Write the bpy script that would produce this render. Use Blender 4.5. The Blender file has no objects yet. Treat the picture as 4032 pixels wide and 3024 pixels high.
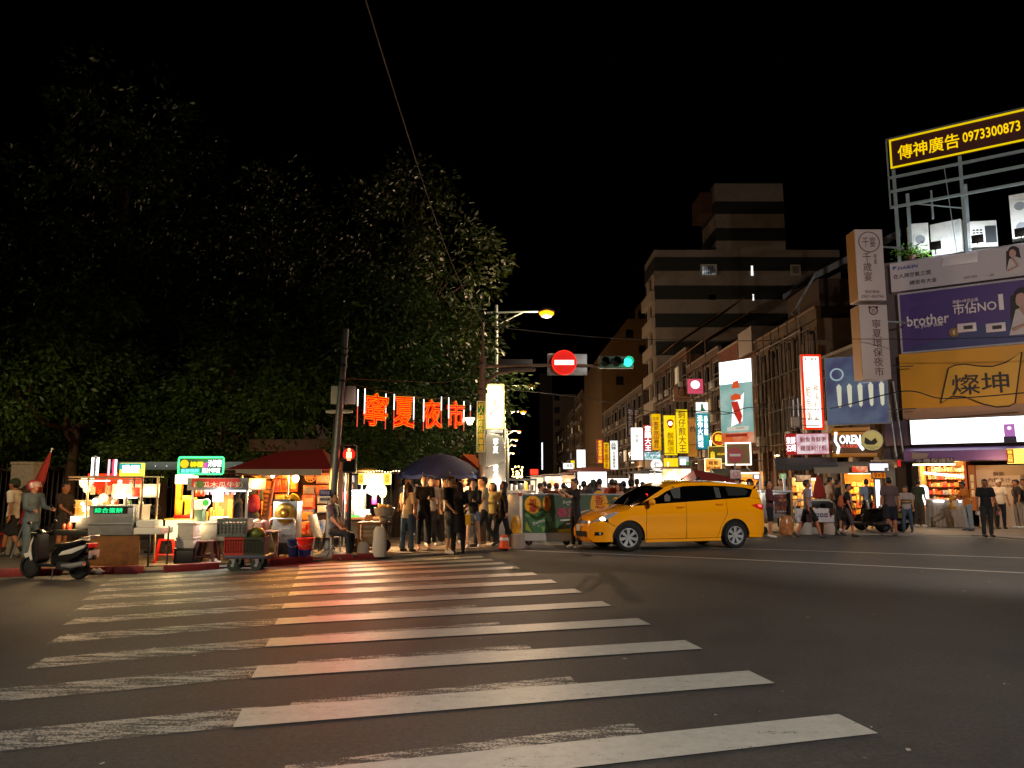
import bpy, bmesh, math, random
from math import sin, cos, pi, radians as R
from mathutils import Vector, Matrix, Euler
from mathutils import noise as mnoise
from mathutils.geometry import delaunay_2d_cdt
random.seed(7)
scene = bpy.context.scene
col = scene.collection

# ------------------------------------------------------------------ camera
F, CX, CY, EYE = 3000.0, 2016.0, 1512.0, 1.65          # focal length and centre in photo pixels, eye height
TH = math.atan(388 / 3000)                              # camera looks up a little
cam = bpy.data.cameras.new('camera')
cam.sensor_width = 36; cam.lens = 36 * F / 4032; cam.clip_start = 0.1; cam.clip_end = 1500
cam_o = bpy.data.objects.new('camera', cam); col.objects.link(cam_o)
cam_o.location = (0, 0, EYE); cam_o.rotation_euler = (R(90) + TH, 0, 0)
scene.camera = cam_o

# ------------------------------------------------------------------ night sky, moonless
world = bpy.data.worlds.new('World'); scene.world = world; world.use_nodes = True
wn = world.node_tree.nodes; wl = world.node_tree.links
sky = wn.new('ShaderNodeTexSky'); sky.sky_type = 'NISHITA'; sky.sun_disc = False
sky.sun_elevation = R(-12); sky.sun_rotation = R(200)
bg = wn['Background']; bg.inputs['Strength'].default_value = 0.02
wl.new(sky.outputs[0], bg.inputs['Color'])
sun = bpy.data.lights.new('sun', 'SUN'); sun.energy = 0.003; sun.angle = R(0.5); sun.color = (1, .95, .9)
sun_o = bpy.data.objects.new('sun', sun); col.objects.link(sun_o); sun_o.rotation_euler = (R(50), 0, R(20))

# ------------------------------------------------------------------ exposure and sampling
vs = scene.view_settings
vs.view_transform = 'Standard'; vs.look = 'None'; vs.exposure = 0; vs.gamma = 1; vs.use_curve_mapping = False
cy = scene.cycles
cy.use_denoising = True; cy.max_bounces = 6; cy.diffuse_bounces = 2; cy.glossy_bounces = 3
cy.transmission_bounces = 4; cy.transparent_max_bounces = 6
cy.sample_clamp_indirect = 3; cy.sample_clamp_direct = 0
cy.caustics_reflective = False; cy.caustics_refractive = False
cy.use_light_tree = True

# ------------------------------------------------------------------ photo pixel -> place
def ray(px, py):
    a = (px - CX) / F; b = (CY - py) / F
    return Vector((a, cos(TH) - sin(TH) * b, sin(TH) + cos(TH) * b))
def at(px, py, Y):
    d = ray(px, py); return Vector((0, 0, EYE)) + d * (Y / d.y)
def gnd(px, py, z=0.0):
    d = ray(px, py); return Vector((0, 0, EYE)) + d * ((z - EYE) / d.z)
def wall(px, py, o, rz):
    """ray against the upright plane through o, turned by rz: (distance along, height)"""
    d = ray(px, py); n = Vector((-sin(rz), cos(rz), 0)); e = Vector((0, 0, EYE))
    t = (Vector(o) - e).dot(n) / d.dot(n); p = e + d * t - Vector(o)
    return p.x * cos(rz) + p.y * sin(rz), p.z

# ------------------------------------------------------------------ colours and materials
def hx(h):
    h = h.lstrip('#'); c = [int(h[i:i + 2], 16) / 255 for i in (0, 2, 4)]
    return tuple(x / 12.92 if x <= .04045 else ((x + .055) / 1.055) ** 2.4 for x in c)
_mats = {}
def mat(c, rough=.6, metal=0., var=.12, scale=6., bump=0., coat=0., trans=0., alpha=1., stain=None, spec=.5, key=None, bscale=40.):
    """principled surface with procedural colour drift, optional stains and fine relief"""
    k = key or ('m', c, rough, metal, var, scale, bump, coat, trans, alpha, stain, spec, bscale)
    if k in _mats: return _mats[k]
    m = bpy.data.materials.new('surface'); m.use_nodes = True; _mats[k] = m
    n, l = m.node_tree.nodes, m.node_tree.links; p = n['Principled BSDF']
    rgb = hx(c) if isinstance(c, str) else c
    p.inputs['Roughness'].default_value = rough; p.inputs['Metallic'].default_value = metal
    p.inputs['Specular IOR Level'].default_value = spec
    if coat: p.inputs['Coat Weight'].default_value = coat; p.inputs['Coat Roughness'].default_value = .04
    if trans: p.inputs['Transmission Weight'].default_value = trans
    if alpha < 1: p.inputs['Alpha'].default_value = alpha
    if var or stain or bump:
        tc = n.new('ShaderNodeTexCoord')
        nz = n.new('ShaderNodeTexNoise'); nz.inputs['Scale'].default_value = scale; nz.inputs['Detail'].default_value = 5
        l.new(tc.outputs['Object'], nz.inputs['Vector'])
        mx = n.new('ShaderNodeMix'); mx.data_type = 'RGBA'
        mx.inputs[6].default_value = (*[x * (1 - var) for x in rgb], 1); mx.inputs[7].default_value = (*[min(1, x * (1 + var)) for x in rgb], 1)
        l.new(nz.outputs['Fac'], mx.inputs[0]); out = mx.outputs[2]
        if stain:
            sc, samt, ss = stain
            n2 = n.new('ShaderNodeTexNoise'); n2.inputs['Scale'].default_value = ss; n2.inputs['Detail'].default_value = 8; n2.inputs['Roughness'].default_value = .7
            l.new(tc.outputs['Object'], n2.inputs['Vector'])
            rp = n.new('ShaderNodeMapRange'); rp.inputs[1].default_value = .45; rp.inputs[2].default_value = .7; rp.inputs[4].default_value = samt
            l.new(n2.outputs['Fac'], rp.inputs[0])
            m2 = n.new('ShaderNodeMix'); m2.data_type = 'RGBA'; m2.inputs[7].default_value = (*hx(sc), 1)
            l.new(rp.outputs[0], m2.inputs[0]); l.new(out, m2.inputs[6]); out = m2.outputs[2]
        l.new(out, p.inputs['Base Color'])
        if bump:
            n3 = n.new('ShaderNodeTexNoise'); n3.inputs['Scale'].default_value = bscale; n3.inputs['Detail'].default_value = 4
            l.new(tc.outputs['Object'], n3.inputs['Vector'])
            b = n.new('ShaderNodeBump'); b.inputs['Strength'].default_value = bump; b.inputs['Distance'].default_value = .02
            l.new(n3.outputs['Fac'], b.inputs['Height']); l.new(b.outputs[0], p.inputs['Normal'])
    else:
        p.inputs['Base Color'].default_value = (*rgb, 1)
    return m
def emi(c, s=1., samp=True, var=0., scale=3., base='#111111', c2=None):
    """a lit surface (lamp, screen, light box): even, or with procedural patches of a second colour"""
    k = ('e', c, s, samp, var, scale, c2)
    if k in _mats: return _mats[k]
    m = bpy.data.materials.new('lit'); m.use_nodes = True; _mats[k] = m
    n, l = m.node_tree.nodes, m.node_tree.links; p = n['Principled BSDF']
    p.inputs['Base Color'].default_value = (*hx(base), 1); p.inputs['Roughness'].default_value = .4
    p.inputs['Emission Color'].default_value = (*hx(c), 1); p.inputs['Emission Strength'].default_value = s
    if c2 or var:
        tc = n.new('ShaderNodeTexCoord'); nz = n.new('ShaderNodeTexNoise'); nz.inputs['Scale'].default_value = scale; nz.inputs['Detail'].default_value = 4
        l.new(tc.outputs['Object'], nz.inputs['Vector'])
        mr = n.new('ShaderNodeMapRange'); mr.inputs[1].default_value = .42; mr.inputs[2].default_value = .6; l.new(nz.outputs['Fac'], mr.inputs[0])
        mx = n.new('ShaderNodeMix'); mx.data_type = 'RGBA'
        a = hx(c); b = hx(c2) if c2 else tuple(x * (1 - var) for x in a)
        mx.inputs[6].default_value = (*a, 1); mx.inputs[7].default_value = (*b, 1)
        l.new(mr.outputs[0], mx.inputs[0]); l.new(mx.outputs[2], p.inputs['Emission Color'])
    if not samp: m.cycles.emission_sampling = 'NONE'
    return m

def toy_mat(c, c2): 
    k = ('toy', c, c2)
    if k in _mats: return _mats[k]
    m = mat(c, .35, 0, .5, 9, stain=(c2, .9, 7), key=k); return m
STEEL = mat('#a9abad', .32, .6, .15, 5, stain=('#6d6a66', .5, 4))
DKSTEEL = mat('#4a4b4d', .45, .8, .2, 6)
ALU = mat('#c4c6c8', .35, .85, .1, 8)
BLACKP = mat('#0d0d0e', .45, 0, .3, 10)
RUBBER = mat('#0b0b0b', .85, 0, .3, 20)
WHITEP = mat('#d8d6d0', .5, 0, .06, 5, stain=('#8d8577', .35, 3))
GALV = mat('#8b8f90', .45, .6, .25, 7, stain=('#4d4a46', .5, 5))
CONC = mat('#8f8a82', .85, 0, .2, 4, .3, stain=('#4c4842', .5, 2.5))
WOOD = mat('#6b4526', .7, 0, .35, 3, .3, stain=('#2e1c0e', .6, 4))
REDPL = mat('#b5130d', .35, 0, .1, 8)
MAROON = mat('#4d0d0e', .4, 0, .15, 8)
BULB = emi('#fff0c8', 14, False)
BULBW = emi('#ffdf9a', 10, False)
COOL = emi('#f2f6ff', 5)
COOLN = emi('#f2f6ff', 5, False)

# ------------------------------------------------------------------ mesh builder
class MB:
    def __init__(s): s.v = []; s.f = []; s.M = Matrix()
    def add(s, vs, fs):
        o = len(s.v); s.v += [tuple(s.M @ Vector(p)) for p in vs]; s.f += [tuple(o + i for i in f) for f in fs]; return s
    def box(s, x0, x1, y0, y1, z0, z1):
        return s.add([(x0, y0, z0), (x1, y0, z0), (x1, y1, z0), (x0, y1, z0), (x0, y0, z1), (x1, y0, z1), (x1, y1, z1), (x0, y1, z1)],
                     [(0, 3, 2, 1), (4, 5, 6, 7), (0, 1, 5, 4), (1, 2, 6, 5), (2, 3, 7, 6), (3, 0, 4, 7)])
    def taper(s, x, y, z0, z1, a0, b0, a1, b1):
        return s.add([(x - a0, y - b0, z0), (x + a0, y - b0, z0), (x + a0, y + b0, z0), (x - a0, y + b0, z0), (x - a1, y - b1, z1), (x + a1, y - b1, z1), (x + a1, y + b1, z1), (x - a1, y + b1, z1)],
                     [(0, 3, 2, 1), (4, 5, 6, 7), (0, 1, 5, 4), (1, 2, 6, 5), (2, 3, 7, 6), (3, 0, 4, 7)])
    def tube(s, pts, r, n=8, closed=False, caps=True, sq=1.):
        pts = [Vector(p) for p in pts]; m = len(pts); rs = r if isinstance(r, (list, tuple)) else [r] * m
        vs, fs = [], []; up = Vector((0, 0, 1)); u = None
        for i, p in enumerate(pts):
            if closed: t = pts[(i + 1) % m] - pts[i - 1]
            else: t = pts[min(i + 1, m - 1)] - pts[max(i - 1, 0)]
            t = t.normalized() if t.length > 1e-9 else Vector((0, 0, 1))
            if u is None:
                u = t.cross(up) if abs(t.z) < .95 else t.cross(Vector((0, 1, 0)))
            u = (u - t * u.dot(t)); u = u.normalized() if u.length > 1e-6 else t.orthogonal().normalized()
            w = t.cross(u)
            for k in range(n):
                a = 2 * pi * k / n; vs.append(p + (u * cos(a) + w * sin(a) * sq) * rs[i])
        for i in range(m if closed else m - 1):
            j = (i + 1) % m
            for k in range(n): fs.append((i * n + k, i * n + (k + 1) % n, j * n + (k + 1) % n, j * n + k))
        if caps and not closed:
            fs.append(tuple(range(n - 1, -1, -1))); fs.append(tuple((m - 1) * n + k for k in range(n)))
        return s.add(vs, fs)
    def cyl(s, p0, p1, r0, r1=None, n=12): return s.tube([p0, p1], [r0, r0 if r1 is None else r1], n)
    def lathe(s, prof, n=16, c=(0, 0, 0), ax='z'):
        vs, fs = [], []
        for r, h in prof:
            for k in range(n):
                a = 2 * pi * k / n; x, y = r * cos(a), r * sin(a)
                p = (x, y, h) if ax == 'z' else ((x, h, y) if ax == 'y' else (h, x, y))
                vs.append((p[0] + c[0], p[1] + c[1], p[2] + c[2]))
        for i in range(len(prof) - 1):
            for k in range(n):
                q = (i * n + k, i * n + (k + 1) % n, (i + 1) * n + (k + 1) % n, (i + 1) * n + k); fs.append(q if ax != 'y' else q[::-1])
        return s.add(vs, fs)
    def ball(s, c, rx, ry=None, rz=None, n=10, m=7, rot=None):
        ry = rx if ry is None else ry; rz = rx if rz is None else rz; vs, fs = [], []
        for i in range(m + 1):
            t = pi * i / m
            for k in range(n):
                a = 2 * pi * k / n; p = Vector((rx * sin(t) * cos(a), ry * sin(t) * sin(a), rz * cos(t)))
                vs.append((rot @ p if rot else p) + Vector(c))
        for i in range(m):
            for k in range(n): fs.append((i * n + k, (i + 1) * n + k, (i + 1) * n + (k + 1) % n, i * n + (k + 1) % n))
        return s.add(vs, fs)
    def prism(s, poly, y0, y1):
        """outline in x-z, front at y0, back at y1"""
        n = len(poly); a = sum(poly[i][0] * poly[(i + 1) % n][1] - poly[(i + 1) % n][0] * poly[i][1] for i in range(n))
        if a < 0: poly = poly[::-1]
        return s.add([(x, y0, z) for x, z in poly] + [(x, y1, z) for x, z in poly],
                     [tuple(range(n)), tuple(range(2 * n - 1, n - 1, -1))] + [(i, i + n, (i + 1) % n + n, (i + 1) % n) for i in range(n)])
    def slab(s, poly, z0, z1):
        n = len(poly); a = sum(poly[i][0] * poly[(i + 1) % n][1] - poly[(i + 1) % n][0] * poly[i][1] for i in range(n))
        if a < 0: poly = poly[::-1]
        return s.add([(x, y, z0) for x, y in poly] + [(x, y, z1) for x, y in poly],
                     [tuple(range(n - 1, -1, -1)), tuple(range(n, 2 * n))] + [(i, (i + 1) % n, (i + 1) % n + n, i + n) for i in range(n)])
    def disc(s, x, z, r, y0, y1, n=20, rz=None): return s.prism([(x + r * cos(2 * pi * k / n), z + (rz or r) * sin(2 * pi * k / n)) for k in range(n)], y0, y1)
    def ring(s, x, z, r0, r1, y0, y1, n=24):
        vs, fs = [], []
        for k in range(n):
            a = 2 * pi * k / n
            for r, y in ((r0, y0), (r1, y0), (r1, y1), (r0, y1)): vs.append((x + r * cos(a), y, z + r * sin(a)))
        for k in range(n):
            j = (k + 1) % n
            for q in range(4): fs.append((k * 4 + q, k * 4 + (q + 1) % 4, j * 4 + (q + 1) % 4, j * 4 + q))
        return s.add(vs, fs)
    def frame(s, x0, x1, z0, z1, t, y0, y1):
        s.box(x0, x1, y0, y1, z1 - t, z1); s.box(x0, x1, y0, y1, z0, z0 + t)
        s.box(x0, x0 + t, y0, y1, z0 + t, z1 - t); return s.box(x1 - t, x1, y0, y1, z0 + t, z1 - t)
    def grid(s, fn, nu, nv):
        vs = [fn(i / nu, j / nv) for i in range(nu + 1) for j in range(nv + 1)]
        return s.add(vs, [(i * (nv + 1) + j, (i + 1) * (nv + 1) + j, (i + 1) * (nv + 1) + j + 1, i * (nv + 1) + j + 1) for i in range(nu) for j in range(nv)])
    def mesh(s, name='mesh', smooth=False, bevel=0, ang=40):
        me = bpy.data.meshes.new(name); me.from_pydata(s.v, [], s.f)
        if bevel:
            bm = bmesh.new(); bm.from_mesh(me)
            es = [e for e in bm.edges if len(e.link_faces) == 2 and e.calc_face_angle(0) > .5]
            bmesh.ops.bevel(bm, geom=es, offset=bevel, segments=2, profile=.6, affect='EDGES', clamp_overlap=True)
            bm.to_mesh(me); bm.free(); smooth = True
        if smooth:
            me.shade_smooth(); me.set_sharp_from_angle(angle=R(ang))
        me.update(); return me
    def build(s, name, m, parent=None, smooth=False, bevel=0, ang=40, loc=None):
        return link(name, s.mesh(name, smooth, bevel, ang), m, parent, loc)
def link(name, me, m=None, parent=None, loc=None, rot=None):
    if m is not None and not me.materials: me.materials.append(m)
    o = bpy.data.objects.new(name, me); col.objects.link(o)
    if parent is not None: o.parent = parent
    if loc is not None: o.location = loc
    if rot is not None: o.rotation_euler = rot
    return o
def tag(o, label, cat=None, group=None, kind=None):
    if label: o['label'] = label
    if cat: o['category'] = cat
    if group: o['group'] = group
    if kind: o['kind'] = kind
    return o
def thing(name, label, cat, loc=(0, 0, 0), rz=0., group=None, kind=None):
    o = bpy.data.objects.new(name, None); o.empty_display_size = .2; col.objects.link(o)
    o.location = loc; o.rotation_euler = (0, 0, rz)
    return tag(o, label, cat, group, kind)
def copy_tree(o, parent=None):
    c = o.copy(); col.objects.link(c); c.parent = parent
    for ch in list(o.children): copy_tree(ch, c)
    return c
def plight(loc, c, w, r=.05, parent=None):
    d = bpy.data.lights.new('lamp_light', 'POINT'); d.energy = w; d.color = hx(c) if isinstance(c, str) else c; d.shadow_soft_size = r
    o = bpy.data.objects.new('lamp_light', d); col.objects.link(o); o.location = loc
    if parent is not None: o.parent = parent
    return o
def alight(loc, c, w, sx, sy, rot, parent=None):
    d = bpy.data.lights.new('lamp_light', 'AREA'); d.shape = 'RECTANGLE'; d.size = sx; d.size_y = sy; d.energy = w; d.color = hx(c)
    o = bpy.data.objects.new('lamp_light', d); col.objects.link(o); o.location = loc; o.rotation_euler = rot
    if parent is not None: o.parent = parent
    return o
# ------------------------------------------------------------------ lettering from the built-in font
_txt = {}
bench = bpy.data.scenes.new('bench')          # an empty side scene, so that evaluating one mesh stays cheap
def evaluated(o):
    bench.collection.objects.link(o); vl = bench.view_layers[0]; vl.update()
    me = bpy.data.meshes.new_from_object(o.evaluated_get(vl.depsgraph)); bpy.data.objects.remove(o); return me
def textmesh(s, bold=0., outline=0., ext=0.):
    k = (s, bold, outline, ext)
    if k in _txt: return _txt[k]
    c = bpy.data.curves.new('lettering', 'FONT'); c.body = s; c.resolution_u = 2; c.align_x = 'CENTER'; c.space_line = 1.0; c.extrude = ext; c.bevel_depth = bold * .55; c.bevel_resolution = 0
    if outline: c.fill_mode = 'NONE'; c.bevel_depth = outline; c.bevel_resolution = 1
    o = bpy.data.objects.new('lettering', c); me = evaluated(o); bpy.data.curves.remove(c)
    me.materials.clear()
    xs = [v.co.x for v in me.vertices]; ys = [v.co.y for v in me.vertices]
    if not xs: xs = ys = [0, 1]
    bb = (min(xs), max(xs), min(ys), max(ys)); _txt[k] = (me, bb); return me, bb
def text(s, m, parent, x, z, w, h=None, y=-.004, bold=0., vert=False, name='lettering', tilt=0., outline=0., ext=0., shear=0.):
    """flat lettering centred at (x, z), w wide and h high, facing -y"""
    if vert: s = '\n'.join(s)
    me, bb = textmesh(s, bold, outline, ext)
    me = me.copy()
    sx = w / max(1e-6, bb[1] - bb[0]) if w else None; sz = h / max(1e-6, bb[3] - bb[2]) if h else sx
    if sx is None: sx = sz
    cx, cz = (bb[0] + bb[1]) / 2, (bb[2] + bb[3]) / 2; ct, st = cos(tilt), sin(tilt)
    for v in me.vertices:
        a = (v.co.x - cx) * sx; b = (v.co.y - cz) * sz; a += b * shear; d = v.co.z
        v.co = (x + a * ct - b * st, y - d * .5, z + a * st + b * ct)
    return link(name, me, m, parent)
# ================================================================== ground, road, pavements
def ground_mat():
    m = bpy.data.materials.new('asphalt'); m.use_nodes = True; n, l = m.node_tree.nodes, m.node_tree.links; p = n['Principled BSDF']
    tc = n.new('ShaderNodeTexCoord')
    def nz(s, d=6, r=.6):
        t = n.new('ShaderNodeTexNoise'); t.inputs['Scale'].default_value = s; t.inputs['Detail'].default_value = d; t.inputs['Roughness'].default_value = r
        l.new(tc.outputs['Object'], t.inputs['Vector']); return t
    big, mid, fine = nz(.35), nz(3.), nz(90., 3, .8)
    cr = n.new('ShaderNodeValToRGB'); cr.color_ramp.elements[0].position = .3; cr.color_ramp.elements[0].color = (.019, .018, .0172, 1); cr.color_ramp.elements[1].position = .72; cr.color_ramp.elements[1].color = (.063, .059, .056, 1)
    ad = n.new('ShaderNodeMath'); ad.operation = 'MULTIPLY_ADD'; ad.inputs[1].default_value = .55; l.new(big.outputs['Fac'], ad.inputs[0])
    m2 = n.new('ShaderNodeMath'); m2.operation = 'MULTIPLY'; m2.inputs[1].default_value = .45; l.new(mid.outputs['Fac'], m2.inputs[0]); l.new(m2.outputs[0], ad.inputs[2])
    l.new(ad.outputs[0], cr.inputs[0])
    sp = n.new('ShaderNodeValToRGB'); sp.color_ramp.elements[0].position = .36; sp.color_ramp.elements[0].color = (.35, .35, .35, 1); sp.color_ramp.elements[1].position = .66; sp.color_ramp.elements[1].color = (2.1, 2.08, 2.0, 1)
    gr_ = nz(24., 5, .75); mxn = n.new('ShaderNodeMath'); mxn.operation = 'MULTIPLY_ADD'; mxn.inputs[1].default_value = .5; l.new(gr_.outputs['Fac'], mxn.inputs[0]); m5 = n.new('ShaderNodeMath'); m5.operation = 'MULTIPLY'; m5.inputs[1].default_value = .5; l.new(fine.outputs['Fac'], m5.inputs[0]); l.new(m5.outputs[0], mxn.inputs[2]); l.new(mxn.outputs[0], sp.inputs[0])
    mx = n.new('ShaderNodeMix'); mx.data_type = 'RGBA'; mx.blend_type = 'MULTIPLY'; mx.inputs[0].default_value = 1; l.new(cr.outputs[0], mx.inputs[6]); l.new(sp.outputs[0], mx.inputs[7])
    l.new(mx.outputs[2], p.inputs['Base Color'])
    rr = n.new('ShaderNodeMapRange'); rr.inputs[3].default_value = .58; rr.inputs[4].default_value = .82; l.new(mid.outputs['Fac'], rr.inputs[0]); l.new(rr.outputs[0], p.inputs['Roughness'])
    b = n.new('ShaderNodeBump'); b.inputs['Strength'].default_value = .35; b.inputs['Distance'].default_value = .008; l.new(fine.outputs['Fac'], b.inputs['Height']); l.new(b.outputs[0], p.inputs['Normal'])
    return m
ASPH = ground_mat()
def paint_mat(worn, tint='#c9c5b6'):
    m = bpy.data.materials.new('road_paint'); m.use_nodes = True; n, l = m.node_tree.nodes, m.node_tree.links; p = n['Principled BSDF']
    tc = n.new('ShaderNodeTexCoord'); mp = n.new('ShaderNodeMapping'); l.new(tc.outputs['Object'], mp.inputs['Vector'])
    mp.inputs['Rotation'].default_value = (0, 0, -R(18)); mp.inputs['Scale'].default_value = (1.2, 7, 1)
    a = n.new('ShaderNodeTexNoise'); a.inputs['Scale'].default_value = 1.6; a.inputs['Detail'].default_value = 9; a.inputs['Roughness'].default_value = .72; l.new(mp.outputs[0], a.inputs['Vector'])
    f = n.new('ShaderNodeTexNoise'); f.inputs['Scale'].default_value = 55; f.inputs['Detail'].default_value = 5; f.inputs['Roughness'].default_value = .8; l.new(tc.outputs['Object'], f.inputs['Vector'])
    s = n.new('ShaderNodeMath'); s.operation = 'MULTIPLY_ADD'; s.inputs[1].default_value = .55; l.new(f.outputs['Fac'], s.inputs[0])
    s2 = n.new('ShaderNodeMath'); s2.operation = 'MULTIPLY'; s2.inputs[1].default_value = .6; l.new(a.outputs['Fac'], s2.inputs[0]); l.new(s2.outputs[0], s.inputs[2])
    mr = n.new('ShaderNodeMapRange'); mr.inputs[1].default_value = worn; mr.inputs[2].default_value = worn + .07; l.new(s.outputs[0], mr.inputs[0]); l.new(mr.outputs[0], p.inputs['Alpha'])
    c = n.new('ShaderNodeMix'); c.data_type = 'RGBA'; t = hx(tint); c.inputs[6].default_value = (*[x * .45 for x in t], 1); c.inputs[7].default_value = (*[min(1, x * 1.12) for x in t], 1)
    g = n.new('ShaderNodeTexNoise'); g.inputs['Scale'].default_value = 9; g.inputs['Detail'].default_value = 9; g.inputs['Roughness'].default_value = .75; l.new(tc.outputs['Object'], g.inputs['Vector']); l.new(g.outputs['Fac'], c.inputs[0]); l.new(c.outputs[2], p.inputs['Base Color'])
    p.inputs['Roughness'].default_value = .5
    b = n.new('ShaderNodeBump'); b.inputs['Strength'].default_value = .25; b.inputs['Distance'].default_value = .006; l.new(f.outputs['Fac'], b.inputs['Height']); l.new(b.outputs[0], p.inputs['Normal'])
    return m
PAINT, PAINT_W, PAINT_L = paint_mat(.425, '#c2c0b4'), paint_mat(.535, '#aaa69a'), paint_mat(.42, '#b4b0a4')
g = MB(); g.add([(-300, -60, -.03), (300, -60, -.03), (300, 600, -.03), (-300, 600, -.03)], [(0, 1, 2, 3)])
tag(g.build('ground', mat('#2c2722', .95, 0, .3, .8)), 'dark bare ground under the street and the park', kind='structure')
g = MB(); g.add([(-60, -40, 0), (60, -40, 0), (60, 420, 0), (-60, 420, 0)], [(0, 1, 2, 3)])
road = tag(g.build('road', ASPH), 'dark asphalt road and crossing in front of the market', kind='structure')

tips = [(2.42, 5.29), (2.17, 6.56), (1.9, 7.87), (1.62, 9.18), (1.34, 10.53), (1.06, 11.78), (.75, 12.92), (.46, 14.0), (.16, 15.02), (-.12, 15.84), (-.39, 16.55), (-.62, 17.2)]
bls = [(-1.55, 4.1), (-1.89, 5.41), (-2.21, 6.73), (-2.49, 7.96), (-2.77, 9.17), (-3.03, 10.32), (-3.28, 11.45), (-3.49, 12.4), (-3.72, 13.39), (-3.9, 14.15), (-4.05, 14.8), (-4.2, 15.3)]
wls = [(-3.4, 3.3), (-3.75, 4.75), (-4.05, 5.96), (-4.33, 7.04), (-4.8, 8.13), (-5.24, 9.17), (-5.69, 10.18), (-6.07, 11.05), (-6.38, 11.8), (-6.63, 12.49), (-6.8, 13.1)]
cw = thing('crosswalk', 'white zebra crossing painted across the dark road', None, kind='structure')
def strip(a, b, w, z, m, name, par):
    a = Vector((*a, 0)); b = Vector((*b, 0)); d = Vector((-.2, 1, 0)).normalized() * w
    q = MB(); N = 24
    q.grid(lambda u, v: tuple((a.lerp(b, u) + d * v)[:2]) + (z,), N, 1); q.f = [f[::-1] for f in q.f]
    return q.build(name, m, par)
for i in range(12):
    w = .43 if i < 8 else .38
    strip(bls[i], tips[i], w, .008, PAINT, 'stripe', cw)
    if i < 11:
        strip(wls[i], (bls[i][0] + .12, bls[i][1] + .06), w * 1.05, .0045, PAINT_W, 'worn_stripe', cw)
        b = Vector(bls[i]); t = Vector(tips[i]); e = b.lerp(t, .62 - .012 * i)
        strip((b.x + .3, b.y + .22), (e.x, e.y + .28), w * .95, .0042, PAINT_W, 'worn_stripe', cw)
def line(pts, w, m, name, label):
    q = MB()
    for k in range(len(pts) - 1):
        a = Vector((*pts[k], .0062)); b = Vector((*pts[k + 1], .0062)); n = Vector((-(b - a).y, (b - a).x, 0)).normalized() * w / 2
        q.add([a - n, b - n, b + n, a + n], [(0, 1, 2, 3)])
    return tag(q.build(name, m), label, kind='structure')
line([(-.65, 19.42), (4.85, 16.82), (9.4, 14.31), (13.5, 12.1)], .13, PAINT_L, 'lane_line', 'long white line crossing the road in front of the taxi')
line([(.6, 21.0), (3.86, 20.1), (6.81, 19.1), (11.45, 17.0), (14, 15.8)], .12, PAINT_L, 'lane_line', 'white line running under the taxi wheels')

gr = MB(); rg = random.Random(21)
for _ in range(150):
    x, y = rg.uniform(-9, 12), rg.uniform(4.2, 17); s_ = rg.choice((.004, .005, .006, .008, .013)); a = rg.uniform(0, 6); d1 = Vector((cos(a), sin(a), 0)) * s_ * rg.uniform(.8, 2.2); d2 = Vector((-sin(a), cos(a), 0)) * s_; c = Vector((x, y, .010)); gr.add([c - d1 - d2, c + d1 - d2, c + d1 + d2 + Vector((0, 0, s_ * .4)), c - d1 + d2], [(0, 1, 2, 3)])
tag(gr.build('road_grit', mat('#a8a298', .8, 0, .4, 3)), 'scattered grit and paper scraps on the asphalt', kind='stuff')
# left pavement with kerb and single paving tiles
kerb = [(-22, 11.5), (-9.04, 13.78), (-6.44, 14.47), (-4.84, 15.56), (-3.82, 16.6), (-2.59, 17.05), (-1.28, 18.0), (-.1, 19.0)]
SWZ = .05
pav = MB().slab(kerb + [(-.05, 24), (-.3, 60), (-.3, 300), (-24, 300), (-24, 11.5)], -.02, SWZ - .012)
pavement = tag(pav.build('pavement', mat('#57504a', .9, 0, .25, 2.5, .3, stain=('#2b2623', .5, 2))), 'paved pavement in front of the park where the stalls stand', kind='structure')
def inside(p, poly):
    c = False; n = len(poly)
    for i in range(n):
        a, b = poly[i], poly[i - 1]
        if (a[1] > p[1]) != (b[1] > p[1]) and p[0] < (b[0] - a[0]) * (p[1] - a[1]) / (b[1] - a[1]) + a[0]: c = not c
    return c
tile_me = [MB().box(-.295, .295, -.295, .295, 0, .016 + .003 * k).mesh('paver', bevel=.006) for k in range(3)]
tmats = [mat(c, .75, 0, .2, 6, .25, stain=('#3a2f28', .5, 5)) for c in ('#8a7462', '#7c6a5c', '#94806c')]
for k in range(3): tile_me[k].materials.append(tmats[k])
ang = R(24); tp = [(x, y - .35) for x, y in kerb]; poly = [(x - .42, y + .42) for x, y in kerb] + [(-.75, 23), (-22, 23)]
nt = 0; random.seed(3)
for i in range(-45, 20):
    for j in range(0, 45):
        x = -4 + i * .6 * cos(ang) - (j - 8) * .6 * sin(ang); y = 16 + i * .6 * sin(ang) + (j - 8) * .6 * cos(ang)
        if inside((x, y), poly) and -9.4 < x and (y < 20.5 or x > -6) and y < 23 and nt < 290 and (x > -4.6 or y < 16.8):
            o = link('paver', tile_me[random.randrange(3)], None, pavement, (x, y, SWZ - .012), (0, 0, ang)); nt += 1
def path_pts(poly, step):
    out = []; 
    for a, b in zip(poly, poly[1:]):
        a, b = Vector(a), Vector(b); n = max(1, int((b - a).length / step))
        for k in range(n): out.append((a.lerp(b, k / n), (b - a).normalized()))
    return out
KR = mat('#7c1512', .6, 0, .3, 5, .3, stain=('#2a1512', .6, 6)); KG = mat('#6d655d', .85, 0, .2, 5, .3, stain=('#2c2826', .5, 5))
kerb_o = thing('kerb', 'worn red painted kerb stones along the stalls', None, kind='structure')
kme = MB().box(-.49, .49, 0, .16, -.02, .13).mesh('kerb_stone', bevel=.018); kme.materials.append(KR)
kmg = MB().box(-.49, .49, 0, .16, -.02, .062).mesh('kerb_stone', bevel=.015); kmg.materials.append(KG)
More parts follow.
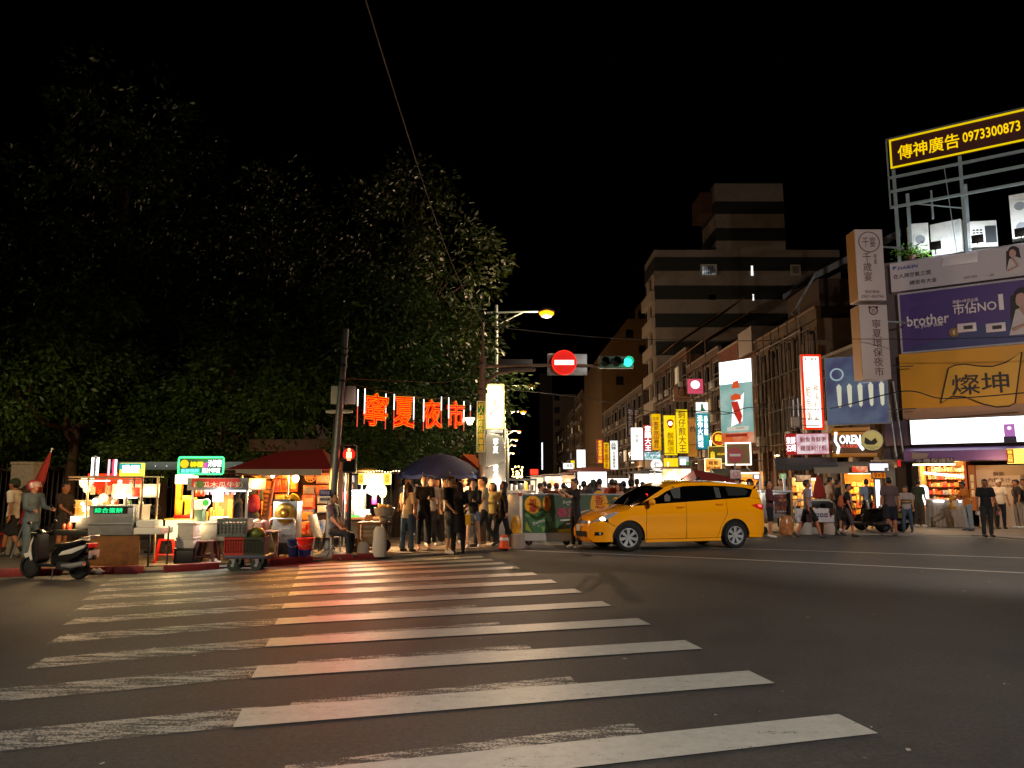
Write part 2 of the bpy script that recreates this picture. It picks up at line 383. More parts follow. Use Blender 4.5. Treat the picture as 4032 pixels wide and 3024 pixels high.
for p, d in path_pts(kerb[:6], 1.0): link('kerb_stone', kme, None, kerb_o, (p.x + d.x * .5, p.y + d.y * .5 - .05, 0), (0, 0, math.atan2(d.y, d.x)))
for p, d in path_pts(kerb[5:], 1.0): link('kerb_stone', kmg, None, kerb_o, (p.x + d.x * .5, p.y + d.y * .5 - .05, 0), (0, 0, math.atan2(d.y, d.x)))
# right pavement
rp = MB().slab([(7.5, 26.5), (10.9, 24.6), (14.6, 23.9), (15.2, 21.5), (30, 12), (40, 20), (40, 60), (15, 60), (13, 32), (9, 31)], -.02, .03)
tag(rp.build('pavement_right', mat('#8b857e', .7, 0, .15, 1.2, .25, stain=('#4c4640', .45, .8))), 'pale concrete pavement in front of the corner shops', kind='structure')
line([(9.4, 25.1), (14.3, 23.75), (14.95, 21.4), (19, 18.2)], .12, PAINT_L, 'edge_line', 'white edge line round the pavement at the corner shops')
rp = MB().slab([(14.6, 30), (13.2, 32), (13.2, 320), (60, 320), (60, 30)], -.02, .032)
tag(rp.build('arcade_floor', mat('#5f574f', .8, 0, .2, 1.5)), 'tiled arcade floor beneath the shophouses', kind='structure')
pk = MB().slab([(-60, 24), (-1.2, 24), (-1.2, 300), (-60, 300)], -.02, .045)
tag(pk.build('park_ground', mat('#241d14', .95, 0, .4, 2, .4)), 'dark earth of the park behind the fence', kind='structure')

# ================================================================== trees
def leaf_mat(c):
    m = mat(c, .5, 0, .45, 1.2, spec=.35, key=('leaf', c)); return m
LEAF = [leaf_mat('#2f4414'), leaf_mat('#3a4513'), leaf_mat('#384f17')]
BARK = mat('#4a3524', .9, 0, .3, 5, .5, stain=('#1e140c', .5, 6))
def crown_mesh(seed, ell, nclump, per, L, droop):
    rnd = random.Random(seed); v = []; f = []
    for _ in range(nclump):
        cx, cyy, cz, rx, ry, rz = rnd.choices(ell, weights=[e[3] * e[5] for e in ell])[0]
        while True:
            p = Vector((rnd.uniform(-1, 1), rnd.uniform(-1, 1), rnd.uniform(-1, 1)))
            if p.length < 1 and p.length > .35 * rnd.random() ** .5: break
        q = Vector((cx + p.x * rx, cyy + p.y * ry, cz + p.z * rz)); q += mnoise.noise_vector(q * .8) * .5
        out = Vector((p.x, p.y, p.z * .4)).normalized(); rad = rnd.uniform(.25, .5)
        for _k in range(per):
            d = Vector((rnd.gauss(0, 1), rnd.gauss(0, 1), rnd.gauss(0, .8))).normalized(); b = q + d * rad * rnd.random() ** .5
            t = (d * .7 + out * .6 + Vector((rnd.gauss(0, .35), rnd.gauss(0, .35), -droop))).normalized()
            s = t.cross(Vector((rnd.gauss(0, 1), rnd.gauss(0, 1), rnd.gauss(0, 1)))).normalized(); nn = s.cross(t)
            l = L * rnd.uniform(.7, 1.3); w = l * rnd.uniform(.17, .26)
            o = len(v)
            v += [b, b + t * l * .45 + s * w - nn * w * .3, b + t * l - nn * w * .8, b + t * l * .45 - s * w - nn * w * .3]
            f += [(o, o + 1, o + 2), (o, o + 2, o + 3)]
    me = bpy.data.meshes.new('crown'); me.from_pydata([tuple(p) for p in v], [], f)
    me.shade_smooth(); return me
E1 = [(0, 0, 9.5, 3.6, 3.2, 4.0), (-1.8, -.5, 7, 2.6, 2.4, 2.6), (2, -.3, 7.4, 2.4, 2.2, 2.8), (.2, -.6, 12, 2.4, 2.2, 2.4), (.5, -1.6, 5.4, 2.6, 1.6, 1.5)]
E2 = [(0, 0, 9.6, 2.3, 2.2, 1.7), (-2.9, .3, 8.3, 1.9, 1.7, 1.4), (2.6, 0, 8.6, 1.9, 1.8, 1.8), (3.0, -.4, 6.0, 1.7, 1.6, 1.4), (-1.0, -.6, 6.6, 2.2, 1.5, 1.2), (1.2, .4, 11.3, 1.5, 1.4, 1.0), (-3.0, 0, 5.8, 1.8, 1.5, 1.2)]
E3 = [(0, 0, 4.7, 2.4, 1.9, 1.3), (-1.9, -.2, 4.0, 1.6, 1.4, 1.0), (1.8, -.3, 4.2, 1.6, 1.3, 1.0), (0, 0, 6.2, 1.9, 1.6, 1.2)]
CROWNS = [crown_mesh(1, E1, 520, 26, .2, .35), crown_mesh(2, E2, 420, 26, .2, .3), crown_mesh(3, E3, 420, 26, .17, .5)]
for k, c in enumerate(CROWNS): c.materials.append(LEAF[k])
def limb_set(seed, h, ell, tr):
    rnd = random.Random(seed); parts = []
    top = h * .42
    tb = MB(); tb.tube([(0, 0, 0), (.08, .02, .3), (.05, 0, top * .5), (.15, .05, top)], [tr * 1.5, tr * 1.1, tr * .9, tr * .75], 12)
    limbs = []
    for e in ell:
        b = MB(); s = Vector((.12, .04, top * rnd.uniform(.75, 1.0))); q = Vector(e[:3]); mid = s.lerp(q, .5) + Vector((rnd.gauss(0, .3), rnd.gauss(0, .2), -.3))
        b.tube([s, s.lerp(mid, .5) + Vector((rnd.gauss(0, .1), 0, 0)), mid, mid.lerp(q, .55) + Vector((rnd.gauss(0, .2), rnd.gauss(0, .2), .1)), q], [tr * .5, tr * .42, tr * .34, tr * .24, tr * .1], 8)
        for _ in range(4):
            w = q + Vector((rnd.uniform(-1, 1) * e[3] * .7, rnd.uniform(-1, 1) * e[4] * .6, rnd.uniform(-.4, .8) * e[5] * .7)); b.tube([mid.lerp(q, .4), mid.lerp(q, .5).lerp(w, .5) + Vector((0, 0, .15)), w], [tr * .2, tr * .13, tr * .04], 6)
        limbs.append(b.mesh('limb', True))
    return tb.mesh('trunk', True), limbs
LIMBS = [limb_set(1, 10, E1, .3), limb_set(2, 10, E2, .22), limb_set(3, 8, E3, .16)]
def tree(kind, loc, s, rz, label, sz=None):
    t = thing('park_tree', label, 'tree', loc, rz, 'trees of the dark park')
    t.scale = (s, s, sz or s)
    link('trunk', LIMBS[kind][0], BARK, t)
    for m in LIMBS[kind][1]: link('limb', m, BARK, t)
    link('crown', CROWNS[kind], None, t); return t
tree(0, (-13.6, 25.5, 0), 1.12, .3, 'tallest dark tree at the far end behind the first food cart')
tree(2, (-12.6, 21.8, 0), 1.0, 1.0, 'low leafy tree drooping over the granite pillar')
tree(0, (-9.9, 28.5, 0), .98, 2.0, 'dim broad tree behind the cart with the green lettering')
tree(2, (-8.2, 22.8, 0), .95, 2.6, 'bushy low tree above the green neon fruit sign')
tree(1, (-5.0, 26.5, 0), 1.08, -.15, 'tall spreading tree with bare reddish limbs above the neon characters')
tree(2, (-4.3, 24.2, 0), 1.12, .5, 'leafy tree hanging behind the red neon characters')
tree(2, (-3.5, 26.4, 0), 1.25, 3.6, 'leafy tree behind the blue parasol and the bright pillar')
tree(2, (-3.9, 33, 0), 1.3, 1.9, 'tree on the street edge behind the nearest lamp post', 1.25)
tree(2, (-3.6, 47, 0), 1.2, 4.2, 'tree on the street edge below the second amber street lamp')
for x_, y_, r_, lb in ((-14.2, 22.6, .4, 'low shrub tree hanging over the fence behind the walking man'), (-10.4, 22.9, 1.7, 'low shrub tree hanging over the fence behind the first cart'), (-8.3, 22.5, 3.0, 'low shrub tree hanging behind the blue-grey awning box'), (-3.4, 23.0, 4.4, 'low shrub tree hanging behind the snack stall')): tree(2, (x_, y_, 0), .86, r_, lb, .62)
tree(2, (-3.6, 66, 0), 1.2, .9, 'farthest street tree beside the row of amber lamps')

# ================================================================== park fence, pillar and pavilion
fe = thing('park_fence', 'dark iron bar fence between the park and the stalls', 'fence', (0, 23.6, 0))
IRON = mat('#3d3631', .6, .5, .3, 5)
bar = MB().box(-.018, .018, -.018, .018, .1, 2.25).mesh('bar'); bar.materials.append(IRON)
for i in range(100):
    x = -17 + i * .16
    link('bar', bar, None, fe, (x, 0, 0))
for z in (.35, 1.95): MB().box(-17.2, -1, .02, .06, z, z + .06).build('rail', IRON, fe)
GRAN = mat('#8f8171', .8, 0, .3, 14, .25, stain=('#4d4439', .6, 20))
p = gnd(98, 2150, .05)
t = thing('stone_pillar', 'tall speckled granite gate pillar behind the helmeted person', 'pillar', (at(98, 2000, 17.5).x, 17.5, .05))
hh = at(98, 1822, 17.5).z
MB().box(-.26, .26, -.2, .2, 0, hh - .1).build('shaft', GRAN, t, bevel=.02)
MB().box(-.28, .28, -.22, .22, hh - .1, hh - .03).build('cap', GRAN, t, bevel=.02)
a, b = at(1030, 1772, 21.5), at(1312, 1745, 21.5)
t = thing('park_pavilion', 'low flat brown pavilion roof above the red canopy', 'pavilion', ((a.x + b.x) / 2, 22.2, .05))
DKBR = mat('#4a3126', .8, 0, .2, 4); w = (b.x - a.x) / 2 + .3
MB().box(-w, w, -.9, .9, a.z - .1, b.z + .05).build('roof', DKBR, t, bevel=.02)
for sx in (-1, 1):
    for sy in (-.6, .6): MB().cyl((sx * (w - .3), sy, 0), (sx * (w - .3), sy, a.z - .1), .07, n=10).build('column', DKBR, t, True)
t = thing('park_building', 'dim brown building with pale window deep in the park', 'building', (-17.0, 36, .0))
MB().box(-7, 7, 0, 6, 0, 4.6).build('wall', mat('#3a2920', .9, 0, .2, 2), t)
for x in (-3, .6, 3.2):
    w_ = MB().frame(x - .5, x + .5, 1.4, 3.0, .08, -.06, .0).build('window', mat('#9a938c', .6), t); MB().box(x - .42, x + .42, -.02, -.005, 1.48, 2.92).build('pane', mat('#15181b', .15), w_)
# ================================================================== street lamps
POLE = mat('#c4d0c2', .5, .1, .1, 6, stain=('#5e5f58', .5, 4))
def street_lamp(x, y, h, arm, label, watts, col_='#ffa030', strength=60, side=1, lit='#ffb347', near=False):
    t = thing('street_lamp', label, 'street lamp', (x, y, .03), 0, 'street lamps')
    MB().cyl((0, 0, 0), (0, 0, h), .085, .055, 12).build('pole', POLE, t, True)
    MB().lathe([(0, 0), (.16, 0), (.16, .05), (.11, .35), (.09, .36)], 14).build('base_collar', POLE, t, True)
    MB().cyl((-.35 * side, 0, h - .28), (side * arm, 0, h - .22), .035, n=8).build('arm', POLE, t, True)
    MB().cyl((0, 0, h - .75), (side * arm * .55, 0, h - .26), .025, n=8).build('brace', POLE, t, True)
    b = MB(); X = side * arm; b.lathe([(0, .14), (.09, .13), (.15, .06), (.17, 0), (.15, -.02)], 14, (X + side * .1, 0, h - .24)); b.v = [(X + side * .1 + (p[0] - X - side * .1) * 1.8, p[1], p[2]) for p in b.v]
    hd = b.build('lamp_head', mat('#4c4a46', .5, .4), t, True)
    b = MB().ball((X + side * .1, 0, h - .3), .27, .2, .15, 14, 9); b.build('lens', emi(lit, strength, False), hd, True); MB().ball((X + side * .1, 0, h - .38), .2, .15, .08, 10, 6).build('lamp_core', emi('#fff0c0', 20, False), hd, True)  # lens ball oversized and orange, standing in for the halo round the lamp
    if near:
        d = bpy.data.lights.new('lamp_light', 'SPOT'); d.energy = watts; d.color = hx(col_); d.shadow_soft_size = .15; d.spot_size = R(150 if near == (0, 0) else 105 if near[0] > 60 else 68); d.spot_blend = .4
        o = bpy.data.objects.new('lamp_light', d); col.objects.link(o); o.location = (X + side * .1, 0, h - .62); o.rotation_euler = (R(near[0]), 0, R(near[1])); o.parent = t
    else: plight((X + side * .1, 0, h - .62), col_, watts, .12, t)
    return t
AM = '#ffd2a4'
def lamp_px(px, py_top, Y, arm_px, label, w, s): 
    p = at(px, py_top, Y); return street_lamp(p.x, Y, p.z, arm_px * Y / F, label, w, AM, s, lit='#ff8c0a')
lamp_px(1955, 1205, 27, 190, 'pale green street lamp with amber light behind the bright pillar', 750, 3.6)
for px, py, Y, ap, lb in ((1977, 1505, 49, 108, 'second amber street lamp down the market street'), (1988, 1610, 66, 68, 'third amber street lamp down the market street'),
                          (1996, 1690, 92, 44, 'fourth amber street lamp down the market street'), (2000, 1725, 115, 30, 'fifth amber street lamp down the market street'), (2002, 1748, 140, 22, 'sixth amber street lamp down the market street'), (2003, 1780, 180, 16, 'most distant amber street lamp down the market street')):
    lamp_px(px, py, Y, ap, lb, 3000, 3)
# lamps on the photographer's own side of the road (two light the crossing, the outer two are added fill)
street_lamp(-7.5, -3.2, 9.2, 2.2, 'tall street lamp on the near side of the road', 2900, '#f8f2ec', 30, 1, '#fff0dc', (0, 0))
street_lamp(9.5, -2.0, 9.2, 2.2, 'second tall street lamp on the near side of the road', 3300, '#f8f2ec', 30, -1, '#fff0dc', (0, 0))
street_lamp(13.6, 6.0, 9.0, 2.2, 'street lamp on the near corner outside the view beside the crossing road', 6000, '#fff2e6', 30, -1, '#fff0dc', (72, -8))  # unseen lamp, added to brighten the taxi, road and billboards
street_lamp(-13.5, 4.0, 8.0, 2.0, 'street lamp on the near kerb outside the view beyond the parked scooter', 3600, '#ffe2b0', 30, 1, '#fff0dc', (52, -6))  # unseen lamp, added to light stall fronts and the lower foliage

# ================================================================== traffic mast with no-entry sign and signal
RUST = mat('#6d5a4c', .6, .4, .25, 5, stain=('#3d2a1f', .6, 5))
Ym = 20.5
b0 = at(1897, 2120, Ym); ma = at(1897, 1442, Ym); mt = at(1897, 1270, Ym)
t = thing('traffic_mast', 'rusty steel mast with long arm carrying no-entry sign and traffic signal', 'traffic mast', (b0.x, Ym, .05))
zA = ma.z - .05; X = lambda px: (at(px, 1442, Ym).x - b0.x)
MB().tube([(0, 0, 0), (0, 0, zA * .5), (0, 0, zA + .25)], [.11, .1, .09], 14).build('pole', RUST, t, True)
MB().tube([(0, 0, zA + .25), (0, 0, mt.z - .05)], [.045, .035], 10).build('top_pipe', RUST, t, True)
MB().lathe([(0, 0), (.2, 0), (.2, .04), (.13, .06)], 16).build('base_plate', RUST, t)
MB().tube([(0, 0, zA), (X(2150), 0, zA + .03), (X(2490), 0, zA)], [.05, .045, .035], 10).build('arm', RUST, t, True)
MB().tube([(.0, 0, zA - .75), (.1, 0, zA - .45), (.4, 0, zA - .2), (.9, 0, zA - .12), (X(2110), 0, zA - .1)], [.055, .055, .05, .045, .04], 10).build('curved_brace', RUST, t, True)
for z in (zA, zA - .7): MB().lathe([(.12, -.05), (.135, -.04), (.135, .04), (.12, .05)], 14, (0, 0, z)).build('clamp', RUST, t, True)
sp = MB().box(X(1962), X(2097), .06, .08, at(0, 1468, Ym).z, at(0, 1420, Ym).z).build('back_plate', mat('#57504c', .5, .6, .2), t, bevel=.01)
bp = MB().box(X(2155), X(2312), .03, .05, at(0, 1484, Ym).z, at(0, 1400, Ym).z).build('back_plate', GALV, t, bevel=.01)
cxn, czn = X(2221), at(0, 1436, Ym).z; rn = 49 * Ym / F
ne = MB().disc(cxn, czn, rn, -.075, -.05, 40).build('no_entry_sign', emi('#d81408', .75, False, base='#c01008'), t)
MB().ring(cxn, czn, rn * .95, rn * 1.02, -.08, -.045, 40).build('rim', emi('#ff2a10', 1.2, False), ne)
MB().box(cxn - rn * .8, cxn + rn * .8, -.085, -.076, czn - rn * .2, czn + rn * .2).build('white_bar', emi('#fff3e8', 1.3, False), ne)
SGN = mat('#2f4a3c', .5, 0, .15, 6)
zs = at(0, 1436, Ym).z; sx0, sx1 = X(2358), X(2492); w3 = (sx1 - sx0) / 3
sg = MB().box(sx0, sx1, -.12, .06, zs - .16, zs + .17).build('signal_housing', SGN, t, bevel=.03)
for k, (em, nm) in enumerate((('r', 'dark_lens'), ('y', 'dark_lens'), ('g', 'green_lens'))):
    cx = sx0 + w3 * (k + .5)
    lens = emi('#2dffc0', 3.0, False) if em == 'g' else mat('#1a1c18', .15, 0, .2)
    MB().lathe([(0, -.03), (.08, -.025), (.118, 0)], 20, (cx, -.125, zs), 'y').build(nm, lens, sg, True)
    v = MB(); n = 14
    vs = []; fs = []
    for i in range(n + 1):
        a = R(-20) + R(220) * i / n
        for r, y in ((.135, -.12), (.135, -.36 + .08 * abs(i / n - .5)), (.128, -.36 + .08 * abs(i / n - .5)), (.128, -.12)): vs.append((cx + r * cos(a), y, zs + r * sin(a)))
    for i in range(n):
        for q in range(4): fs.append((i * 4 + q, i * 4 + (q + 1) % 4, (i + 1) * 4 + (q + 1) % 4, (i + 1) * 4 + q))
    v.add(vs, fs).build('visor', SGN, sg, True)
plight((sx1 - w3 / 2, -.3, zs), '#20ffc0', 6, .1, t)

# vertical green pedestrian plate on the mast
def px_sign(name, label, cat, x0, y0, x1, y1, Y, rz=0., group=None):
    """an upright sign thing whose local x runs along its face; returns it with half width, bottom and top"""
    c = at((x0 + x1) / 2, (y0 + y1) / 2, Y); a = at(x0, (y0 + y1) / 2, Y); b = at(x1, (y0 + y1) / 2, Y)
    w = (b.x - a.x) / max(.3, cos(rz)); top = at((x0 + x1) / 2, y0, Y).z; bot = at((x0 + x1) / 2, y1, Y).z
    t = thing(name, label, cat, (c.x, Y, bot), rz, group)
    return t, w / 2, top - bot
t, w, h = px_sign('pedestrian_sign', 'tall green plate with yellow writing beside the bright pillar', 'sign', 1876, 1578, 1912, 1782, 20.2)
MB().box(-w, w, 0, .03, 0, h).build('plate', mat('#12703c', .4, 0, .1, 5), t, bevel=.015)
MB().frame(-w + .01, w - .01, .01, h - .01, .018, -.004, 0).build('border', mat('#d8d4b8', .5), t)
text('行人請走左側車道', mat('#e8c75a', .4), t, 0, h / 2, w * 1.35, h * .93, vert=True, bold=.02)
t.location.y = 20.2
MB().box(-w * .3, w * .9, .03, .15, -.32, -.02).build('junction_box', GALV, t, bevel=.01)

# ================================================================== bright market pillar
Yp = 20.9; c = at(1950, 2110, Yp); px = lambda x: at(x, 1800, Yp).x - c.x; pz = lambda y: at(1950, y, Yp).z - .05
t = thing('market_pillar', 'glowing mirrored entrance pillar of the night market with white lettering', 'pillar', (c.x, Yp, .05))
MB().box(px(1912), px(1988), -.02, .42, 0, pz(2020)).build('plinth', mat('#7a7672', .6, .2, .2, 4), t, bevel=.015)
MIRR = mat('#d8d2c6', .2, .7, .2, 1.5, .9, bscale=2.2)
sk = [px(1910), px(1991)]
f1 = MB().prism([(px(1911), pz(2020)), (px(1988), pz(2020)), (px(1990), pz(1820)), (px(1910), pz(1845))], -.02, .4).build('mirror_panel', MIRR, t, bevel=.01)
f2 = MB().prism([(px(1910), pz(1843)), (px(1990), pz(1818)), (px(1982), pz(1722)), (px(1965), pz(1712)), (px(1918), pz(1705)), (px(1908), pz(1730))], -.03, .38).build('mirror_panel', MIRR, t, bevel=.012)
GLOWW = emi('#fffaf0', 2.2, True)
for s_, y0, y1 in (('寧夏', 1725, 1785), ('環保觀光夜市', 1830, 2015)):
    zc = (pz(y0) + pz(y1)) / 2; text(s_, GLOWW, t, px(1952), zc, .15, pz(y0) - pz(y1), y=-.045, vert=True, bold=.03, ext=.02)
MB().box(px(1916), px(1978), .0, .36, pz(1705), pz(1688)).build('neck', STEEL, t)
lb = MB().box(px(1913), px(1985), -.03, .36, pz(1690), pz(1512)).build('light_box', mat('#d9c67a', .4, .3), t, bevel=.01)
MB().box(px(1919), px(1975), -.04, -.031, pz(1684), pz(1518)).build('lit_panel', emi('#fffbe8', 1.35), lb)
k = MB(); cxp = (px(1919) + px(1975)) / 2
k.prism([(cxp - .05, pz(1600)), (cxp + .03, pz(1600)), (cxp + .06, pz(1580)), (cxp + .04, pz(1570)), (cxp - .02, pz(1572))], -.046, -.041)
k.build('printed_bottle', emi('#7a1020', .5, False), lb)
MB().prism([(cxp - .16, pz(1632)), (cxp - .1, pz(1636)), (cxp + .15, pz(1600)), (cxp + .17, pz(1588))], -.046, -.041).build('printed_ribbon', emi('#8a2040', .6, False), lb)
text('Taiwan\n台灣啤酒', emi('#b08a20', .8, False), lb, cxp, pz(1540), .28, .2, y=-.046)
text('BEER', emi('#8a8a80', .7, False), lb, cxp, pz(1655), .2, .08, y=-.046)
alight((px(1950), -.35, pz(1600)), '#fff0d0', 40, .4, 1.1, (R(90), 0, 0), t)
plight((px(1950), -.6, 1.6), '#ffe8c8', 40, .2, t)  # extra light without a lamp, added to brighten the mirror panels

# ================================================================== leaning pole with signal for walkers
Yl = 16.8; b0 = gnd(1292, 2190, .05); top = at(1362, 1295, b0.y); dx = top.x - b0.x
t = thing('leaning_pole', 'grey utility pole leaning over the pavement with plates and cameras', 'pole', (b0.x, b0.y, .05)); hz = top.z - .05
on = lambda z: Vector((dx * z / hz, 0, z))
MB().tube([on(0), on(hz * .5), on(hz)], [.1, .085, .07], 12).build('shaft', GALV, t, True)
MB().tube([Vector((-.2, .03, 0)), on(.6) + Vector((-.09, .03, 0)), on(hz * .6) + Vector((-.1, .02, 0))], [.03, .03, .025], 8).build('cable_pipe', DKSTEEL, t, True)
MB().lathe([(0, .14), (.14, .13), (.3, .05), (.38, 0)], 14).build('concrete_foot', CONC, t, True)
zz = lambda py: at(1330, py, b0.y).z - .05; xx = lambda px: at(px, 1550, b0.y).x - b0.x
MB().box(xx(1300), xx(1398), .06, .08, zz(1590), zz(1518)).build('back_plate', WHITEP, t, bevel=.02)
for s_ in (-1, 1): MB().tube([on(zz(1621)), on(zz(1621)) + Vector((s_ * .12, -.02, .0)), on(zz(1621)) + Vector((s_ * .3, -.03, -.0))], [.035, .045, .025], 8).build('camera', WHITEP, t, True)
for py in (1375, 1400, 1440, 1500): MB().lathe([(.09, -.02), (.1, 0), (.09, .02)], 12, on(zz(py))).build('strap', BLACKP, t, True)
x0, x1 = xx(1276), xx(1320); 
bl = MB().box(x0, x1, -.14, -.12, zz(1953), zz(1927)).build('plate', mat('#1d2170', .4), t, bevel=.008, ); text('停車時間', mat('#c8c8d8', .5), bl, (x0 + x1) / 2, zz(1940), (x1 - x0) * .8, .08, y=-.143)
wh = MB().box(x0, x1, -.14, -.12, zz(1976), zz(1954)).build('plate', mat('#cfcbc6', .4), t, bevel=.008); text('07:00-23:00', mat('#202024', .5), wh, (x0 + x1) / 2, zz(1965), (x1 - x0) * .86, .06, y=-.143, bold=.03)
# red man signal
Yr = 16.9; c = at(1367, 1800, Yr)
t = thing('pedestrian_signal', 'glowing red pedestrian light on a post beside the leaning pole', 'pedestrian light', (c.x, Yr + .25, .05))
MB().cyl((0, .1, 0), (0, .1, at(0, 1860, Yr).z), .05, n=10).build('post', DKSTEEL, t, True)
zt, zb = at(1367, 1752, Yr).z - .05, at(1367, 1862, Yr).z - .05
hs = MB().box(-.15, .15, -.06, .12, zb, zt).build('housing', mat('#26282a', .5), t, bevel=.02)
zc = at(1367, 1788, Yr).z - .05
man = MB(); man.ball((0, -.075, zc + .1), .034, .012, .036); man.prism([(-.055, zc + .055), (.055, zc + .055), (.06, zc - .06), (.035, zc - .13), (-.035, zc - .13), (-.06, zc - .06)], -.08, -.066)
man.build('red_man', emi('#ff6a48', 12, False), hs); MB().disc(0, zc, .135, -.0665, -.0625, 24).build('red_lens', emi('#ff1006', 1.6, False), hs)
MB().box(-.12, .12, -.068, -.062, zb + .04, zb + .24).build('dark_lens', mat('#0e1210', .2), hs)
for z in (zt, (zt + zb) / 2): MB().box(-.16, .16, -.22, -.06, z - .01, z + .01).build('visor', mat('#26282a', .5), hs)
d_ = bpy.data.lights.new('lamp_light', 'SPOT'); d_.energy = 270; d_.color = (1, .02, .01); d_.spot_size = R(120); d_.spot_blend = .6; d_.shadow_soft_size = .1; o_ = bpy.data.objects.new('lamp_light', d_); col.objects.link(o_); o_.location = (.02, -.24, zc); o_.rotation_euler = (R(-58), 0, R(-8)); o_.parent = t

# ================================================================== neon characters on a wire
RED_N = emi('#ff0a04', 1.0, False); YEL_N = emi('#ffb010', 1.6, True)
wire = [at(1352, 1500, 16.9), at(1480, 1535, 17.4), at(1592, 1555, 18.2), at(1700, 1572, 19.1), at(1795, 1560, 19.8), at(1893, 1560, 20.4)]
q = MB().tube(wire, .008, 5); tag(q.build('neon_wire', BLACKP), 'sagging wire that carries the four neon characters', 'wire')
dirn = wire[-1] - wire[0]; yaw = math.atan2(dirn.y, dirn.x) * .5
for ch, x0, y0, x1, y1, Y, lb in (('寧', 1437, 1548, 1524, 1678, 17.3, 'first red and yellow neon character next to the leaning pole'), ('夏', 1553, 1563, 1630, 1683, 18.1, 'second red and yellow neon character from the leaning pole'),
                                  ('夜', 1666, 1572, 1738, 1687, 19.0, 'third red and yellow neon character from the leaning pole'), ('市', 1763, 1578, 1828, 1687, 19.7, 'last red and yellow neon character next to the bright pillar')):
    t, w, h = px_sign('neon_character', lb, 'neon sign', x0, y0, x1, y1, Y, yaw, 'neon characters of the night market')
    tilt = {'寧': -.06, '夜': .05}.get(ch, 0)
    text(ch, RED_N, t, 0, h / 2, w * 2, h, y=.03, bold=.07, ext=.04, name='red_body', tilt=tilt)
    text(ch, YEL_N, t, 0, h / 2, w * 2.02, h * 1.01, y=-.03, bold=.03, outline=.0042, name='neon_tube', tilt=tilt)
    for s_ in (-.6, .6): MB().cyl((s_ * w, .03, h * .95), (s_ * w, .03, h + .2), .004, n=5).build('hanger', BLACKP, t)
    plight((0, -.25, h / 2), '#ff4a14', 7, .2, t)
TW, TR = emi('#fff4f0', 2.5, False), emi('#ff5a4a', 1.2, False)
for i, (px_, y0, y1, Y) in enumerate(((1406, 1533, 1680, 17.0), (1434, 1530, 1670, 17.1), (1517, 1550, 1690, 17.8), (1550, 1552, 1690, 17.9), (1628, 1562, 1690, 18.6), (1667, 1572, 1697, 18.8), (1737, 1562, 1682, 19.4), (1766, 1565, 1682, 19.5), (1826, 1580, 1697, 20.0), (1852, 1595, 1640, 20.1))):
    a = at(px_, y1, Y); b = at(px_, y0, Y); t = thing('light_tube', 'thin meteor light tube, number %s from the leaning pole along the neon characters' % ('one two three four five six seven eight nine ten'.split()[i]), 'light tube', (a.x, Y, a.z), 0, 'meteor light tubes'); h = b.z - a.z
    k = .45 if i % 3 == 0 else .7
    MB().cyl((0, 0, h * (1 - k)), (0, 0, h), .012, n=8).build('white_part', TW, t); MB().cyl((0, 0, 0), (0, 0, h * (1 - k)), .009, n=8).build('red_part', TR, t)
c = at(1850, 1660, 20.1); t = thing('hanging_lamp', 'small bright flared lamp hanging before the green plate', 'lamp', (c.x, 20.1, c.z))
MB().lathe([(.0, -.09), (.06, -.08), (.13, .09), (.12, .1), (0, .1)], 12).build('shade', emi('#ffe9b0', 6, False), t, True); MB().cyl((0, 0, .1), (0, 0, .6), .008, n=6).build('stem', DKSTEEL, t)
plight((0, -.25, 0), '#ffd890', 14, .1, t)

# ================================================================== overhead wires
def wire_o(pts, r, label, m=BLACKP):
    P = [Vector(p) for p in pts]; out = []
    for i in range(len(P) - 1):
        for k in range(8):
            u = k / 8; a = P[max(i - 1, 0)]; b = P[i]; c_ = P[i + 1]; d = P[min(i + 2, len(P) - 1)]
            out.append(.5 * ((2 * b) + (-a + c_) * u + (2 * a - 5 * b + 4 * c_ - d) * u * u + (-a + 3 * b - 3 * c_ + d) * u ** 3))
    out.append(P[-1]); return tag(MB().tube(out, r, 6).build('overhead_cable', m, None, True), label, 'cable')
CAB = mat('#5f5854', .6, 0, .2, 4)
wire_o([at(1897, 1268, 20.4), at(1800, 1085, 17.5), at(1700, 820, 14.8), at(1580, 450, 12), at(1440, 0, 9.6), at(1250, -620, 7.2)], .010, 'twisted cable sloping down from overhead to the traffic mast', CAB)
wire_o([at(1965, 1530, 27), at(2330, 1570, 32), at(2560, 1620, 37), at(2800, 1618, 38), at(2900, 1630, 40)], .02, 'thin cable from the bright pillar across the market street')
wire_o([at(2600, 1612, 45), at(2790, 1625, 41), at(2860, 1630, 39), at(2945, 1605, 37), at(3060, 1610, 34), at(3240, 1610, 31), at(3330, 1595, 29), at(3560, 1540, 27), at(3700, 1568, 26.5), at(3860, 1562, 26), at(4100, 1540, 25)], .022, 'dark sagging cable in front of the shop signs')
wire_o([at(1930, 1285, 24), at(2400, 1330, 27), at(2900, 1342, 29), at(3350, 1335, 28), at(3700, 1335, 26), at(4200, 1320, 24)], .013, 'straight dark cable passing before the tall building')
wire_o([at(1360, 1490, 16.8), at(1600, 1500, 18.2), at(1780, 1500, 19.4), at(1893, 1430, 20.4)], .012, 'slack black cable between leaning pole and mast above the neon')
